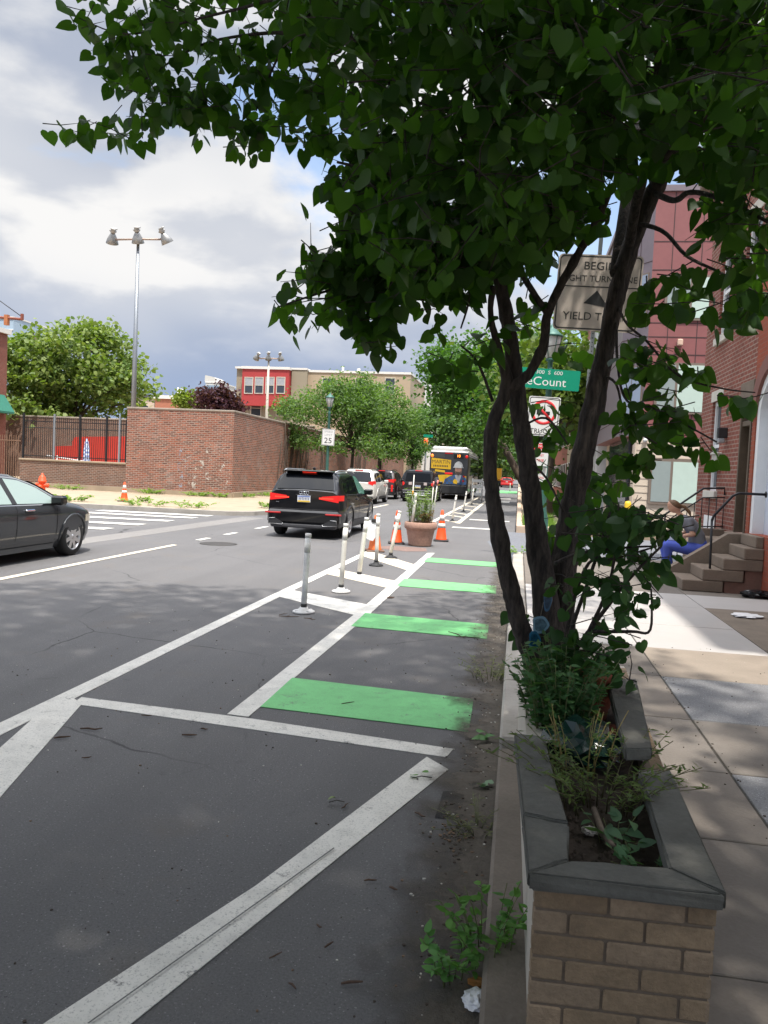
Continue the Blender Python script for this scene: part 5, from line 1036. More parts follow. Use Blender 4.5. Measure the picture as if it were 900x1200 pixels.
flat(bk, 'worker_glove', YS, [(wx-.28, 1.05), (wx-.05, 1.0), (wx-.02, 1.22), (wx-.2, 1.35), (wx-.32, 1.2)], -.051, -.0475)
flat(bk, 'worker_face', M('ad_skin', (.36, .20, .15), .6), [(wx+.22*math.cos(a), 1.92+.34*math.sin(a)) for a in np.linspace(0, 6.28, 18)[:-1]], -.0535, -.0515)
flat(bk, 'worker_beard', M('ad_beard', (.10, .07, .055), .6), [(wx-.20, 1.86), (wx-.08, 1.80), (wx+.1, 1.80), (wx+.2, 1.88), (wx+.15, 1.66), (wx, 1.58), (wx-.14, 1.66)], -.0555, -.054)
flat(bk, 'worker_eyes', M('ad_beard'), [(wx-.14, 1.98), (wx+.16, 1.98), (wx+.16, 2.03), (wx-.14, 2.03)], -.0555, -.054)
flat(bk, 'worker_helmet', M('ad_helmet', (.45, .46, .47), .5), [(wx-.33, 2.06), (wx+.33, 2.06), (wx+.33, 2.12)] + [(wx+.29*math.cos(a), 2.12+.36*math.sin(a)) for a in np.linspace(0, math.pi, 12)] + [(wx-.33, 2.12)], -.058, -.056)
for a, zz in ((.98, 1.52), (.96, 1.22)): flat(bk, 'red_mark', TAILO, [(a+.07*math.cos(q_), zz+.07*math.sin(q_)) for q_ in np.linspace(0, 6.28, 10)[:-1]], -.05, -.0445)
m = MB(); m.bbox(.28, .92, -.05, -.031, 2.66, 2.98, .01); ds = m.build('route_display', M('display_black', (.01, .01, .01), .3), T); lettering('10', .24, emit('display_amber', (1, .22, .02), 2.0), T, (.6, -.052, 2.82), name='route_number')
for sd_ in (-1, 1):
    m = MB(); m.lathe([(.0, -.05), (.09, -.045), (.1, -.03)], 14, (sd_*1.12, 0, 2.80), 'y'); m.build('tail_lamp', TAIL if sd_ > 0 else emit('lamp_orange', (1, .2, .03), .7), T)
m = MB(); m.bbox(-.3, .22, -.045, -.031, 2.93, 3.02, .01); m.build('brake_lamp', TAILO, T); m = MB(); m.bbox(-.25, .25, -.05, -.0345, 1.62, 1.74, .01); m.build('brake_lamp', TAIL, T)
m = MB()
for i in range(6): m.box(-1.1, -.3, -.036, -.031, 2.70+.04*i, 2.72+.04*i)
m.build('vent_grille', M('vent_grey', (.09, .09, .09), .6), T)
m = MB()
for i in range(7): m.box(BW+.002, BW+.014, 1.6+1.45*i, 2.85+1.45*i, 1.55, 2.75)
m.build('side_window', CARGL, T); m = MB(); m.box(BW+.003, BW+.016, 5.2, 6.5, .5, 2.7); m.build('door', CARGL, T)
for sd_ in (-1, 1):
    for y_ in (3.0, 9.3): m = MB(); m.lathe([(.56, sd_*(BW+.003)), (0, sd_*(BW+.004))], 24, (0, y_, .48), 'x'); m.build('wheel_arch', M('seam_black'), T); wheel(T, sd_*(BW-.10), y_, .48, .26, ALLOYD, sd_)
# ================================================================== posts, cones, pot, signs, hydrant
PW = M('post_white', (.76, .73, .66), .5, var=.08, scale=3, fine=30, dirt=.35, dirtcol=(.26, .24, .21)); PGY = M('post_grey', (.74, .735, .72), .55, var=.15, scale=9, fine=40, dirt=.45, dirtcol=(.22, .22, .22))
BWHT = M('base_white', (.60, .59, .58), .6, var=.1, dirt=.4); BBLK = M('base_black', (.022, .022, .022), .7)
def post(label, x, y, h, mat, lean, white_base, group):
    t = thing('delineator_post', label, 'post', (x, y, .005), 0, group)
    base = BWHT if white_base else BBLK
    m = MB(); m.lathe([(.125, 0), (.125, .014), (.10, .022), (.055, .03), (.045, .06), (.0, .06)], 20, sx=1.0, sy=1.15)
    for a in (0, 90, 180, 270): m.lathe([(.016, .012), (.016, .03), (0, .03)], 8, (.092*math.cos(R(a+45)), .105*math.sin(R(a+45)), 0))
    m.build('base', base, t)
    m = MB(); m.lathe([(.036, .06), (.036, .10), (.0, .10)], 14); m.build('hinge', BBLK, t)
    dx, dy = lean; m = MB(); P = [(0, 0, .10), (dx*.3, dy*.3, h*.4), (dx*.65, dy*.65, h*.7), (dx, dy, h)]
    m.tube(P, [.034, .034, .0335, .033], 16, caps=True); m.build('post_tube', mat, t)
    m = MB(); m.tube([(dx*.935, dy*.935, h*.95), (dx*1.0, dy, h*.999)], .0352, 16); m.build('top_cap', M('band_pale', (.66, .64, .60), .4, var=.1), t); m = MB(); m.tube([(dx*.72, dy*.72, h*.76), (dx*.86, dy*.86, h*.885)], .0351, 16); m.build('reflective_band', M('band_pale', (.66, .64, .60), .4, var=.1), t)
    return t
G = 'white flexible posts between bike lane and traffic'
post('grey weathered flexible post nearest the camera, on a white round base', -2.33, 8.69, .90, PGY, (.02, 0), True, G)
post('dirty white flexible post on a white base, second nearest of its row', -2.27, 10.35, .92, PW, (.03, 0), True, G)
post('white flexible post on a broken white base, leaning right, third nearest', -2.31, 11.78, .93, PW, (.075, .02), True, G)
post('white flexible post on a flat black base in front of the older orange cone', -2.36, 13.51, .90, PW, (-.0, 0), False, G)
post('white flexible post on a black base leaning right beside the round planter', -2.32, 14.86, .90, PW, (.13, .03), False, G)
for lab, x, y, ln in (('white flexible post just beyond the lone orange cone', -2.2, 27.6, .10), ('white flexible post beyond the planter, second past the lone cone', -2.32, 35.0, .10), ('white flexible post beyond the planter, third past the lone cone', -2.45, 43.4, .06), ('far white flexible post beside the wheel of the bus', -2.55, 53.5, .03)):
    post(lab, x, y, .92, PW, (ln, 0), False, G)
for i, (x, y) in enumerate(((-2.0, 66), (-2.1, 74), (-2.2, 83), (-.9, 90))): post('tiny distant white post beside the far green bike lane', x, y, .92, PW, (0, 0), False, 'tiny distant posts')
# street barrier frames near the bus
t = thing('barricade', 'white folding barricade beside the back wheel of the bus', 'barrier', (-2.45, 48.5, 0))
for y_ in (-.35, .35): m = MB(); m.tube([(-.3, y_, 0), (-.28, y_*.2, 1.45)], .03, 6); m.tube([(.3, y_, 0), (.28, y_*.2, 1.45)], .03, 6); m.build('leg_frame', M('barrier_grey', (.55, .55, .54), .5), t)
for z in (.5, .95, 1.3): m = MB(); m.bbox(-.33, .33, -.2, -.16, z-.09, z+.09, .01); m.build('board', M('barrier_white', (.66, .66, .64), .5), t)
ORG = M('cone_orange', (.82, .085, .012), .5, var=.06, scale=8, fine=0); ORO = M('cone_orange_old', (.72, .15, .03), .6, var=.12, scale=8); CB = M('cone_base_black', (.025, .024, .023), .75); REFL = M('cone_white_band', (.72, .66, .60), .4, var=.06)
def cone(label, x, y, h=.73, mat=ORG, base=CB, rot=0.0, z=.0, top=ORG):
    t = thing('traffic_cone', label, 'cone', (x, y, z+.004), rot); r0, r1 = .135, .03
    def rr(z_): return r0+(r1-r0)*(z_-.035)/(h-.035)
    m = MB(); m.bbox(-.185, .185, -.185, .185, 0, .035, .012); m.build('base', base, t)
    m = MB(); m.lathe([(rr(.035)+.012, .034), (rr(.05), .055), (rr(h*.45), h*.45), (rr(h-.01), h-.012), (rr(h)*.7, h), (.012, h-.004)], 24); m.build('cone_body', mat, t)
    for a, b_ in ((.43, .57), (.66, .84)): m = MB(); m.lathe([(rr(h*a)+.0025, h*a), (rr(h*b_)+.0025, h*b_)], 24); m.build('reflective_band', REFL, t)
    return t
cone('faded orange cone with a paper hung on it, behind the fourth white post', -2.82, 15.9, .74, ORO, M('cone_base_brown', (.16, .09, .06), .8), .3)
cone('bright orange cone just behind the one carrying the paper', -2.68, 17.9, .76, rot=.2)
cone('bright orange cone standing alone right of the round planter', -1.79, 19.3, .76, rot=.1)
cone('orange cone on the far pavement in front of the tall brick wall', -13.9, 26.5, .70, z=.13)
t = thing('paper_sheet', 'crumpled white paper sheet hanging on the faded orange cone', 'paper', (-2.83, 15.74, .30)); m = MB()
pts = [(-.19, .0), (-.20, .20), (-.12, .34), (.03, .33), (.13, .25), (.10, .10), (.0, -.07), (-.06, -.06)]
n_ = len(pts); m.add([(a, -.03+.02*math.sin(9*a+4*b_), b_) for a, b_ in pts] + [(a, -.024+.02*math.sin(9*a+4*b_), b_) for a, b_ in pts] + [(-.03, -.055, .14), (-.03, -.035, .14)], [(i, (i+1) % n_, 2*n_) for i in range(n_)] + [(n_+i, n_+(i+1) % n_, 2*n_+1) for i in range(n_)] + [(i, (i+1) % n_, n_+(i+1) % n_, n_+i) for i in range(n_)]); m.build('sheet', M('paper_white'), t)
m = MB(); m.bbox(-.05, .06, -.045, .02, .30, .38, .015); m.build('clip', CB, t)
# round planter pot
PX, PY = -2.12, 17.75
TERR = M('pot_aggregate', (.40, .24, .18), .9, var=.25, scale=20, fine=110, bmp=.5)
t = thing('planter_pot', 'round pinkish stone planter pot with a thick rim standing in the buffer', 'planter', (PX, PY, .003))
m = MB(); m.lathe([(.245, 0), (.255, .03), (.32, .36), (.325, .375), (.355, .385), (.37, .42), (.365, .52), (.352, .535), (.32, .535), (.31, .46), (0, .46)], 36); m.build('pot_body', TERR, t)
m = MB(); m.lathe([(.256, .0), (.262, .03)], 36); m.build('foot_stain', M('pot_stain', (.12, .07, .05), .9), t)
m = MB(); m.lathe([(.31, .47), (.16, .49), (0, .50)], 20); m.build('soil', M('soil', (.055, .04, .03), 1, var=.3, scale=20, fine=90, bmp=.6), t)
stain = MB(); stain.poly([(PX-.95+.0, PY-1.1, .0042), (PX-.1, PY-1.5, .0042), (PX+.3, PY-1.2, .0042), (PX+.2, PY-.5, .0042), (PX-.6, PY-.45, .0042)]); struct(stain.build('road_stain', asphalt('pink_stain', (.20, .135, .115))))
def weed(name, label, cat, loc, n, h, spread, leaf, c1, c2, stemc=(.12, .14, .05), per=14, tmpl=OVAL, upright=.7, group=None, trans=.3, lowr=.15):
    t = thing(name, label, cat, loc, 0, group); m = MB(); P = []; T = []
    for i in range(n):
        a = random.random()*6.283; r0 = random.random()**.5*spread*.5; hh = h*random.uniform(.55, 1.0); dx, dy = math.cos(a)*spread*(1-upright)*random.uniform(.4, 1.2), math.sin(a)*spread*(1-upright)*random.uniform(.4, 1.2)
        p0 = Vector((r0*math.cos(a), r0*math.sin(a), 0)); pts = [p0 + Vector((dx*s*s, dy*s*s, hh*s*(1-.12*s))) for s in (0, .35, .7, 1.0)]
        m.tube(pts, [.0045*h**.5+.001, .004*h**.5, .003*h**.5, .0015], 5)
        for k in range(per):
            s = lowr + (1-lowr)*random.random(); q_ = p0 + Vector((dx*s*s, dy*s*s, hh*s*(1-.12*s))); b_ = random.random()*6.283; P.append(q_); T.append((math.cos(b_), math.sin(b_), random.uniform(-.1, .7)))
    m.build('stems', M('stem_%s' % str(stemc), stemc, .8), t)
    P = np.array([tuple(p) for p in P]); T = np.array(T); N = rvec(len(P))*.5 + np.array([0, 0, .9])
    leaves(P, T, N, leaf*(.6+.7*rng.random(len(P))), tmpl, leaf_mat('leaf_%s_%s' % (name, str(c1)), c1, c2, trans), 'foliage', t); return t
o = weed('potted_plant', 'tall thin pale green plants growing in the round planter pot', 'plant', (PX-.02, PY, .47), 46, 1.02, .56, .085, (.10, .17, .05), (.20, .27, .09), per=30, upright=.80, tmpl=[(.06, .1), (.10, .35), (.09, .65), (.05, .85)])
o = weed('dry_plant', 'dry brown dead plant in the right part of the round planter pot', 'plant', (PX+.12, PY-.12, .47), 26, .40, .26, .05, (.16, .095, .05), (.24, .15, .08), (.14, .09, .05), per=16)
def stake(label, x, y, z0, h, lean, band, mat=PW, r=.011):
    t = thing('marker_stake', label, 'stake', (x, y, z0), 0, 'stakes standing in the planter pot'); m = MB(); m.tube([(0, 0, 0), (lean, 0, h)], r, 8); m.build('stick', mat, t)
    if band: m = MB(); m.tube([(lean*band[0], 0, h*band[0]), (lean*band[1], 0, h*band[1])], r*1.6, 8); m.build('band', M(band[2], band[3], .5), t)
stake('thin white stake with an orange foot band at the left back of the pot', PX-.24, PY+.05, .47, 1.12, .03, (.58, .68, 'stake_orange', (.6, .26, .03)))
stake('thin white stake with a pink tip, upright at the right of the pot', PX+.22, PY-.05, .47, 1.0, .03, (.88, 1.0, 'stake_pink', (.7, .22, .20))); stake('thin white stake with a pink tip leaning right at the right of the pot', PX+.24, PY+.0, .47, 1.03, .10, (.88, 1.0, 'stake_pink', (.7, .22, .20)))
stake('thick short white pole stuck in the front of the pot', PX-.17, PY-.22, .47, .72, .06, None, r=.035)
# ---- lamp posts
VERD = M('lamp_green', (.045, .13, .105), .5, .2, var=.12); LGL = M('lamp_glass_pale', (.55, .56, .54), .15, var=.08)
def lamp_post(label, x, y, h):
    t = thing('street_lamp', label, 'street lamp', (x, y, .13)); m = MB()
    m.lathe([(.20, 0), (.20, .12), (.14, .18), (.13, .7), (.09, .85), (.075, 1.0), (.058, h-.95), (.075, h-.9), (.05, h-.85), (.05, h-.70), (.11, h-.66), (.06, h-.62)], 16); m.build('post', VERD, t)
    m = MB(); m.lathe([(.10, h-.62), (.20, h-.22), (.19, h-.2), (0, h-.2)], 12); m.build('lantern_glass', LGL, t)
    m = MB()
    for k in range(6): a = k*math.pi/3; m.tube([(.105*math.cos(a), .105*math.sin(a), h-.62), (.205*math.cos(a), .205*math.sin(a), h-.21)], .008, 5)
    m.lathe([(.23, h-.21), (.22, h-.17), (.10, h-.07), (.05, h-.03), (.045, h), (.0, h+.06)], 12); m.build('lantern_cap', VERD, t); return t
SGW = M('sign_white', (.70, .70, .68), .4, var=.03, scale=2, fine=0, dirt=.12, dirtcol=(.4, .38, .35)); SBK = M('sign_black', (.015, .015, .015), .5); SRD = M('sign_red', (.66, .03, .035), .45, var=.05, fine=0); SGN = M('sign_green', (.0, .24, .14), .4, var=.04, fine=0); SGA = M('sign_back', (.3, .31, .32), .5, .5)
def rrect(x0, x1, z0, z1, r, n=4):
    P = []
    for cx, cz, a0 in ((x1-r, z1-r, 0), (x0+r, z1-r, 90), (x0+r, z0+r, 180), (x1-r, z0+r, 270)):
        for k in range(n+1): a = R(a0+90*k/n); P.append((cx+r*math.cos(a), cz+r*math.sin(a)))
    return P
def plate_sign(name, label, cat, x, y, zc_, w, h, mat, tilt=0, border=None, texts=(), rz=0):
    t = thing(name, label, cat, (x, y, zc_), rz); t.rotation_euler = (0, R(tilt), rz)
    m = MB(); m.prism(rrect(-w/2, w/2, -h/2, h/2, min(w, h)*.06), 'y', -.003, .003); pl_ = m.build('sign_plate', mat, t)
    if border:
        m = MB(); a = rrect(-w/2+.015, w/2-.015, -h/2+.015, h/2-.015, .045); b_ = rrect(-w/2+.03, w/2-.03, -h/2+.03, h/2-.03, .035); n = len(a)
        m.add([(p_[0], -.0045, p_[1]) for p_ in a] + [(p_[0], -.0045, p_[1]) for p_ in b_], [(i, (i+1) % n, n+(i+1) % n, n+i) for i in range(n)]); m.build('border', border, pl_)
    for tx, size, mat_, px_, pz_, sx in texts: lettering(tx, size, mat_, pl_, (px_, -.005, pz_), name='lettering', sx=sx, ext=.001)
    return t
lamp_post('green street lamp carrying the speed limit sign beside the brick wall', -9.0, 36.8, 5.05)
plate_sign('speed_limit_sign', 'white speed limit 25 sign on the green lamp post', 'sign', -8.97, 36.66, 3.12, .62, .78, SGW, 2, SBK, (('SPEED', .14, M('sign_faded', (.35, .35, .36), .5), 0, .26, 1.15), ('LIMIT', .14, M('sign_faded', (.35, .35, .36), .5), 0, .10, 1.15), ('25', .36, SBK, 0, -.17, 1.1)))
lamp_post('green street lamp behind the tree stems at the alley corner', .50, 16.35, 4.55)
plate_sign('street_name_sign', 'green street name sign on the lamp post behind the tree stems', 'sign', .46, 16.2, 3.62, 1.25, .40, SGN, 3, None, (('300  S  600', .105, SGW, .02, .125, 1.1), ('LeCount', .24, SGW, -.08, -.06, 1.05)))
s = plate_sign('no_trucks_sign', 'square white no trucks sign with red circle on the lamp post', 'sign', .42, 16.22, 2.88, .62, .78, SGW, 2, SBK, (('TRUCKS', .13, SBK, 0, -.30, 1.0),))
m = MB(); m.torus(.22, .028, (0, -.006, .08), 'y', 28, 6); m.tube([(-.15, -.006, .23), (.15, -.006, -.07)], .024, 6); m.v = [(a, -.006+(b_+.006)*.2, c_) for a, b_, c_ in m.v]; m.build('prohibition_ring', SRD, s)
m = MB(); m.box(-.14, .03, -.0052, -.0035, .03, .15); m.box(.035, .12, -.0052, -.0035, .03, .10); m.lathe([(0, -.0052), (.025, -.0052)], 10, (-.09, 0, .03), 'y'); m.lathe([(0, -.0052), (.025, -.0052)], 10, (.08, 0, .03), 'y'); m.build('truck_symbol', SBK, s)
m = MB(); m.bbox(-.31, .31, -.004, .004, -.395, -.393, .0005); m.build('sign_edge', SGA, s)
s = plate_sign('no_stopping_sign', 'small red and white no stopping sign low on the lamp post', 'sign', .40, 16.2, 2.12, .31, .46, SGW, 2, None, (('NO', .075, SGW, 0, .165, 1.0), ('STOPPING', .058, SGW, 0, .09, .92), ('ANY', .075, SRD, 0, -.02, 1.0), ('TIME', .075, SRD, 0, -.12, 1.0)))
m = MB(); m.prism(rrect(-.145, .145, .045, .215, .01), 'y', -.0045, -.0032); m.build('red_panel', SRD, s)
plate_sign('small_sign', 'small white placard left of the no stopping sign', 'sign', .19, 16.24, 2.30, .26, .16, SGW, 2)
plate_sign('no_stopping_sign', 'second red and white sign just below the no stopping sign', 'sign', .39, 16.26, 1.72, .30, .30, SGW, 4, None, (('NO', .08, SRD, 0, .05, 1.0), ('PARKING', .055, SRD, 0, -.06, .95)))
# sign on its own perforated steel post
t = thing('sign_post', 'perforated steel post holding the begin right turn lane sign', 'post', (.66, 9.47, .13)); m = MB(); m.box(-.022, .022, -.022, .022, 0, 4.30); t.rotation_euler = (0, R(1.6), 0)
m.build('post', GALV, t); m = MB()
for i in range(78): m.lathe([(0, -.0235), (.007, -.0232)], 8, (0, 0, .25+.05*i), 'y'); m.lathe([(0, -.0235), (.007, -.0232)], 8, (0, 0, .25+.05*i), 'x')
m.build('punched_holes', SBK, t)
s = plate_sign('lane_sign', 'big white begin right turn lane yield to bikes sign among the leaves', 'sign', .775, 9.42, 3.78, .94, .86, M('sign_leaf_shaded', (.37, .32, .275), .5, var=.08, scale=3, fine=0, dirt=.2, dirtcol=(.3, .26, .22)), 2.2, SBK, (('BEGIN', .125, SBK, 0, .30, 1.05), ('RIGHT TURN LANE', .10, SBK, 0, .155, .98), ('YIELD TO', .125, SBK, -.1, -.27, 1.0), ('BIKES', .125, SBK, .32, -.27, .6)))  # white plate with the shade of the leaves darkened into its colour
m = MB(); m.prism([(-.15, -.12), (.13, -.16), (-.01, .03)], 'y', -.0062, -.0035); m.build('arrow', SBK, s); m = MB(); m.box(-.43, .43, -.0058, -.0035, .062, .074); m.build('divider_line', SBK, s)
# traffic light with its street sign
t = thing('traffic_light', 'small yellow traffic light showing red, left of the bus roof', 'traffic light', (-9.3, 79, .13)); m = MB(); m.tube([(0, 0, 0), (0, 0, 5.0)], .08, 8); m.build('pole', GALV, t)
m = MB(); m.bbox(-.22, .22, -.35, -.02, 3.75, 4.95, .04); h_ = m.build('signal_head', M('signal_yellow', (.55, .24, .03), .5), t)
for i, (z, mt) in enumerate(((4.72, emit('signal_red', (1, .03, .02), 3.0)), (4.35, M('signal_dark', (.06, .04, .01), .4)), (3.98, M('signal_dark', (.06, .04, .01), .4)))):
    m = MB(); m.lathe([(0, -.37), (.15, -.36), (.16, -.34)], 14, (0, 0, z), 'y'); m.build('lens', mt, h_)
plate_sign('street_name_sign', 'small green street sign above the red traffic light', 'sign', -9.1, 78.9, 5.32, .95, .28, SGN, 2)
# hydrant
t = thing('fire_hydrant', 'orange fire hydrant on the far pavement behind the grey car', 'hydrant', (-17.0, 26.3, .13)); HY = M('hydrant_orange', (.78, .085, .02), .5, var=.08)
m = MB(); m.lathe([(.17, 0), (.17, .05), (.115, .07), (.115, .55), (.15, .56), (.15, .60), (.13, .62), (.11, .74), (.06, .80), (.03, .82), (.03, .88), (0, .88)], 20); m.build('barrel', HY, t)
m = MB(); m.lathe([(.065, -.2), (.065, .2)], 12, (0, 0, .44), 'x'); m.lathe([(.09, -.2), (.09, -.08)], 14, (0, 0, .38), 'y'); m.build('outlet', HY, t)
for s_ in (-1, 1): m = MB(); m.lathe([(.08, s_*.2), (.08, s_*.235), (.03, s_*.24), (.03, s_*.27), (0, s_*.27)], 12, (0, 0, .44), 'x'); m.build('outlet_cap', HY, t)
# weeds along the far wall and kerb
for i, (x, y, n, s_) in enumerate(((-16.4, 33.6, 14, .9), (-20.4, 33.7, 16, 1.2), (-14.2, 33.7, 12, 1.0), (-13.2, 33.8, 8, .7), (-15.0, 24.9, 14, 1.0), (-12.2, 24.7, 12, 1.3), (-10.6, 24.8, 10, 1.2), (-18.0, 25.6, 10, .8), (-12.5, 35.4, 10, .9), (-12.4, 38, 14, 1.2), (-8.9, 27.3, 7, .6), (-13.3, 26.8, 5, .4))):
    weed('weed_clump', 'green weeds at the foot of the tall or low brick wall' if y > 30 else 'green weeds growing along the edge of the far pavement', 'weeds', (x, y, .13), n+4, .26, s_*.8, .10, (.10, .19, .03), (.22, .32, .07), per=16, upright=.5, group='weeds at the wall foot' if y > 30 else 'weeds along the far kerb')
from mathutils import noise as mnoise
# ================================================================== planter box, multi-stem tree, near plants and litter
TAN = [M('planter_brick_%d' % i, c_, .9, var=.24, scale=9, fine=60, bmp=.8, dirt=.45, dirtcol=(.12, .085, .06)) for i, c_ in enumerate(((.27, .192, .118), (.235, .165, .10), (.285, .207, .135)))]
MORT = M('mortar_brown', (.15, .115, .085), .95, var=.2, fine=60, bmp=.3); CAPM = M('cap_slate', (.108, .105, .092), .88, var=.22, scale=5, fine=50, bmp=.6, dirt=.5, dirtcol=(.065, .062, .05)); SIDEP = M('planter_pale_side', (.50, .45, .38), .9, var=.12, scale=6)
PB = thing('brick_planter', 'tan brick planter box with grey stone coping at the kerb', 'planter', (.34, 2.17, .13)); OP = (.34, 2.17, .13)
ZT = .575
FL, FR_, BL_, BR_ = Vector((.105, 2.185)), Vector((.585, 2.205)), Vector((.075, 4.95)), Vector((.70, 4.95))
# front wall of real bricks, with the mortar bed set back
def brick_run(m, a, b_, z0, z1, inward, bl=.196, bh=.0675, ms=.0085, mi_of=None, seed=0):
    d = (b_-a); Lr = d.length; d = d.normalized(); nrm = Vector((d.y, -d.x))*(-1 if inward else 1); rnd = random.Random(seed); k = 0; z = z0
    while z < z1-.005:
        s = -(k % 2)*(bl+ms)/2 - rnd.uniform(0, .01)
        zz = min(z+bh-ms, z1)
        while s < Lr:
            s0, s1 = max(s, 0), min(s+bl, Lr)
            if s1-s0 > .012:
                j = rnd.uniform(-.0015, .0015); c_ = a+d*s0; e_ = a+d*s1; i0, i1 = c_+nrm*j, e_+nrm*j; o0, o1 = c_-nrm*.05, e_-nrm*.05
                P = [(i0.x, i0.y), (i1.x, i1.y), (o1.x, o1.y), (o0.x, o0.y)]; bm = bmesh.new(); ch_ = .004
                cen = Vector((sum(p_[0] for p_ in P)/4, sum(p_[1] for p_ in P)/4))
                for (x, y) in P:
                    v2 = (cen-Vector((x, y))).normalized()*ch_*1.4
                    for zq, e in ((z, 0), (zz, 0)):
                        bm.verts.new((x+v2.x, y+v2.y, zq)); bm.verts.new((x, y, zq + (ch_ if zq == z else -ch_)))
                bmesh.ops.convex_hull(bm, input=bm.verts[:]); bm.verts.index_update()
                m.add([tuple(v.co) for v in bm.verts], [[v.index for v in f.verts] for f in bm.faces], rnd.choice((0, 0, 1, 2))); bm.free()
            s += bl+ms
        z += bh; k += 1
m = MB(); brick_run(m, FL, FR_, .06, ZT-.052, False, seed=3); brick_run(m, FR_, BR_, .06, ZT-.052, False, seed=4)
m.build('brickwork', TAN, PB, off=OP)
m = MB(); m.prism([(FL.x+.004, FL.y+.0038), (FR_.x-.006, FR_.y+.0038), (FR_.x-.012, FR_.y+.07), (FL.x+.004, FL.y+.07)], 'z', .04, ZT-.053); m.prism([(FR_.x-.012, FR_.y+.0701), (FR_.x-.005, FR_.y+.0701), (BR_.x-.005, BR_.y), (BR_.x-.07, BR_.y), (FR_.x-.075, FR_.y+.0701)], 'z', .04, ZT-.053); m.build('mortar_bed', MORT, PB, off=OP)
m = MB(); m.prism([(FL.x+.003, FL.y+.0701), (FL.x+.07, FL.y+.0701), (BL_.x+.075, BL_.y), (BL_.x, BL_.y)], 'z', .04, ZT-.053); m.prism([(BL_.x, BL_.y+.001), (BR_.x, BR_.y+.001), (BR_.x, BR_.y+.08), (BL_.x, BL_.y+.08)], 'z', .04, ZT-.06); m.build('side_wall', SIDEP, PB, off=OP)
def cap(pts, z0, z1, name='coping_stone'):
    bm = bmesh.new(); r_ = .006; n = len(pts); cen = Vector((sum(p_[0] for p_ in pts)/n, sum(p_[1] for p_ in pts)/n))
    lo = [bm.verts.new((x, y, z0)) for x, y in pts]; hi = [bm.verts.new((x, y, z1)) for x, y in pts]
    bm.faces.new(lo[::-1]); bm.faces.new(hi)
    for i in range(n): bm.faces.new((lo[i], lo[(i+1) % n], hi[(i+1) % n], hi[i]))
    bmesh.ops.bevel(bm, geom=bm.edges[:], offset=r_, segments=2, affect='EDGES')
    bmesh.ops.triangulate(bm, faces=bm.faces[:]); bmesh.ops.subdivide_edges(bm, edges=bm.edges[:], cuts=2, use_grid_fill=True)
    for v in bm.verts: v.co += Vector((random.uniform(-.002, .002), random.uniform(-.002, .002), random.uniform(-.0018, .0018)))
    mm = MB(); bm.verts.index_update(); mm.add([tuple(v.co) for v in bm.verts], [[v.index for v in f.verts] for f in bm.faces]); bm.free(); return mm.build(name, CAPM, PB, off=OP)
cap([(.082, 2.155), (.598, 2.172), (.468, 2.285), (.203, 2.262)], ZT-.05, ZT)
cap([(.082, 2.165), (.198, 2.270), (.212, 2.500), (.070, 2.530)], ZT-.05, ZT-.002)
cap([(.070, 2.538), (.212, 2.508), (.180, 2.90), (.165, 3.32), (.040, 3.34)], ZT-.05, ZT+.003)
cap([(.602, 2.178), (.622, 3.08), (.500, 3.05), (.474, 2.288)], ZT-.05, ZT+.001)
cap([(.560, 3.130), (.655, 4.22), (.500, 4.18), (.455, 3.095)], ZT+.012, ZT+.062)
# soil
m = MB(); nx, ny = 10, 40; vs = []
for j in range(ny+1):
    y = 2.26+(4.94-2.26)*j/ny
    for i in range(nx+1):
        x = .13+(.56-.13)*i/nx; vs.append((x, y, .47+random.uniform(-.014, .014)-(.02 if y < 3 else 0)))
m.add(vs, [(j*(nx+1)+i, j*(nx+1)+i+1, (j+1)*(nx+1)+i+1, (j+1)*(nx+1)+i) for j in range(ny) for i in range(nx)], 0, True)
for i in range(160): x, y = random.uniform(.21, .47), random.uniform(2.3, 3.3); s_ = random.uniform(.004, .016); m.lathe([(0, -s_*.5), (s_*.8, 0), (0, s_*.6)], 5, (x, y, .465), smooth=False)
m.build('soil', M('soil'), PB, off=OP)

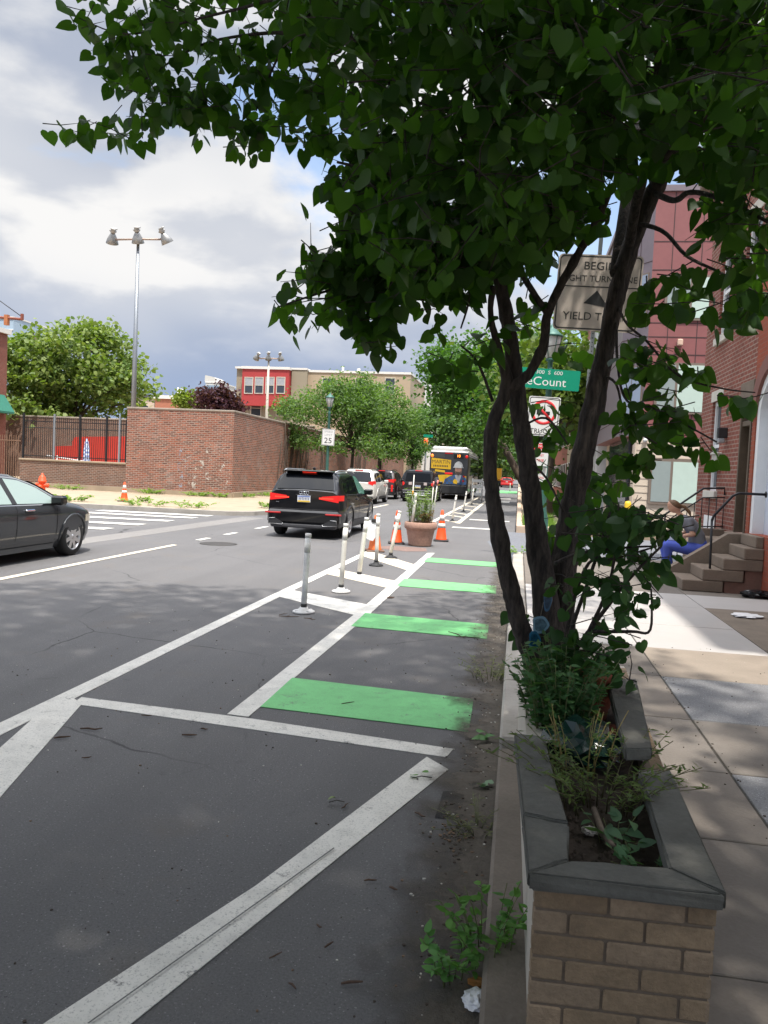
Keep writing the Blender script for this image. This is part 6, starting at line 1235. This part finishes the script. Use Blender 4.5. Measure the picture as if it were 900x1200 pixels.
# ---- the multi-stem tree
RED = thing('redbud_tree', 'dark multi stemmed tree with heart shaped leaves growing from the brick planter', 'tree', (.25, 4.5, .45)); ORD = (.25, 4.5, .45)
mm, nt, b, o = new_mat('bark_redbud'); co = coords(nt); mp = nt.nodes.new('ShaderNodeMapping'); nt.links.new(co, mp.inputs[0]); mp.inputs['Scale'].default_value = (1, 1, .22)
f1 = noise(nt, mp.outputs[0], 42, 6, .65); nt.links.new(mixc(nt, ramp(nt, f1, .35, .68), (.015, .012, .010), (.080, .062, .052)), b.inputs['Base Color']); b.inputs['Roughness'].default_value = .95; bump(nt, b, f1, .9, .02); BARK = mm
def stem(pts, name='trunk', n=12, wob=.012):
    """pts = (px, py, Y, diameter px)"""
    P = []; Rr = []
    for px, py, Y, d in pts: p_ = at(px, py, Y); P.append(p_); Rr.append(d*.5*Y*.975/FPX*(.80 if d > 8 else 1.0))
    # smooth by Catmull-Rom
    big = Rr[0] > .03; K = 9 if big else 5; Q = []; S = []; nn_ = 22 if big else n
    for i in range(len(P)-1):
        p0, p1, p2, p3 = P[max(i-1, 0)], P[i], P[i+1], P[min(i+2, len(P)-1)]
        for k in range(K):
            t_ = k/K; Q.append(.5*((2*p1)+(p2-p0)*t_+(2*p0-5*p1+4*p2-p3)*t_*t_+(3*p1-p0-3*p2+p3)*t_**3) + Vector((random.gauss(0, wob*Rr[i]*3), random.gauss(0, wob*Rr[i]*3), 0))); S.append((Rr[i]+(Rr[i+1]-Rr[i])*t_)*random.uniform(.97, 1.03))
    Q.append(P[-1]); S.append(Rr[-1])
    if big:                                                   # knots where old branches were lost
        for _ in range(3):
            c_ = random.randrange(len(Q)//6, len(Q))
            for d_ in range(-2, 3):
                if 0 <= c_+d_ < len(S): S[c_+d_] *= 1+.16*math.exp(-d_*d_*.7)
    m = MB(); m.tube(Q, S, nn_)
    if big:
        V_ = []
        for q_, v_ in enumerate(m.v):
            c_ = Q[q_//nn_]; d_ = Vector(v_)-c_; e_ = mnoise.noise(Vector((v_[0]*38, v_[1]*38, v_[2]*5.5)))*.16 + mnoise.noise(Vector((v_[0]*14, v_[1]*14, v_[2]*3)))*.14; V_.append(tuple(c_+d_*(1+e_)))
        m.v = V_
    o_ = m.build(name, BARK, RED, off=ORD); return o_, P, Rr
A_, *_ = stem([(655, 845, 4.5, 44), (632, 788, 4.42, 34), (612, 740, 4.36, 28), (597, 685, 4.32, 25), (584, 625, 4.3, 23), (574, 560, 4.3, 20), (577, 500, 4.3, 19), (594, 452, 4.3, 19), (585, 412, 4.28, 12), (575, 370, 4.25, 9), (578, 335, 4.2, 9)])
stem([(594, 456, 4.3, 17), (618, 440, 4.28, 16), (637, 405, 4.25, 14), (642, 368, 4.22, 13), (662, 325, 4.15, 12), (690, 275, 4.05, 11), (715, 225, 3.9, 9)], 'limb', 10)
stem([(642, 368, 4.22, 10), (618, 332, 4.15, 9), (598, 296, 4.05, 8), (570, 250, 3.9, 7), (540, 190, 3.6, 6)], 'limb', 8)
stem([(655, 850, 4.55, 52), (650, 790, 4.5, 46), (640, 705, 4.45, 38), (627, 620, 4.45, 31), (617, 540, 4.4, 27), (607, 470, 4.4, 24), (598, 400, 4.35, 21), (588, 340, 4.3, 19), (577, 290, 4.25, 17), (560, 220, 4.1, 14), (540, 140, 3.9, 12), (520, 40, 3.5, 10), (500, -80, 3.1, 8)])
stem([(662, 840, 4.6, 46), (658, 760, 4.6, 40), (659, 690, 4.58, 37), (668, 610, 4.55, 34), (685, 525, 4.5, 31), (703, 440, 4.5, 28), (718, 365, 4.45, 26), (736, 298, 4.4, 24), (765, 225, 4.3, 24), (800, 170, 4.1, 20), (835, 115, 3.8, 17), (880, 30, 3.3, 14), (930, -80, 2.8, 10)])
stem([(736, 298, 4.4, 16), (745, 240, 4.2, 15), (760, 180, 3.9, 13), (770, 100, 3.5, 11), (770, -20, 2.9, 8)], 'limb', 9)
stem([(577, 290, 4.25, 12), (545, 215, 4.0, 10), (490, 140, 3.8, 9), (420, 50, 3.7, 7), (350, -10, 3.6, 6), (300, -60, 3.5, 5)], 'limb', 8)
stem([(420, 50, 3.7, 6), (360, 40, 3.85, 5), (300, 40, 4.0, 4), (230, 55, 4.1, 3), (160, 100, 4.2, 2)], 'branch', 6)
stem([(350, -10, 3.6, 5), (300, 5, 3.8, 4), (240, 20, 4.0, 3), (150, 40, 4.1, 2), (90, 20, 4.2, 1.5)], 'branch', 6)
stem([(385, 0, 3.7, 4), (350, 30, 3.8, 4), (322, 75, 3.9, 3), (300, 130, 4.0, 2)], 'branch', 6)
stem([(577, 300, 4.25, 9), (530, 300, 4.15, 7), (470, 310, 4.05, 5), (420, 330, 4.0, 4), (370, 345, 3.95, 3), (325, 360, 3.95, 2)], 'branch', 6)
stem([(470, 310, 4.05, 4), (450, 350, 4.0, 3), (440, 390, 3.95, 2)], 'branch', 6); stem([(540, 300, 4.15, 4), (550, 345, 4.1, 3), (540, 385, 4.1, 2)], 'branch', 6)
stem([(560, 220, 4.1, 7), (500, 215, 4.0, 6), (440, 200, 3.9, 4), (395, 190, 3.9, 3)], 'branch', 6)
stem([(765, 225, 4.3, 9), (790, 235, 4.1, 7), (810, 225, 3.9, 6), (850, 235, 3.7, 5), (900, 260, 3.5, 4)], 'branch', 6)
stem([(735, 260, 4.4, 6), (775, 270, 4.2, 5), (805, 300, 4.0, 4), (845, 320, 3.8, 3), (890, 345, 3.7, 2)], 'branch', 6)
stem([(722, 355, 4.45, 4), (735, 380, 4.3, 3), (758, 400, 4.2, 3), (795, 440, 4.1, 2.5), (845, 455, 4.0, 2), (885, 460, 4.0, 1.5)], 'branch', 6)
stem([(722, 370, 4.45, 4), (724, 430, 4.3, 3), (735, 470, 4.2, 3), (770, 480, 4.1, 2.5), (840, 518, 4.0, 2)], 'branch', 6)
stem([(703, 440, 4.5, 4), (722, 450, 4.4, 3), (735, 495, 4.3, 3), (770, 520, 4.2, 2)], 'branch', 6)
stem([(618, 540, 4.4, 4), (640, 560, 4.3, 3), (660, 600, 4.25, 2)], 'branch', 6); stem([(612, 500, 4.4, 3), (640, 490, 4.35, 3), (665, 520, 4.3, 2)], 'branch', 6)
stem([(577, 470, 4.3, 4), (560, 425, 4.2, 3), (540, 405, 4.2, 2)], 'branch', 6)
for pts in ([(655, 780, 4.35, 7), (672, 730, 4.2, 5), (700, 650, 4.05, 4), (715, 600, 4.0, 3)], [(655, 790, 4.3, 7), (690, 740, 4.1, 6), (720, 700, 3.95, 5), (745, 670, 3.9, 4), (775, 640, 3.85, 3)], [(690, 740, 4.1, 5), (740, 740, 3.95, 4), (762, 738, 3.9, 3), (763, 690, 3.9, 2)], [(660, 790, 4.35, 6), (668, 720, 4.25, 5), (690, 660, 4.15, 4), (720, 655, 4.05, 3), (770, 640, 4.0, 2)], [(650, 660, 4.2, 4), (680, 648, 4.05, 4), (730, 642, 3.95, 3), (768, 640, 3.9, 2)], [(690, 740, 4.1, 5), (712, 690, 4.0, 4), (722, 640, 3.95, 3), (725, 590, 3.95, 2)]):
    stem(pts, 'sucker_shoot', 6)
# foliage: patches of crown, each a cloud of hanging heart-shaped leaves between two distances from the street position
def poly_pts(poly, n):
    xs2 = [p_[0] for p_ in poly]; ys2 = [p_[1] for p_ in poly]; out = []
    while len(out) < n:
        x, y = random.uniform(min(xs2), max(xs2)), random.uniform(min(ys2), max(ys2)); c_ = False; j = len(poly)-1
        for i in range(len(poly)):
            if (poly[i][1] > y) != (poly[j][1] > y) and x < (poly[j][0]-poly[i][0])*(y-poly[i][1])/(poly[j][1]-poly[i][1])+poly[i][0]: c_ = not c_
            j = i
        if c_: out.append((x, y))
    return out
LP, LT, LN, LS = [], [], [], []
TW = MB()
def patch(poly, n, d0, d1, s0=.07, s1=.10, clump=5, cs=.10, droop=.9):
    k = max(1, n//clump)
    for (x, y) in poly_pts(poly, k):
        c_ = np.array(at(x, y, random.uniform(d0, d1))); ax = rvec(1)[0]*np.array([1, 1, .35]); ax /= np.linalg.norm(ax); L_ = cs*2.6
        e0, e1 = c_-ax*L_*.5, c_+ax*L_*.5
        TW.tube([tuple(e0), tuple(c_+rng.normal(size=3)*.01), tuple(e1)], [.003, .0025, .0012], 4, caps=False)
        for q_ in range(clump):
            u = (q_+.5)/clump; p_ = e0+(e1-e0)*u + rng.normal(size=3)*.012; s_ = 1 if q_ % 2 else -1; sd2 = np.cross(ax, [0, 0, 1.0])*s_
            tip = sd2*random.uniform(.3, 1.0) + ax*random.uniform(0, .6) + np.array([0, 0, -droop*random.uniform(.3, 1.3)]); LP.append(p_+tip/np.linalg.norm(tip)*.03); LT.append(tip); LN.append(rvec(1)[0]*.75 + np.array([0, 0, .55])); LS.append(random.uniform(s0, s1))
M1 = [(335, -60), (960, -60), (960, 215), (880, 200), (830, 215), (790, 185), (740, 190), (690, 230), (640, 300), (560, 330), (520, 300), (480, 318), (445, 300), (410, 235), (400, 190), (430, 150), (380, 95), (345, 60)]
patch(M1, 1750, 2.8, 4.3, .06, .09); patch(M1, 1500, 3.2, 4.6, .065, .095)
patch([(480, -60), (960, -60), (960, 150), (860, 150), (760, 150), (650, 200), (560, 240), (500, 180)], 850, 2.6, 3.4, .05, .08)
patch([(520, -60), (940, -60), (940, 110), (800, 120), (660, 150), (560, 120)], 90, 2.1, 2.7, .05, .07)
patch([(400, 150), (560, 180), (700, 230), (690, 270), (560, 330), (470, 320), (420, 290)], 850, 3.6, 4.4)
patch([(85, -40), (360, -40), (400, 60), (390, 130), (345, 120), (300, 178), (272, 172), (250, 130), (215, 128), (180, 150), (125, 172), (112, 130), (130, 60), (88, 14)], 640, 3.8, 4.5, .07, .10)
patch([(55, 140), (95, 110), (130, 150), (95, 165)], 14, 4.1, 4.3, .085, .11, clump=4, cs=.08); patch([(72, 5), (110, 10), (112, 35), (85, 32)], 9, 4.1, 4.3, .085, .11, clump=3, cs=.07); patch([(215, 120), (250, 130), (245, 150), (222, 150)], 10, 4, 4.3, clump=5, cs=.07); patch([(268, 135), (310, 140), (300, 178), (272, 176)], 16, 4, 4.3, clump=4, cs=.08)
patch([(330, 60), (420, 110), (420, 160), (340, 165), (325, 130)], 40, 3.8, 4.4)
patch([(385, 190), (420, 190), (425, 240), (395, 235)], 22, 3.8, 4.2, clump=4, cs=.08); patch([(405, 240), (450, 240), (455, 290), (400, 330), (380, 300)], 70, 3.8, 4.2)
patch([(345, 305), (380, 282), (420, 285), (480, 300), (560, 305), (558, 335), (500, 350), (455, 360), (440, 408), (420, 400), (410, 370), (370, 365), (350, 345)], 270, 3.75, 4.25, .07, .10)
patch([(315, 355), (355, 345), (375, 368), (340, 375)], 12, 3.9, 4.1, clump=4, cs=.08); patch([(420, 360), (460, 360), (450, 412), (425, 405)], 32, 3.85, 4.1, clump=4, cs=.07); patch([(500, 320), (560, 325), (550, 365), (510, 362)], 36, 3.9, 4.2); patch([(505, 362), (520, 362), (516, 392), (506, 385)], 6, 4, 4.1, clump=3, cs=.05)
patch([(520, 400), (575, 385), (580, 440), (545, 455), (520, 425)], 30, 4.0, 4.3, clump=5, cs=.08); patch([(585, 330), (640, 330), (630, 400), (600, 380)], 16, 4.1, 4.4, clump=4, cs=.08)
patch([(740, 250), (960, 235), (960, 330), (905, 350), (850, 335), (790, 325), (745, 340)], 60, 3.4, 4.2); patch([(745, 325), (800, 318), (900, 320), (915, 360), (870, 375), (830, 372), (760, 362)], 75, 3.6, 4.2, .075, .10)
patch([(820, 220), (960, 215), (960, 330), (880, 330), (830, 300)], 90, 3.2, 4.0, .075, .10)
patch([(715, 385), (760, 385), (780, 420), (730, 432)], 26, 4.0, 4.3); patch([(740, 425), (785, 425), (785, 460), (745, 455)], 22, 4, 4.3); patch([(795, 425), (835, 430), (832, 450), (800, 448)], 8, 3.9, 4.2, clump=4, cs=.08); patch([(845, 440), (892, 445), (890, 480), (855, 470)], 14, 3.9, 4.1, clump=4, cs=.08)
patch([(760, 465), (815, 475), (805, 510), (765, 505)], 30, 3.9, 4.2); patch([(785, 500), (850, 505), (845, 530), (790, 525)], 18, 3.9, 4.2, clump=5, cs=.09); patch([(715, 440), (755, 450), (750, 560), (715, 560)], 46, 4.1, 4.4)
patch([(640, 450), (690, 470), (685, 600), (640, 600), (632, 500)], 34, 4.7, 5.0, .07, .10); patch([(690, 540), (735, 530), (750, 620), (690, 640)], 50, 4.7, 5.1, .07, .10); patch([(640, 385), (690, 390), (680, 440), (650, 430)], 6, 4.6, 4.8, clump=3, cs=.08); patch([(632, 590), (690, 590), (690, 650), (640, 660)], 24, 4.7, 5.0, .07, .10)
d = rvec(1500)*(rng.random(1500)**.4)[:, None]*np.array([1.6, 1.5, .7])+np.array([1.0, 8.3, 5.5]); dep = .985*d[:, 1]-.165*d[:, 0]
for p_ in d[(d[:, 2]-HC) > .40*dep]: LP.append(p_); tip = rvec(1)[0]*np.array([1, 1, .5])-np.array([0, 0, .6]); LT.append(tip); LN.append(rvec(1)[0]*.7+np.array([0, 0, .7])); LS.append(random.uniform(.08, .11))
m = MB(); m.tube([(.45, 4.4, 2.75), (.62, 5.4, 3.9), (.85, 6.9, 4.9), (1.05, 8.6, 5.5)], [.035, .03, .02, .01], 8); m.build('limb', BARK, RED, off=ORD)
m = MB(); m.tube([(.62, 4.3, 3.15), (.7, 3.2, 3.9), (.7, 1.6, 4.2), (.5, -.8, 4.4)], [.04, .035, .025, .01], 8); m.build('limb', BARK, RED, off=ORD)
patch([(632, 465), (690, 480), (680, 560), (625, 540)], 14, 4.7, 5.1, .07, .10); patch([(618, 540), (690, 550), (690, 645), (628, 640)], 56, 4.7, 5.1, .07, .10)
# the back half of the crown, over and behind the street position
N_ = 8500; d = rvec(N_)*(rng.random(N_)**.4)[:, None]*np.array([3.4, 4.2, 1.25])+np.array([.7, .4, 4.2]); dep = np.maximum(.985*d[:, 1]-.165*d[:, 0], 0)
d = d[((d[:, 2]-HC) > .78*dep+.75) & (d[:, 0] < 3.2) & (np.hypot(d[:, 0]-1.2, d[:, 1]-3.2) > .6)]
for p_ in d: LP.append(p_); tip = rvec(1)[0]*np.array([1, 1, .5])-np.array([0, 0, .6]); LT.append(tip); LN.append(rvec(1)[0]*.7+np.array([0, 0, .7])); LS.append(random.uniform(.10, .14))
TW.build('twigs', BARK, RED, off=ORD)['kind'] = 'stuff'
LF = leaf_mat('leaf_redbud', (.014, .042, .009), (.054, .118, .021), .50, .42, tcol=None)
leaves(np.array(LP), np.array(LT), np.array(LN), np.array(LS), HEART, LF, 'crown', RED, ORD)
LP, LT, LN, LS = [], [], [], []; TW = MB()
patch([(690, 590), (745, 580), (790, 612), (782, 632), (765, 690), (735, 690), (690, 700), (668, 680), (672, 640)], 130, 3.7, 4.2, .06, .09); patch([(672, 690), (740, 690), (735, 750), (700, 780), (665, 765)], 55, 3.8, 4.2, .06, .085); patch([(735, 765), (758, 772), (752, 798), (730, 798)], 6, 3.8, 3.9, .06, .075, clump=3, cs=.06); patch([(745, 690), (785, 680), (785, 715), (750, 740)], 14, 3.85, 4.0, .035, .055, clump=4, cs=.06); patch([(610, 650), (632, 650), (630, 740), (612, 745)], 9, 4.5, 4.7, .06, .085, clump=3, cs=.06); patch([(725, 590), (765, 585), (800, 605), (780, 625), (735, 615)], 22, 3.6, 3.9, .07, .095); patch([(640, 668), (670, 660), (668, 720), (645, 720)], 10, 4.0, 4.2, .06, .08, clump=3, cs=.06)
TW.build('shoot_twigs', BARK, RED, off=ORD)['kind'] = 'stuff'; leaves(np.array(LP), np.array(LT), np.array(LN), np.array(LS), HEART, leaf_mat('leaf_sucker', (.018, .052, .015), (.042, .095, .026), .25, .5), 'shoot_foliage', RED, ORD)
# agate slices hung on the stem
for i, (px, py, h_, w_, c_, lab) in enumerate(((642, 704, .115, .045, (.03, .09, .16), 'dark blue agate slice, highest of three hanging on the tree stem'), (633, 732, .10, .085, (.15, .26, .33), 'pale grey blue agate slice, middle of three hanging on the tree stem'), (626, 750, .105, .062, (.03, .13, .22), 'deep blue agate slice, lowest of three hanging on the tree stem'))):
    p_ = at(px, py, 4.25); t = thing('agate_slice', lab, 'ornament', tuple(p_), R(-15+10*i), 'agate slices hanging on the tree')
    pr = [(w_*.5*(1+.10*math.sin(3*a+i)+.06*math.cos(5*a))*math.cos(a), h_*.5*(1+.08*math.sin(2*a+i))*math.sin(a)) for a in np.linspace(0, 6.283, 26)[:-1]]
    m = MB(); m.prism(pr, 'y', -.005, .005); m.build('stone_slice', M('agate_%d' % i, c_, .15, var=.3, scale=30, fine=0), t)
    m = MB(); m.prism([(a*.72, b_*.72) for a, b_ in pr], 'y', -.0062, -.0051); m.build('inner_band', M('agate_in_%d' % i, vary(c_, .5), .12, var=.4, scale=60, fine=0), t)
    m = MB(); m.tube([(0, 0, h_*.48), (.01, .02, h_*.48+.07)], .0015, 4); m.build('cord', M('cord', (.2, .18, .14), .9), t)
# things in the planter
pt_ = at(693, 812, 4.05); t = thing('terracotta_pot', 'broken reddish terracotta pot standing in the planter behind the leaves', 'pot', (.42, 4.05, .465)); TC = M('terracotta', (.30, .085, .045), .85, var=.3, scale=9, fine=40, bmp=.4, dirt=.35)
m = MB(); m.lathe([(.075, 0), (.11, .20), (.125, .205), (.125, .25), (.105, .25), (.09, .06), (0, .05)], 20); m.build('pot_body', TC, t)
m = MB()
for i in range(16): a, r_ = random.random()*6.28, random.random()*.13; m.bbox(r_*math.cos(a)-.03, r_*math.cos(a)+.03, -.25+r_*math.sin(a)-.02, -.25+r_*math.sin(a)+.02, .0, random.uniform(.03, .1), .006, mat=Matrix.Translation((0, -.0, 0)))
m.build('shards', TC, t)
o = crumple('rubbish_bag', 'dark green plastic bag lying in the planter behind the weeds', 'bag', (.33, 3.42, .46), (.15, .22, .10), glass('bag_green_black', (.008, .028, .022), .22))
GL1, GL2 = (.035, .095, .035), (.08, .165, .06)
weed('mint_plant', 'leafy bright green herb spilling over the left coping of the planter', 'plant', (.25, 3.72, .46), 84, .46, .32, .045, GL1, GL2, per=18, upright=.62)
weed('mint_plant', 'leafy green herb in the planter in front of the tree stems', 'plant', (.28, 4.0, .46), 40, .46, .30, .050, GL1, GL2, per=16, upright=.7)
weed('thin_weed', 'yellowish spindly weed in the middle of the planter', 'plant', (.36, 3.0, .46), 46, .26, .40, .035, (.06, .105, .03), (.13, .17, .05), (.10, .09, .04), per=18, upright=.45, tmpl=[(.08, .1), (.12, .4), (.08, .75)])
weed('thin_weed', 'spindly weed with a tall yellow stem beside the dark bag', 'plant', (.30, 3.22, .46), 14, .40, .22, .035, (.06, .12, .03), (.13, .19, .055), (.24, .18, .06), per=13, upright=.7, tmpl=[(.08, .1), (.12, .4), (.08, .75)])
weed('broadleaf_weed', 'low broad leaved weed in the front right corner of the planter', 'plant', (.435, 2.45, .455), 9, .10, .12, .05, (.05, .13, .06), (.10, .2, .09), per=5, upright=.3); weed('broadleaf_weed', 'small pair of broad leaves by the front coping of the planter', 'plant', (.30, 2.33, .455), 2, .05, .07, .055, (.05, .13, .08), (.09, .18, .1), per=3, upright=.3); weed('broadleaf_weed', 'grey green broad leaves in the middle of the planter soil', 'plant', (.37, 2.62, .455), 5, .10, .12, .065, (.06, .13, .07), (.11, .19, .1), per=4, upright=.3)
t = thing('wood_stick', 'grey broken stick lying on the planter soil', 'stick', (.34, 2.68, .475)); m = MB(); m.tube([(-.02, .13, .03), (0, 0, .0), (.02, -.10, .01)], [.010, .012, .009], 7); m.build('stick', M('dead_wood', (.17, .13, .10), .9, var=.3, scale=30), t)
crumple('paper_litter', 'crumpled pale paper scrap on the planter soil', 'litter', (.30, 2.70, .46), (.028, .022, .016), M('paper_dim', (.42, .38, .35), .8))
# kerb weeds
KG1, KG2 = (.06, .17, .035), (.14, .29, .06)
weed('kerb_weed', 'leafy green weed growing at the kerb left of the planter front', 'weeds', (-.02, 2.60, .05), 15, .24, .17, .042, KG1, KG2, per=11, upright=.45)
weed('kerb_weed', 'smaller green weed leaning over the gutter at the front kerb', 'weeds', (-.12, 2.52, .01), 9, .16, .13, .042, (.07, .2, .05), (.16, .32, .09), per=9, upright=.35)
weed('grass_tuft', 'dry green grass tuft in the gutter beside the black patch', 'weeds', (-.10, 3.62, .01), 24, .10, .20, .035, (.10, .12, .05), (.17, .18, .08), per=5, upright=.3, tmpl=[(.05, .1), (.07, .5)]); weed('grass_tuft', 'green and straw coloured grass tuft in the gutter by the raised kerb stone', 'weeds', (-.14, 6.45, .01), 40, .17, .32, .05, (.12, .15, .05), (.20, .20, .09), per=6, upright=.4, tmpl=[(.05, .1), (.07, .5)]); weed('grass_tuft', 'weed tuft at the alley corner of the kerb', 'weeds', (.12, 16.2, .1), 16, .18, .5, .07, (.10, .19, .04), (.18, .27, .07), per=7, upright=.4)
crumple('paper_litter', 'crumpled white paper at the foot of the kerb weed', 'litter', (-.045, 2.40, .01), (.040, .048, .026), M('paper_white')); crumple('dry_leaf', 'curled orange brown leaf beside the white paper at the kerb', 'leaf', (-.04, 2.50, .01), (.035, .02, .016), M('leaf_orange', (.30, .13, .03), .7, var=.2))
def fallen(label, x, y, z, n, s_, c1, c2):
    P = np.array([(random.gauss(0, s_*.6), random.gauss(0, s_*.6), .012+random.random()*.02) for _ in range(n)]); T = rvec(n)*np.array([1, 1, .25]); N = rvec(n)*.3+np.array([0, 0, 1])
    t = thing('fallen_leaves', label, 'leaves', (x, y, z)); m = MB(); m.tube([(-s_, -s_*.4, .005), (0, 0, .014), (s_*1.1, s_*.3, .006)], .0025, 5); m.build('twig', BARK, t); leaves(P, T, N, s_*(.7+.4*rng.random(n)), HEART, leaf_mat('leaf_fallen_' + str(c1), c1, c2, .15), 'foliage', t)
fallen('fresh green leaf sprig lying in the gutter below the raised kerb stone', -.17, 4.88, .012, 6, .07, (.06, .16, .04), (.12, .24, .08)); fallen('pale green leaf scraps in the gutter above the black patch', -.10, 4.12, .012, 4, .05, (.13, .22, .12), (.2, .3, .18)); fallen('single green leaf with a twig on the end of the white stripe', -.43, 4.18, .006, 2, .05, (.08, .2, .03), (.12, .26, .05)); fallen('green leaf lying on top of the front kerb stone', .08, 4.45, .087, 1, .05, (.07, .18, .05), (.1, .22, .07)); fallen('curled green bud with stem on the white stripe', -.80, 3.75, .007, 1, .035, (.13, .19, .05), (.18, .24, .08))
TWG = M('twig_brown', (.085, .05, .033), .9, var=.3, scale=30)
for i, (x, y, L_, a, r_) in enumerate(((-2.47, 4.38, .13, 12, .006), (-2.55, 4.2, .09, 35, .006), (-2.28, 4.72, .07, 0, .004), (-1.87, 4.45, .09, 8, .006), (-1.83, 4.58, .05, -10, .005), (-2.25, 3.95, .05, 25, .004), (-.44, 2.42, .07, 20, .005), (-.56, 2.6, .04, 60, .004), (-.75, 3.72, .06, 70, .004), (-.40, 3.02, .04, -30, .005), (-.50, 3.06, .05, 15, .004), (-.38, 3.72, .07, -35, .005), (-.62, 2.36, .04, -40, .004), (-.72, 2.5, .05, 50, .003), (-.62, 2.7, .03, -45, .004), (-2.4, 8.35, .22, 10, .005), (-2.15, 8.3, .16, -20, .005), (-2.5, 8.45, .12, 60, .004), (-.55, 8.05, .35, -60, .004), (-.42, 8.0, .25, 20, .004), (-1.1, 5.4, .10, 40, .003), (-.14, 4.35, .06, 10, .004), (-1.55, 10.1, .10, 30, .012), (-.30, 12.2, .09, 20, .004))):
    t = thing('fallen_twig', 'small brown twig lying on the dark road surface', 'twig', (x, y, .008 + r_*.5), R(a), 'twigs fallen on the road'); m = MB(); P = [(-L_/2, 0, 0), (-L_*.15, random.uniform(-.1, .1)*L_, .002), (L_*.2, random.uniform(-.1, .1)*L_, .001), (L_/2, random.uniform(-.12, .12)*L_, .004)]; m.tube(P, [r_*.7, r_, r_*.9, r_*.5], 6)
    if L_ > .15: m.tube([P[1], (P[1][0]+L_*.15, L_*.22, .006)], r_*.5, 5)
    m.build('stick', TWG, t)
# big street tree standing behind the viewer: its shade covers the near road
t = thing('shade_tree', 'large street tree behind the viewer whose crown shades the near road', 'tree', (.6, -4.5, .13)); m = MB()
m.tube([(0, 0, 0), (-.1, .2, 2.5), (-.6, 1.2, 5.5)], [.34, .26, .2], 12)
N_ = 22000; C = np.array([-2.0, 1.1, 8.3]); d = rvec(N_)*(rng.random(N_)**.4)[:, None]*np.array([5.6, 6.3, 1.9]); Pp = C+d
keep = (Pp[:, 2]-1.65) > (.80*np.maximum(.985*Pp[:, 1]-.165*Pp[:, 0], 0)+.9); keep &= np.hypot(Pp[:, 0]-1.95, Pp[:, 1]-1.85) > .75; Pp = Pp[keep]; N_ = len(Pp)     # a gap that lets the sun reach a few leaves
for i in range(26): q_ = Pp[rng.integers(N_)]-np.array([.6, -4.5, .13]); m.tube([(-.6, 1.2, 5.5), tuple(np.array([-.6, 1.2, 5.5])*.5+q_*.5+np.array([0, 0, .3])), tuple(q_)], [.09, .05, .015], 6)
m.build('trunk', BARK, t); leaves(Pp, rvec(N_)*np.array([1, 1, .5])+np.array([0, 0, -.4]), rvec(N_)*.6+np.array([0, 0, 1]), .15+.08*rng.random(N_), QUADL, leaf_mat('leaf_shade', (.04, .10, .02), (.09, .17, .03), .3), 'crown', t, (.6, -4.5, .13))
